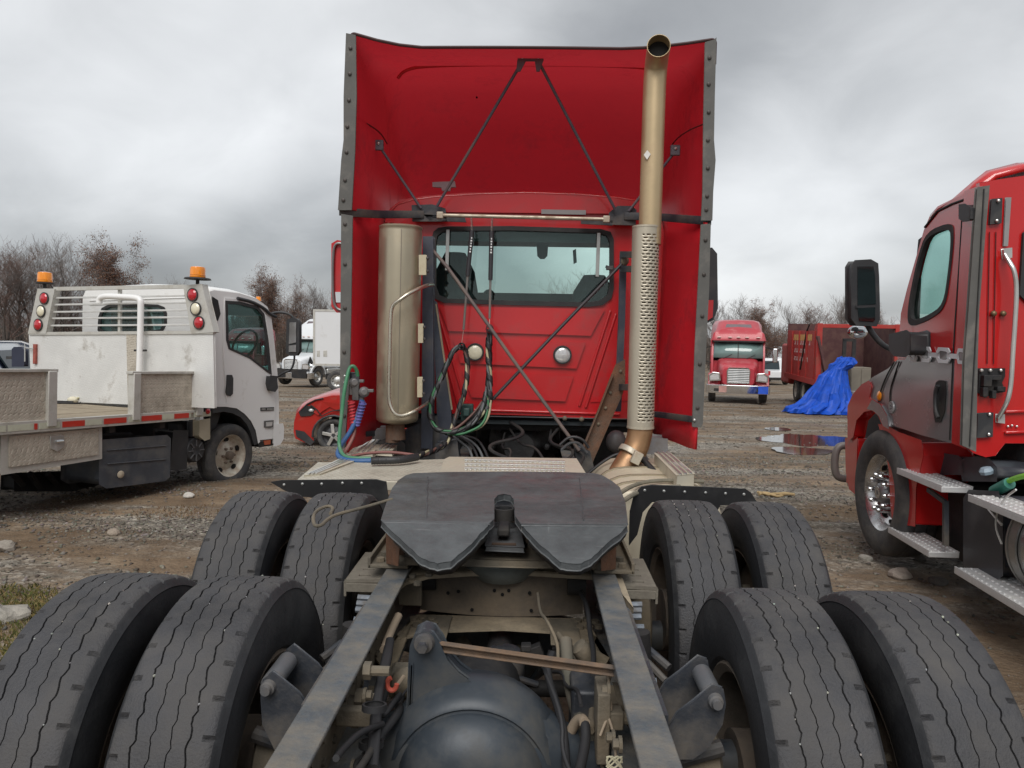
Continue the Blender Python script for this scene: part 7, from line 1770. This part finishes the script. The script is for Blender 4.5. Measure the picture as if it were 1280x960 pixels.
for x in (-3.6, -4.9):
    for y, f in ((-.17, 1), (SW + .12, -1)): wheel2(RT, FR, (x, y, .5), .505, .55, TY2, MATS['polished_alloy_wheel'], 'alu', .60, f, 0)
# steps
STEP = M('ribbed_step_alloy', (.62, .62, .62), .55, .45, .07, 6, .3, (.4, .39, .36), 6)
def step(o0, o1, w, name='step_plank'):
    a, b = Rr(*o0, 0.0), Rr(*o1, 0.0); z = (a.z + b.z) / 2
    x0, x1 = max(a.x, b.x), min(a.x, b.x)
    mb = MB(); mb.b2((x1, -w, z - .045), (x0, 0, z - .006)); s_ = mb.build(name, STEP, RT, F=FR, bevel=.004)
    mb = MB(); n_ = int((x0 - x1) / .045)
    for i in range(n_):
        for j in range(4):
            cx_ = x1 + (i + .5) * (x0 - x1) / n_; cy_ = -w * (j + .5) / 4
            mb.lathe([(.011, -.006), (.010, -.001), (.005, -.001), (.005, -.006)], (cx_, cy_, z), (0, 0, 1), 8)
    mb.b2((x1, -w, z - .006), (x0, -w + .012, z)); mb.b2((x1, -.012, z - .006), (x0, 0, z))
    mb.build('tread_lug', STEP, s_, F=FR, kind='stuff')
    return z
step((1121, 583), (1177, 609), .20); step((1110, 656), (1161, 691), .20)
step((1210, 616), (1290, 651), .22); step((1193, 706), (1290, 768), .25)
mb = MB(); mb.b2(Rr(1150, 612, -.10), Rr(1180, 640, -.12)); 
mb = MB(); mb.bar(Rr(1160, 612, -.1), Rr(1182, 628, -.1), .02, .03); mb.bar(Rr(1182, 626, -.1), Rr(1182, 682, -.1), .03, .03); mb.build('step_support', STEEL_BLK, RT, F=FR, kind='stuff')
# dark boxes, tanks
rs([(1144, 600), (1205, 604), (1207, 700), (1144, 672)], -.30, 1.2, 'battery_box', DARK, RT, .02)
rs([(1150, 556), (1205, 556), (1300, 560), (1300, 600), (1150, 596)], -.45, 1.0, 'underbody', DARK, RT, .03)
for pts in ([(1167, 580), (1170, 572), (1180, 570), (1198, 573), (1204, 580), (1204, 590), (1170, 590)], [(1202, 585), (1206, 576), (1220, 574), (1236, 577), (1244, 586), (1244, 598), (1204, 598)]):
    rs(pts, -.22, .25, 'black_reservoir', M('satin_black_plastic', (.035, .037, .045), .35, 0, .1, 4, .3, (.1, .1, .1), 4), RT, .02)
mb = MB(); q = Rr(1234, 592, -.2); mb.lathe([(0, .0), (.04, .0), (.045, .02), (.03, .04), (0, .045)], q, (0, .3, 1), 8); mb.build('filler_cap', M('pale_blue_cap', (.25, .32, .38), .5), RT, F=FR)
rs([(1207, 626), (1212, 618), (1246, 620), (1250, 640), (1250, 715), (1240, 722), (1212, 712), (1207, 704)], -.14, .5, 'def_tank', M('satin_black_plastic', (0, 0, 0)), RT, .03)
ct = Rr(1292, 690, -.30); ct = V((Rr(1252, 690, -.1).x, -.42, .62)); rt_ = .31
mb = MB(); mb.lathe([(0.001, .0), (rt_ * .9, .0), (rt_ * .98, -.02), (rt_, -.05), (rt_, -1.3), (rt_ * .9, -1.35), (.001, -1.35)], ct, (1, 0, 0), 48); ft = mb.build('fuel_tank', M('polished_tank', (.55, .56, .57), .25, .95, .06, 3, .2, (.35, .34, .32), 3), RT, F=FR)
mb = MB(); mb.lathe([(rt_ + .003, -.06), (rt_ + .014, -.06), (rt_ + .014, -.13), (rt_ + .003, -.13)], ct, (1, 0, 0), 48); mb.lathe([(rt_ + .002, -.045), (rt_ + .02, -.045), (rt_ + .02, -.058), (rt_ + .002, -.058)], ct, (1, 0, 0), 48); mb.build('tank_strap', M('strap_steel', (.35, .34, .32), .4, .8, .1, 5, .4, (.2, .17, .14), 5), ft, F=FR, kind='stuff')
for t in (pi * .28, pi * .75):
    pass
mb = MB(); mb.tube(chaikin([Rr(a, b, o) for a, b, o in [(1240, 612, -.2), (1254, 605, -.2), (1268, 598, -.2), (1284, 594, -.2), (1300, 592, -.25)]], 2), .016, 10); mb.build('green_hose', M('bright_green_hose', (.20, .50, .05), .4), RT, F=FR)
mb = MB(); mb.tube([Rr(1243, 614, -.2), Rr(1262, 604, -.2)], .035, 12); mb.build('hose_sleeve', M('dark_green_plug', (.03, .17, .13), .5), RT, F=FR)
mb = MB(); mb.tube(chaikin([Rr(a, b, -.06) for a, b in [(1252, 680), (1244, 660), (1246, 640), (1256, 622), (1270, 612)]], 2), .006, 6); mb.tube([Rr(1232, 632, -.1), Rr(1252, 656, -.08)], .008, 6); mb.build('cable', ALU, RT, F=FR, kind='stuff')
mb = MB(); mb.b2((-5.2, -.80, .62), (.9, -.72, .88)); mb.b2((-5.2, -1.45, .62), (.9, -1.37, .88)); mb.build('frame_rail', STEEL_BLK, RT, F=FR, kind='stuff')
# mirror on its arm
YM = 6.55
mb = MB(); mb.prism([P(a, b, YM) for a, b in [(1067, 333), (1070, 328), (1088, 327), (1095, 331), (1096, 345), (1097, 382), (1097, 399), (1094, 405), (1072, 404), (1067, 397)]], (0, .13, 0)); m_ = mb.build('side_mirror', PLASTIC, RT, bevel=.02)
mb = MB(); mb.prism([P(a, b, YM - .006) for a, b in [(1072, 333), (1092, 333), (1094, 345), (1095, 380), (1072, 382)]], (0, .006, 0)); mb.build('mirror_glass', M('dark_mirror', (.30, .32, .33), .04, 1.), m_)
mb = MB(); mb.prism([P(a, b, YM - .006) for a, b in [(1072, 385), (1094, 383), (1094, 399), (1092, 402), (1074, 401)]], (0, .006, 0)); mb.build('wide_angle_glass', M('dark_mirror', (0, 0, 0)), m_)
mb = MB(); mb.prism([P(a, b, YM - .012) for a, b in [(1070, 382), (1095, 381), (1095, 384), (1070, 385)]], (0, .01, 0)); mb.build('mirror_divider', PLASTIC, m_)
mb = MB(); mb.tube(chaikin([P(a, b, YM + .05) for a, b in [(1083, 402), (1086, 410), (1094, 422), (1104, 432), (1115, 437), (1124, 436)]], 2), [.022] * 18, 10) if False else mb.tube(chaikin([P(a, b, YM + .05) for a, b in [(1083, 402), (1086, 410), (1094, 422), (1104, 432), (1115, 437), (1124, 436)]], 2), .024, 10)
mb.build('mirror_arm', PLASTIC, RT, ang=70)
rs([(1112, 420), (1133, 415), (1136, 417), (1136, 440), (1132, 444), (1118, 443), (1112, 436)], SY + .14, .14, 'mirror_bracket', PLASTIC, RT, .015)
c = P(1072, 415, YM + .3); mb = MB(); mb.ball(c, (.09, .035, .062), 18, 12); mb.build('convex_mirror', CHROME, RT)

# ================================================================== faded red sleeper tractor facing the camera
YR = 31.; sx_ = P(922, 500, YR).x
FS = frame((sx_, YR, gbase(YR)), 256.5)
ST = thing('sleeper_tractor', 'faded red sleeper tractor with a chrome grille, parked facing the camera', 'truck', F=FS)
hwy_tractor(FS, ST, M('faded_red_paint', (.42, .035, .05), .42, 0, .08, 1.5, .2, (.5, .2, .2), 2, coat=.3), 3.45)
mb = MB(); mb.b2((.055, .78, .44), (.075, 1.16, .74)); mb.build('painted_reflection', M('reflection_blue', (.02, .09, .55), .5), ST, F=FS)  # blue reflection in the bumper, painted as a thin panel
mb = MB(); mb.b2((.055, -.75, .46), (.07, -.45, .72)); mb.build('licence_plate', M('pinkish_plate', (.45, .25, .22), .6), ST, F=FS)
# ================================================================== red dump body trailer
FD = frame((P(1022, 470, 28.).x, 28.0, gbase(30) + .02), 82)
DT = thing('dump_truck', 'weathered red dump truck with an open dark body behind the blue tarp', 'truck', F=FD)
def Dp(px, py, y=0.): return pick(FD, px, py, 1, y)
def Db(px, py, x=0.): return pick(FD, px, py, 0, x)
DRED = M('weathered_red', (.36, .025, .02), .6, 0, .15, 3, .4, (.22, .07, .05), 3)
DMAR = M('rusty_maroon_body', (.085, .035, .035), .85, 0, .2, 3, .5, (.12, .07, .055), 3, .2)
zc_t, zc_b = Dp(1022, 405).z, Dp(1022, 478).z; zf = Dp(1022, 470).z
L_ = 6.0; BWd = 2.6
mb = MB(); mb.prism([V((0, 0, zc_b)), V((0, 0, zc_t)), V((.6, 0, zc_t)), V((.9, 0, zc_t - .25)), V((L_, 0, zc_t - .2)), V((L_, 0, zc_b + .1))], (0, -.07, 0)); ds = mb.build('body_side', DRED, DT, F=FD, bevel=.01)
mb = MB(); mb.prism([V((0, -BWd, zc_b)), V((0, -BWd, zc_t)), V((L_, -BWd, zc_t)), V((L_, -BWd, zc_b + .1))], (0, .07, 0)); mb.build('body_side', DMAR, DT, F=FD, bevel=.01)
mb = MB(); mb.b2((L_ - .1, -BWd, zc_b), (L_, 0, zc_t + .1)); mb.build('body_front', DMAR, DT, F=FD)
mb = MB(); mb.b2((0, -BWd, zc_b), (L_, 0, zc_b + .08)); mb.build('body_floor', DMAR, DT, F=FD)
mb = MB(); mb.b2((3.6, -BWd + .07, zc_b + .08), (3.7, -.07, zc_t - .12)); mb.build('inner_bulkhead', DMAR, DT, F=FD)
mb = MB(); mb.b2((-.06, -BWd, zc_t - .14), (.05, .03, zc_t)); mb.build('rear_beam', DRED, DT, F=FD, bevel=.01)
for y in (0.03, -BWd - .03):
    mb = MB(); mb.b2((-.08, y - .12, zc_b - .1), (.08, y + .06, zc_t + .02)); mb.build('rear_post', DRED, DT, F=FD, bevel=.01)
mb = MB(); mb.bar(Db(1022, 420, -.1), Db(1034, 478, -.1), .3, .08); mb.build('tailgate_arm', DMAR, DT, F=FD, bevel=.01)
mb = MB(); mb.bar(Dp(1000, 462, .03), Dp(1008, 415, .03), .05, .04); mb.bar(Dp(1008, 415, .03), Dp(1012, 405, .03), .05, .04); mb.build('tarp_arm', DARK, DT, F=FD, kind='stuff')
for x in (.5, 1.9, 3.3, 4.7):
    mb = MB(); mb.b2((x, 0, zc_b), (x + .1, .05, zc_t - .25)); mb.build('side_post', DRED, ds, F=FD)
mb = MB(); mb.b2((0, -.02, zc_b - .12), (L_, .08, zc_b + .08)); mb.build('bottom_rail', DRED, ds, F=FD)
# faded print on the side
mb = MB(); mb.b2((1.2, .001, zc_t - .62), (4.6, .008, zc_t - .38)); mb.build('yellow_sign_band', M('yellow_band', (.55, .33, .10), .6, 0, .3, 6, .4, (.4, .1, .05), 5), ds, F=FD)
mb = MB(); r5 = random.Random(9)
for row, (z_, n_) in enumerate(((zc_t - .80, 11), (zc_t - 1.12, 9), (zc_t - 1.45, 10))):
    x_ = 4.4
    for k in range(n_):
        w0 = r5.uniform(.16, .26)
        if r5.random() < .85:
            mb.b2((x_ - w0, .001, z_), (x_ - w0 + .06, .010, z_ + .17)); mb.b2((x_ - w0 + .06, .001, z_ + (.11 if k % 2 else 0)), (x_ - .04, .010, z_ + (.17 if k % 2 else .06)))
        x_ -= w0 + .07
mb.build('faded_lettering', M('pale_lettering', (.50, .38, .36), .7), ds, F=FD, kind='stuff')
mb = MB(); mb.b2((-.3, -1.9, .7), (L_ + 2.2, -.7, .95)); mb.build('chassis', DARK, DT, F=FD)
for x in (2.6, 4.1):
    for y, f in ((-.0, 1), (-BWd, -1)): wheel2(DT, FD, (x, y - .2 * f, .5), .5, .34, TY2, M('pale_wheel', (.45, .43, .38), .6, .2), 'alu', .6, f, 0)
mb = MB(); mb.b2((2.0, .02, .15), (2.05, -.5, .85)); mb.build('mud_flap', DARK, DT, F=FD)
mb = MB(); mb.b2((L_ + .4, -2.4, .6), (L_ + 2.4, -.2, 2.4)); mb.build('cab', DRED, DT, F=FD, bevel=.1)
for (a, b, c_, d_, m__) in ((1054, 424, 1056, 462, DARK), (1066, 424, 1068, 462, DARK), (1054, 423, 1068, 427, DARK)):
    mb = MB(); mb.b2(Db(a, b, -.2), Db(c_, d_, -.12)); mb.build('hoist_frame', m__, DT, F=FD)
# things stacked behind the tarp
for nm, lab, cat, (a, b, c_, d_), mt in (('crate', 'beige metal cabinet standing right of the blue tarp', 'cabinet', (1064, 459, 1088, 488), M('beige_cabinet', (.17, .15, .12), .7)), ('barrel', 'pale metal drum standing by the tarp foot', 'drum', (1064, 489, 1074, 512), M('pale_drum', (.35, .33, .30), .6))):
    p0, p1 = P(a, b, 27.2), P(c_, d_, 27.2)
    if nm == 'barrel':
        p0 = P(a, b, 26.8); p1 = P(c_, d_, 26.8); r_ = abs(p1.x - p0.x) / 2; z0 = gz((p0.x + p1.x) / 2, 26.8)
        mb = MB(); mb.lathe([(0, 0), (r_, 0), (r_ * 1.03, .02), (r_, .04), (r_, .3), (r_ * 1.04, .32), (r_, .34), (r_, p0.z - z0 - .02), (r_ * 1.03, p0.z - z0), (r_ * .95, p0.z - z0 - .01), (0, p0.z - z0 - .02)], ((p0.x + p1.x) / 2, 26.8, z0), (0, 0, 1), 24)
        tag(mb.build(nm, mt, None), lab, cat)
    else:
        root = thing(nm, lab, cat, loc=((p0.x + p1.x) / 2, 27.5, gz(p0.x, 27.5)))
        z0 = gz(p0.x, 27.5)
        mb = MB(); mb.b2((p0.x, 27.2, z0), (p1.x, 27.9, p0.z)); bx_ = mb.build('cabinet_body', mt, root, bevel=.02)
        for f in (.02, .52):
            mb = MB(); mb.b2((p0.x + (p1.x - p0.x) * f, 27.17, z0 + .12), (p0.x + (p1.x - p0.x) * (f + .44), 27.2, p0.z - .06)); mb.build('door', mt, bx_, bevel=.01)
# blue tarp draped over a heap
BT = M('blue_tarpaulin', (.006, .07, .46), .5, 0, .2, 5, .3, (.012, .06, .30), 6, .8, 8, spec=.35)
lv = [(447.5, 1052, 1063), (449, 1047, 1067), (453, 1043, 1068.5), (457, 1037, 1062), (462, 1033, 1056), (470, 1026, 1057), (480, 1019, 1059.5), (490, 1012, 1062), (499, 1005, 1064), (506, 995, 1066), (511, 985, 1068), (515, 981, 1068.5), (517.5, 982, 1069)]
rows = []; YT_ = 26.6; NT = 128
for li, (py, a, b) in enumerate(lv):
    pa, pb_ = P(a, py, YT_), P(b, py, YT_); c = (pa + pb_) / 2; hw = abs(pb_.x - pa.x) / 2; dp = min(1.1, .15 + hw * .7)
    row = []
    amp = .02 + .16 * (li / 12)
    for j in range(NT):
        t = 2 * pi * j / NT
        fold = 1 + amp * ((1 - 2 * abs(sin(t * 5.5 + 1.2 * sin(li * .5)))) * .5 + (1 - 2 * abs(sin(t * 9 + 2 + li * .3))) * .4 + noise.noise(V((t * 6, li * .9, 2))) * .9)
        z = c.z + .09 * noise.noise(V((t * 5, li * .8, 7)))
        p = V((c.x + hw * cos(t) * fold, YT_ + dp * sin(t) * fold, z))
        gzz = gz(p.x, p.y) + .03
        if li >= 11 or p.z < gzz: p.z = max(p.z if li < 12 else gzz, gzz)
        row.append(p)
    rows.append(row)
for li, row in enumerate(rows):
    for j, p in enumerate(row):
        a_ = .10 if 0 < li < 11 else .03
        k1 = noise.noise(V((p.x * 2.2, p.y * 2.2, p.z * 3.5))); k2 = abs(noise.noise(V((p.x * 5, p.y * 5, p.z * 6))))
        p.x += a_ * k1 + a_ * .8 * k2; p.y -= a_ * 1.6 * abs(k1) - a_ * k2; p.z += a_ * .6 * noise.noise(V((p.x * 4, 3, p.z * 4)))
mb = MB(); mb.loft(rows, close_u=True, caps=True)
tag(mb.build('tarp', BT, None, ang=24), 'bright blue tarpaulin heaped over scrap beside the dump truck', 'tarp')

# ================================================================== far white vehicles between the red tractor and the dump truck
def suv(F, label, paint, name='parked_car', cat='car', L=4.6, Wd=1.85, H=1.8, truck=False):
    t = thing(name, label, cat, F=F)
    pf = [(0, .35), (0, .95), (.15, 1.02), (.5, H - .1), (.7, H), (2.3, H), (2.9, 1.1), (L - .3, 1.0), (L, .8), (L, .35)] if not truck else [(0, .45), (0, 1.05), (1.7, 1.05), (1.75, H - .05), (1.95, H), (3.0, H), (3.6, 1.15), (L - .2, 1.05), (L, .5)]
    mb = MB(); mb.prism([V((x, -Wd / 2, z)) for x, z in pf], (0, Wd, 0)); b = mb.build('body', paint, t, F=F, bevel=.08, seg=3)
    mb = MB()
    wx = .28 if not truck else 1.72
    mb.prism([V((wx - .02, -Wd * .42, 1.1)), V((wx - .02, Wd * .42, 1.1)), V((wx + (.2 if not truck else .06), Wd * .38, H - .12)), V((wx + (.2 if not truck else .06), -Wd * .38, H - .12))], (-.03, 0, .0)); mb.build('rear_window', MATS['dark_glass'], b, F=F)
    for s in (-1, 1):
        mb = MB(); mb.prism([V((x, s * (Wd / 2 + .004), z)) for x, z in ([(.7, 1.1), (.9, H - .12), (2.2, H - .12), (2.6, 1.1)] if not truck else [(1.95, 1.12), (2.05, H - .12), (2.95, H - .12), (3.35, 1.15)])], (0, -s * .02, 0)); mb.build('side_window', MATS['dark_glass'], b, F=F)
        mb = MB(); mb.b2((-.02, s * Wd * .40, .75), (.03, s * Wd * .49, 1.05)); mb.build('tail_light', REDLENS, b, F=F)
    mb = MB(); mb.b2((-.06, -Wd * .47, .38), (.05, Wd * .47, .58)); mb.build('bumper', DARK, b, F=F, bevel=.02)
    for x in (.85, L - .95):
        for s in (-1, 1): wheel2(t, F, (x, s * (Wd / 2 - .12), .37), .37, .24, TY2, ALU, 'spoke', .62, s)
    return t
WPC = M('cool_white_paint', (0, 0, 0))
def at(px, Y): return (P(px, 450, Y).x, Y, gbase(Y))
suv(frame(at(976, 57), 100), 'white pickup truck seen from behind, left of the red dump truck', WPC, 'pickup_truck', 'truck', 5.3, 2.0, 1.95, True)
suv(frame(at(955, 63), 95), 'white car mostly hidden behind the faded red sleeper tractor', WPC, L=4.6, H=1.6)
for px, Y, y0, w, col, lab in ((978, 80, 434, 1.15, (.62, .66, .70), 'small white box truck roofline above the white pickup'), (955, 84, 436, 1.2, (.05, .08, .16), 'dark blue box truck above the white car in the far row')):
    F = frame(at(px, Y), 92); z1 = P(px, y0, Y).z - gbase(Y); t = thing('box_truck', lab, 'truck', F=F)
    mb = MB(); mb.b2((0, -w, .9), (5, w, z1)); b_ = mb.build('box', M('boxpaint%d' % px, col, .5), t, F=F, bevel=.04)
    mb = MB(); mb.b2((-.03, -w + .1, 1.0), (0, w - .1, z1 - .15)); mb.build('rear_door', MATS['boxpaint%d' % px], b_, F=F, bevel=.01)
    mb = MB(); mb.b2((5.1, -w, .7), (6.6, w, 2.4)); mb.build('cab', MATS['boxpaint%d' % px], t, F=F, bevel=.15)
    for x in (1.0, 5.8):
        for s in (-1, 1): wheel2(t, F, (x, s * (w - .12), .42), .42, .25, TY2, ALU, 'plain', .6, s)
# ================================================================== TREES
BARK = M('bark', (.060, .050, .043), .9, 0, .25, 3, .3, (.10, .09, .08), 4)
TWIG = M('twigs', (.16, .136, .125), .9, 0, .2, 2)
TWIGR = M('reddish_twigs', (.15, .10, .085), .9, 0, .2, 2)
LEAFB = stone_mat('russet_leaves', [(0, (.11, .045, .03)), (.5, (.20, .09, .055)), (.85, (.30, .16, .10)), (1, (.38, .24, .16))])
def seg(vs, fs, a, b, ra, rb, n):
    d = (b - a)
    if d.length < 1e-6: return
    x = d.cross(V((.31, .22, .9))); 
    if x.length < 1e-6: x = V((1, 0, 0))
    x.normalize(); y = d.cross(x).normalized(); o = len(vs)
    for p, r in ((a, ra), (b, rb)):
        for j in range(n): t = 2 * pi * j / n; vs.append(p + (x * cos(t) + y * sin(t)) * r)
    for j in range(n): fs.append((o + j, o + (j + 1) % n, o + n + (j + 1) % n, o + n + j))
def grow(rn, H, spread, leaf, dens=1.0, upright=.5, fork=.28, tr=.020):
    tv, tf, cv, cf, lv_, lf = [], [], [], [], [], []
    def branch(p, d, L, r, lev):
        n = 4 if lev < 2 else 3
        a = p
        for i in range(n):
            d = (d + V((rn.gauss(0, .13), rn.gauss(0, .13), rn.gauss(0, .06) + (.07 * upright)))).normalized()
            b = a + d * L / n; r2 = r * (1 - .17)
            if lev < 2: seg(tv, tf, a, b, r, r2, 6 if lev == 0 else 5)
            else: seg(cv, cf, a, b, max(r, .011), max(r2, .009), 3)
            r = r2
            if lev > 0 or i > 0 or False:
                k = {0: 3, 1: 3, 2: 2, 3: 2}.get(lev, 0)
                k = int(k * dens + rn.random())
                if lev < 4:
                    for _ in range(k):
                        ax = V((rn.gauss(0, 1), rn.gauss(0, 1), rn.gauss(0, .35))).normalized()
                        nd = (d * (1 - spread) + ax * spread + V((0, 0, upright * .25))).normalized()
                        branch(b, nd, L * rn.uniform(.42, .68), r * rn.uniform(.38, .55), lev + 1)
            a = b
            if leaf and lev >= 3:
                for _ in range(leaf):
                    if rn.random() < .5:
                        c = a + V((rn.gauss(0, .3), rn.gauss(0, .3), rn.gauss(0, .28))); s = rn.uniform(.045, .085)
                        u = V((rn.gauss(0, 1), rn.gauss(0, 1), rn.gauss(0, 1))).normalized() * s; w = V((rn.gauss(0, 1), rn.gauss(0, 1), rn.gauss(0, 1))).normalized() * s
                        o = len(lv_); lv_.extend([c - u, c + w, c + u, c - w]); lf.append((o, o + 1, o + 2, o + 3))
    base_h = H * fork; p = V((0, 0, -.3)); d = V((rn.gauss(0, .03), rn.gauss(0, .03), 1)).normalized()
    b = p + d * (base_h + .3); seg(tv, tf, p, b, H * tr * 1.3, H * tr, 8)
    branch(b, d, H * .58, H * tr * .9, 0)
    for _ in range(3):
        ax = V((rn.gauss(0, 1), rn.gauss(0, 1), .3)).normalized(); branch(b, (d * .6 + ax * .6).normalized(), H * .42, H * tr * .55, 1)
    return (tv, tf), (cv, cf), (lv_, lf)
def mkmesh(name, data, mat):
    me = bpy.data.meshes.new(name); me.from_pydata(data[0], [], data[1]); me.materials.append(mat); me.update(); return me
rt = random.Random(21)
PROTO = []
for (H, sp, lf, dn, up, fk, tw) in ((14, .50, 0, .80, .8, .24, TWIG), (14, .46, 0, .82, .95, .18, TWIG), (12, .55, 0, .85, .7, .22, TWIGR), (11, .74, 2, 1.1, .15, .18, TWIG), (10, .72, 1, 1.0, .25, .20, TWIG), (13, .38, 0, .75, 1.2, .3, TWIG)):
    t_, c_, l_ = grow(rt, H, sp, lf, dn, up, fk)
    zs_ = sorted(p.z for p in c_[0]); top = zs_[int(len(zs_) * .985)]; ws_ = sorted(abs(p.x) for p in c_[0]); wd = ws_[int(len(ws_) * .95)]
    PROTO.append((mkmesh('trunk', t_, BARK), mkmesh('crown', c_, tw), mkmesh('leaves', l_, LEAFB) if lf else None, top, wd))
def tree(px, Y, toppy, kind, label, name='bare_tree', wpx=None, group=None, cat='tree'):
    zb_ = gbase(Y) - .1; p = P(px, 450, Y); zt_ = P(px, toppy, Y).z; tm, cm_, lm_, top, wd = PROTO[kind]
    s = (zt_ - zb_) / top
    root = thing(name, label, cat, F=Matrix.Translation((p.x, Y, zb_)) @ Matrix.Rotation(rt.uniform(0, 6.28), 4, 'Z'), group=group)
    sx = s if wpx is None else (wpx / 2 * Y / 950) / wd
    for nm, me in (('trunk', tm), ('crown', cm_), ('leaves', lm_)):
        if me is None: continue
        o = bpy.data.objects.new(nm, me); COL.objects.link(o); o.parent = root; o.scale = (sx, sx, s); W[o] = W[root]
        if nm == 'leaves': o['kind'] = 'stuff'
    return root
TL_ = [
 (-12, 66, 318, 1, 'tall bare tree cut by the left edge behind the flatbed', 'bare_tree', None),
 (6, 62, 308, 2, 'tall reddish bare tree nearest the left edge of the photograph', 'bare_tree', None),
 (27, 70, 312, 0, 'bare tree with many upright limbs just left of the left amber beacon', 'bare_tree', None),
 (43, 64, 322, 1, 'slim bare tree straight behind the left amber beacon', 'bare_tree', None),
 (62, 72, 308, 5, 'narrow upright bare tree just right of the left amber beacon', 'bare_tree', None),
 (79, 66, 305, 0, 'tall spreading bare tree above the left half of the headboard bars', 'bare_tree', None),
 (97, 74, 330, 2, 'smaller bare tree between the tall one and the russet oak', 'bare_tree', None),
 (118, 78, 332, 5, 'thin sparse bare tree left of the round russet oak', 'bare_tree', None),
 (165, 58, 314, 3, 'round crowned oak with russet leaves behind the flatbed cab', 'oak_tree', 84),
 (222, 88, 352, 0, 'low faint bare tree right of the russet oak, over the cab roof', 'bare_tree', None),
 (243, 92, 362, 2, 'tiny far bare tree over the cab roof near the right beacon', 'bare_tree', None),
 (336, 74, 349, 3, 'oak with russet leaves behind the flatbed side mirror', 'oak_tree', 60),
 (362, 80, 356, 4, 'smaller russet oak between the flatbed mirror and the white trailer', 'oak_tree', 44),
 (395, 92, 358, 0, 'pale bare tree above the front end of the white trailer', 'bare_tree', None),
 (412, 96, 366, 1, 'bare tree above the white trailer beside the red mirror', 'bare_tree', None),
 (735, 60, 345, 0, 'small bare tree seen through the rear window of the red cab', 'bare_tree', None),
 (900, 88, 371, 1, 'bare tree behind the roof of the faded red sleeper tractor', 'bare_tree', None),
 (921, 92, 374, 0, 'second bare tree over the faded red sleeper tractor, the right one', 'bare_tree', None),
 (961, 66, 386, 3, 'russet leaved tree right of the faded red sleeper tractor', 'oak_tree', 44),
 (991, 74, 378, 5, 'slender bare tree standing over the left end of the dump truck', 'bare_tree', None),
 (1008, 82, 386, 0, 'bare tree over the rear post of the dump truck', 'bare_tree', None),
 (1027, 80, 381, 2, 'bushy bare tree over the middle of the dump body', 'bare_tree', None),
 (1047, 74, 364, 5, 'tallest bare tree left of the big black mirror', 'bare_tree', None),
 (1060, 80, 374, 1, 'bare tree directly behind the left edge of the big black mirror', 'bare_tree', None),
 (1106, 84, 390, 4, 'russet tree in the gap between the mirror and the red cab', 'oak_tree', 34),
]
for (px, Y, tp, kd, lab, nm, w) in TL_: tree(px, Y, tp, kd, lab, nm, w)
# far wood and scrub that reads as one mass
rw_ = random.Random(4); vs, fs = [], []
def scrub(x0, x1, Y0, Y1, n, hmin, hmax):
    for _ in range(n):
        px = rw_.uniform(x0, x1); Y = rw_.uniform(Y0, Y1); x = .1 + (px - 663) / 950 * Y; z = gbase(Y) - .2; h = rw_.uniform(hmin, hmax); a = V((x, Y, z)); b = a + V((rw_.gauss(0, .06 * h), rw_.gauss(0, .06 * h), h))
        seg(vs, fs, a, b, .05 + .004 * h, .015, 3)
        for _k in range(9):
            c = a.lerp(b, rw_.uniform(.2, .97)); L = rw_.uniform(.12, .3) * h
            e_ = c + V((rw_.gauss(0, 1), rw_.gauss(0, 1), rw_.uniform(.4, 1.5))).normalized() * L; seg(vs, fs, c, e_, .022, .010, 3)
scrub(-260, 125, 74, 100, 900, 3.0, 5.8); scrub(-1100, -260, 80, 110, 900, 3.4, 6.6); scrub(125, 460, 84, 125, 1500, 4.0, 7.2); scrub(460, 880, 95, 130, 900, 3, 6); scrub(880, 1500, 86, 130, 1800, 3.2, 6.2)
me = mkmesh('far_woods', (vs, fs), M('far_scrub', (.10, .078, .066), .95, 0, .3, .3)); o = bpy.data.objects.new('far_woods', me); COL.objects.link(o); o['kind'] = 'stuff'; o['label'] = 'leafless brown scrub and saplings along the far side of the yard'; W[o] = I4
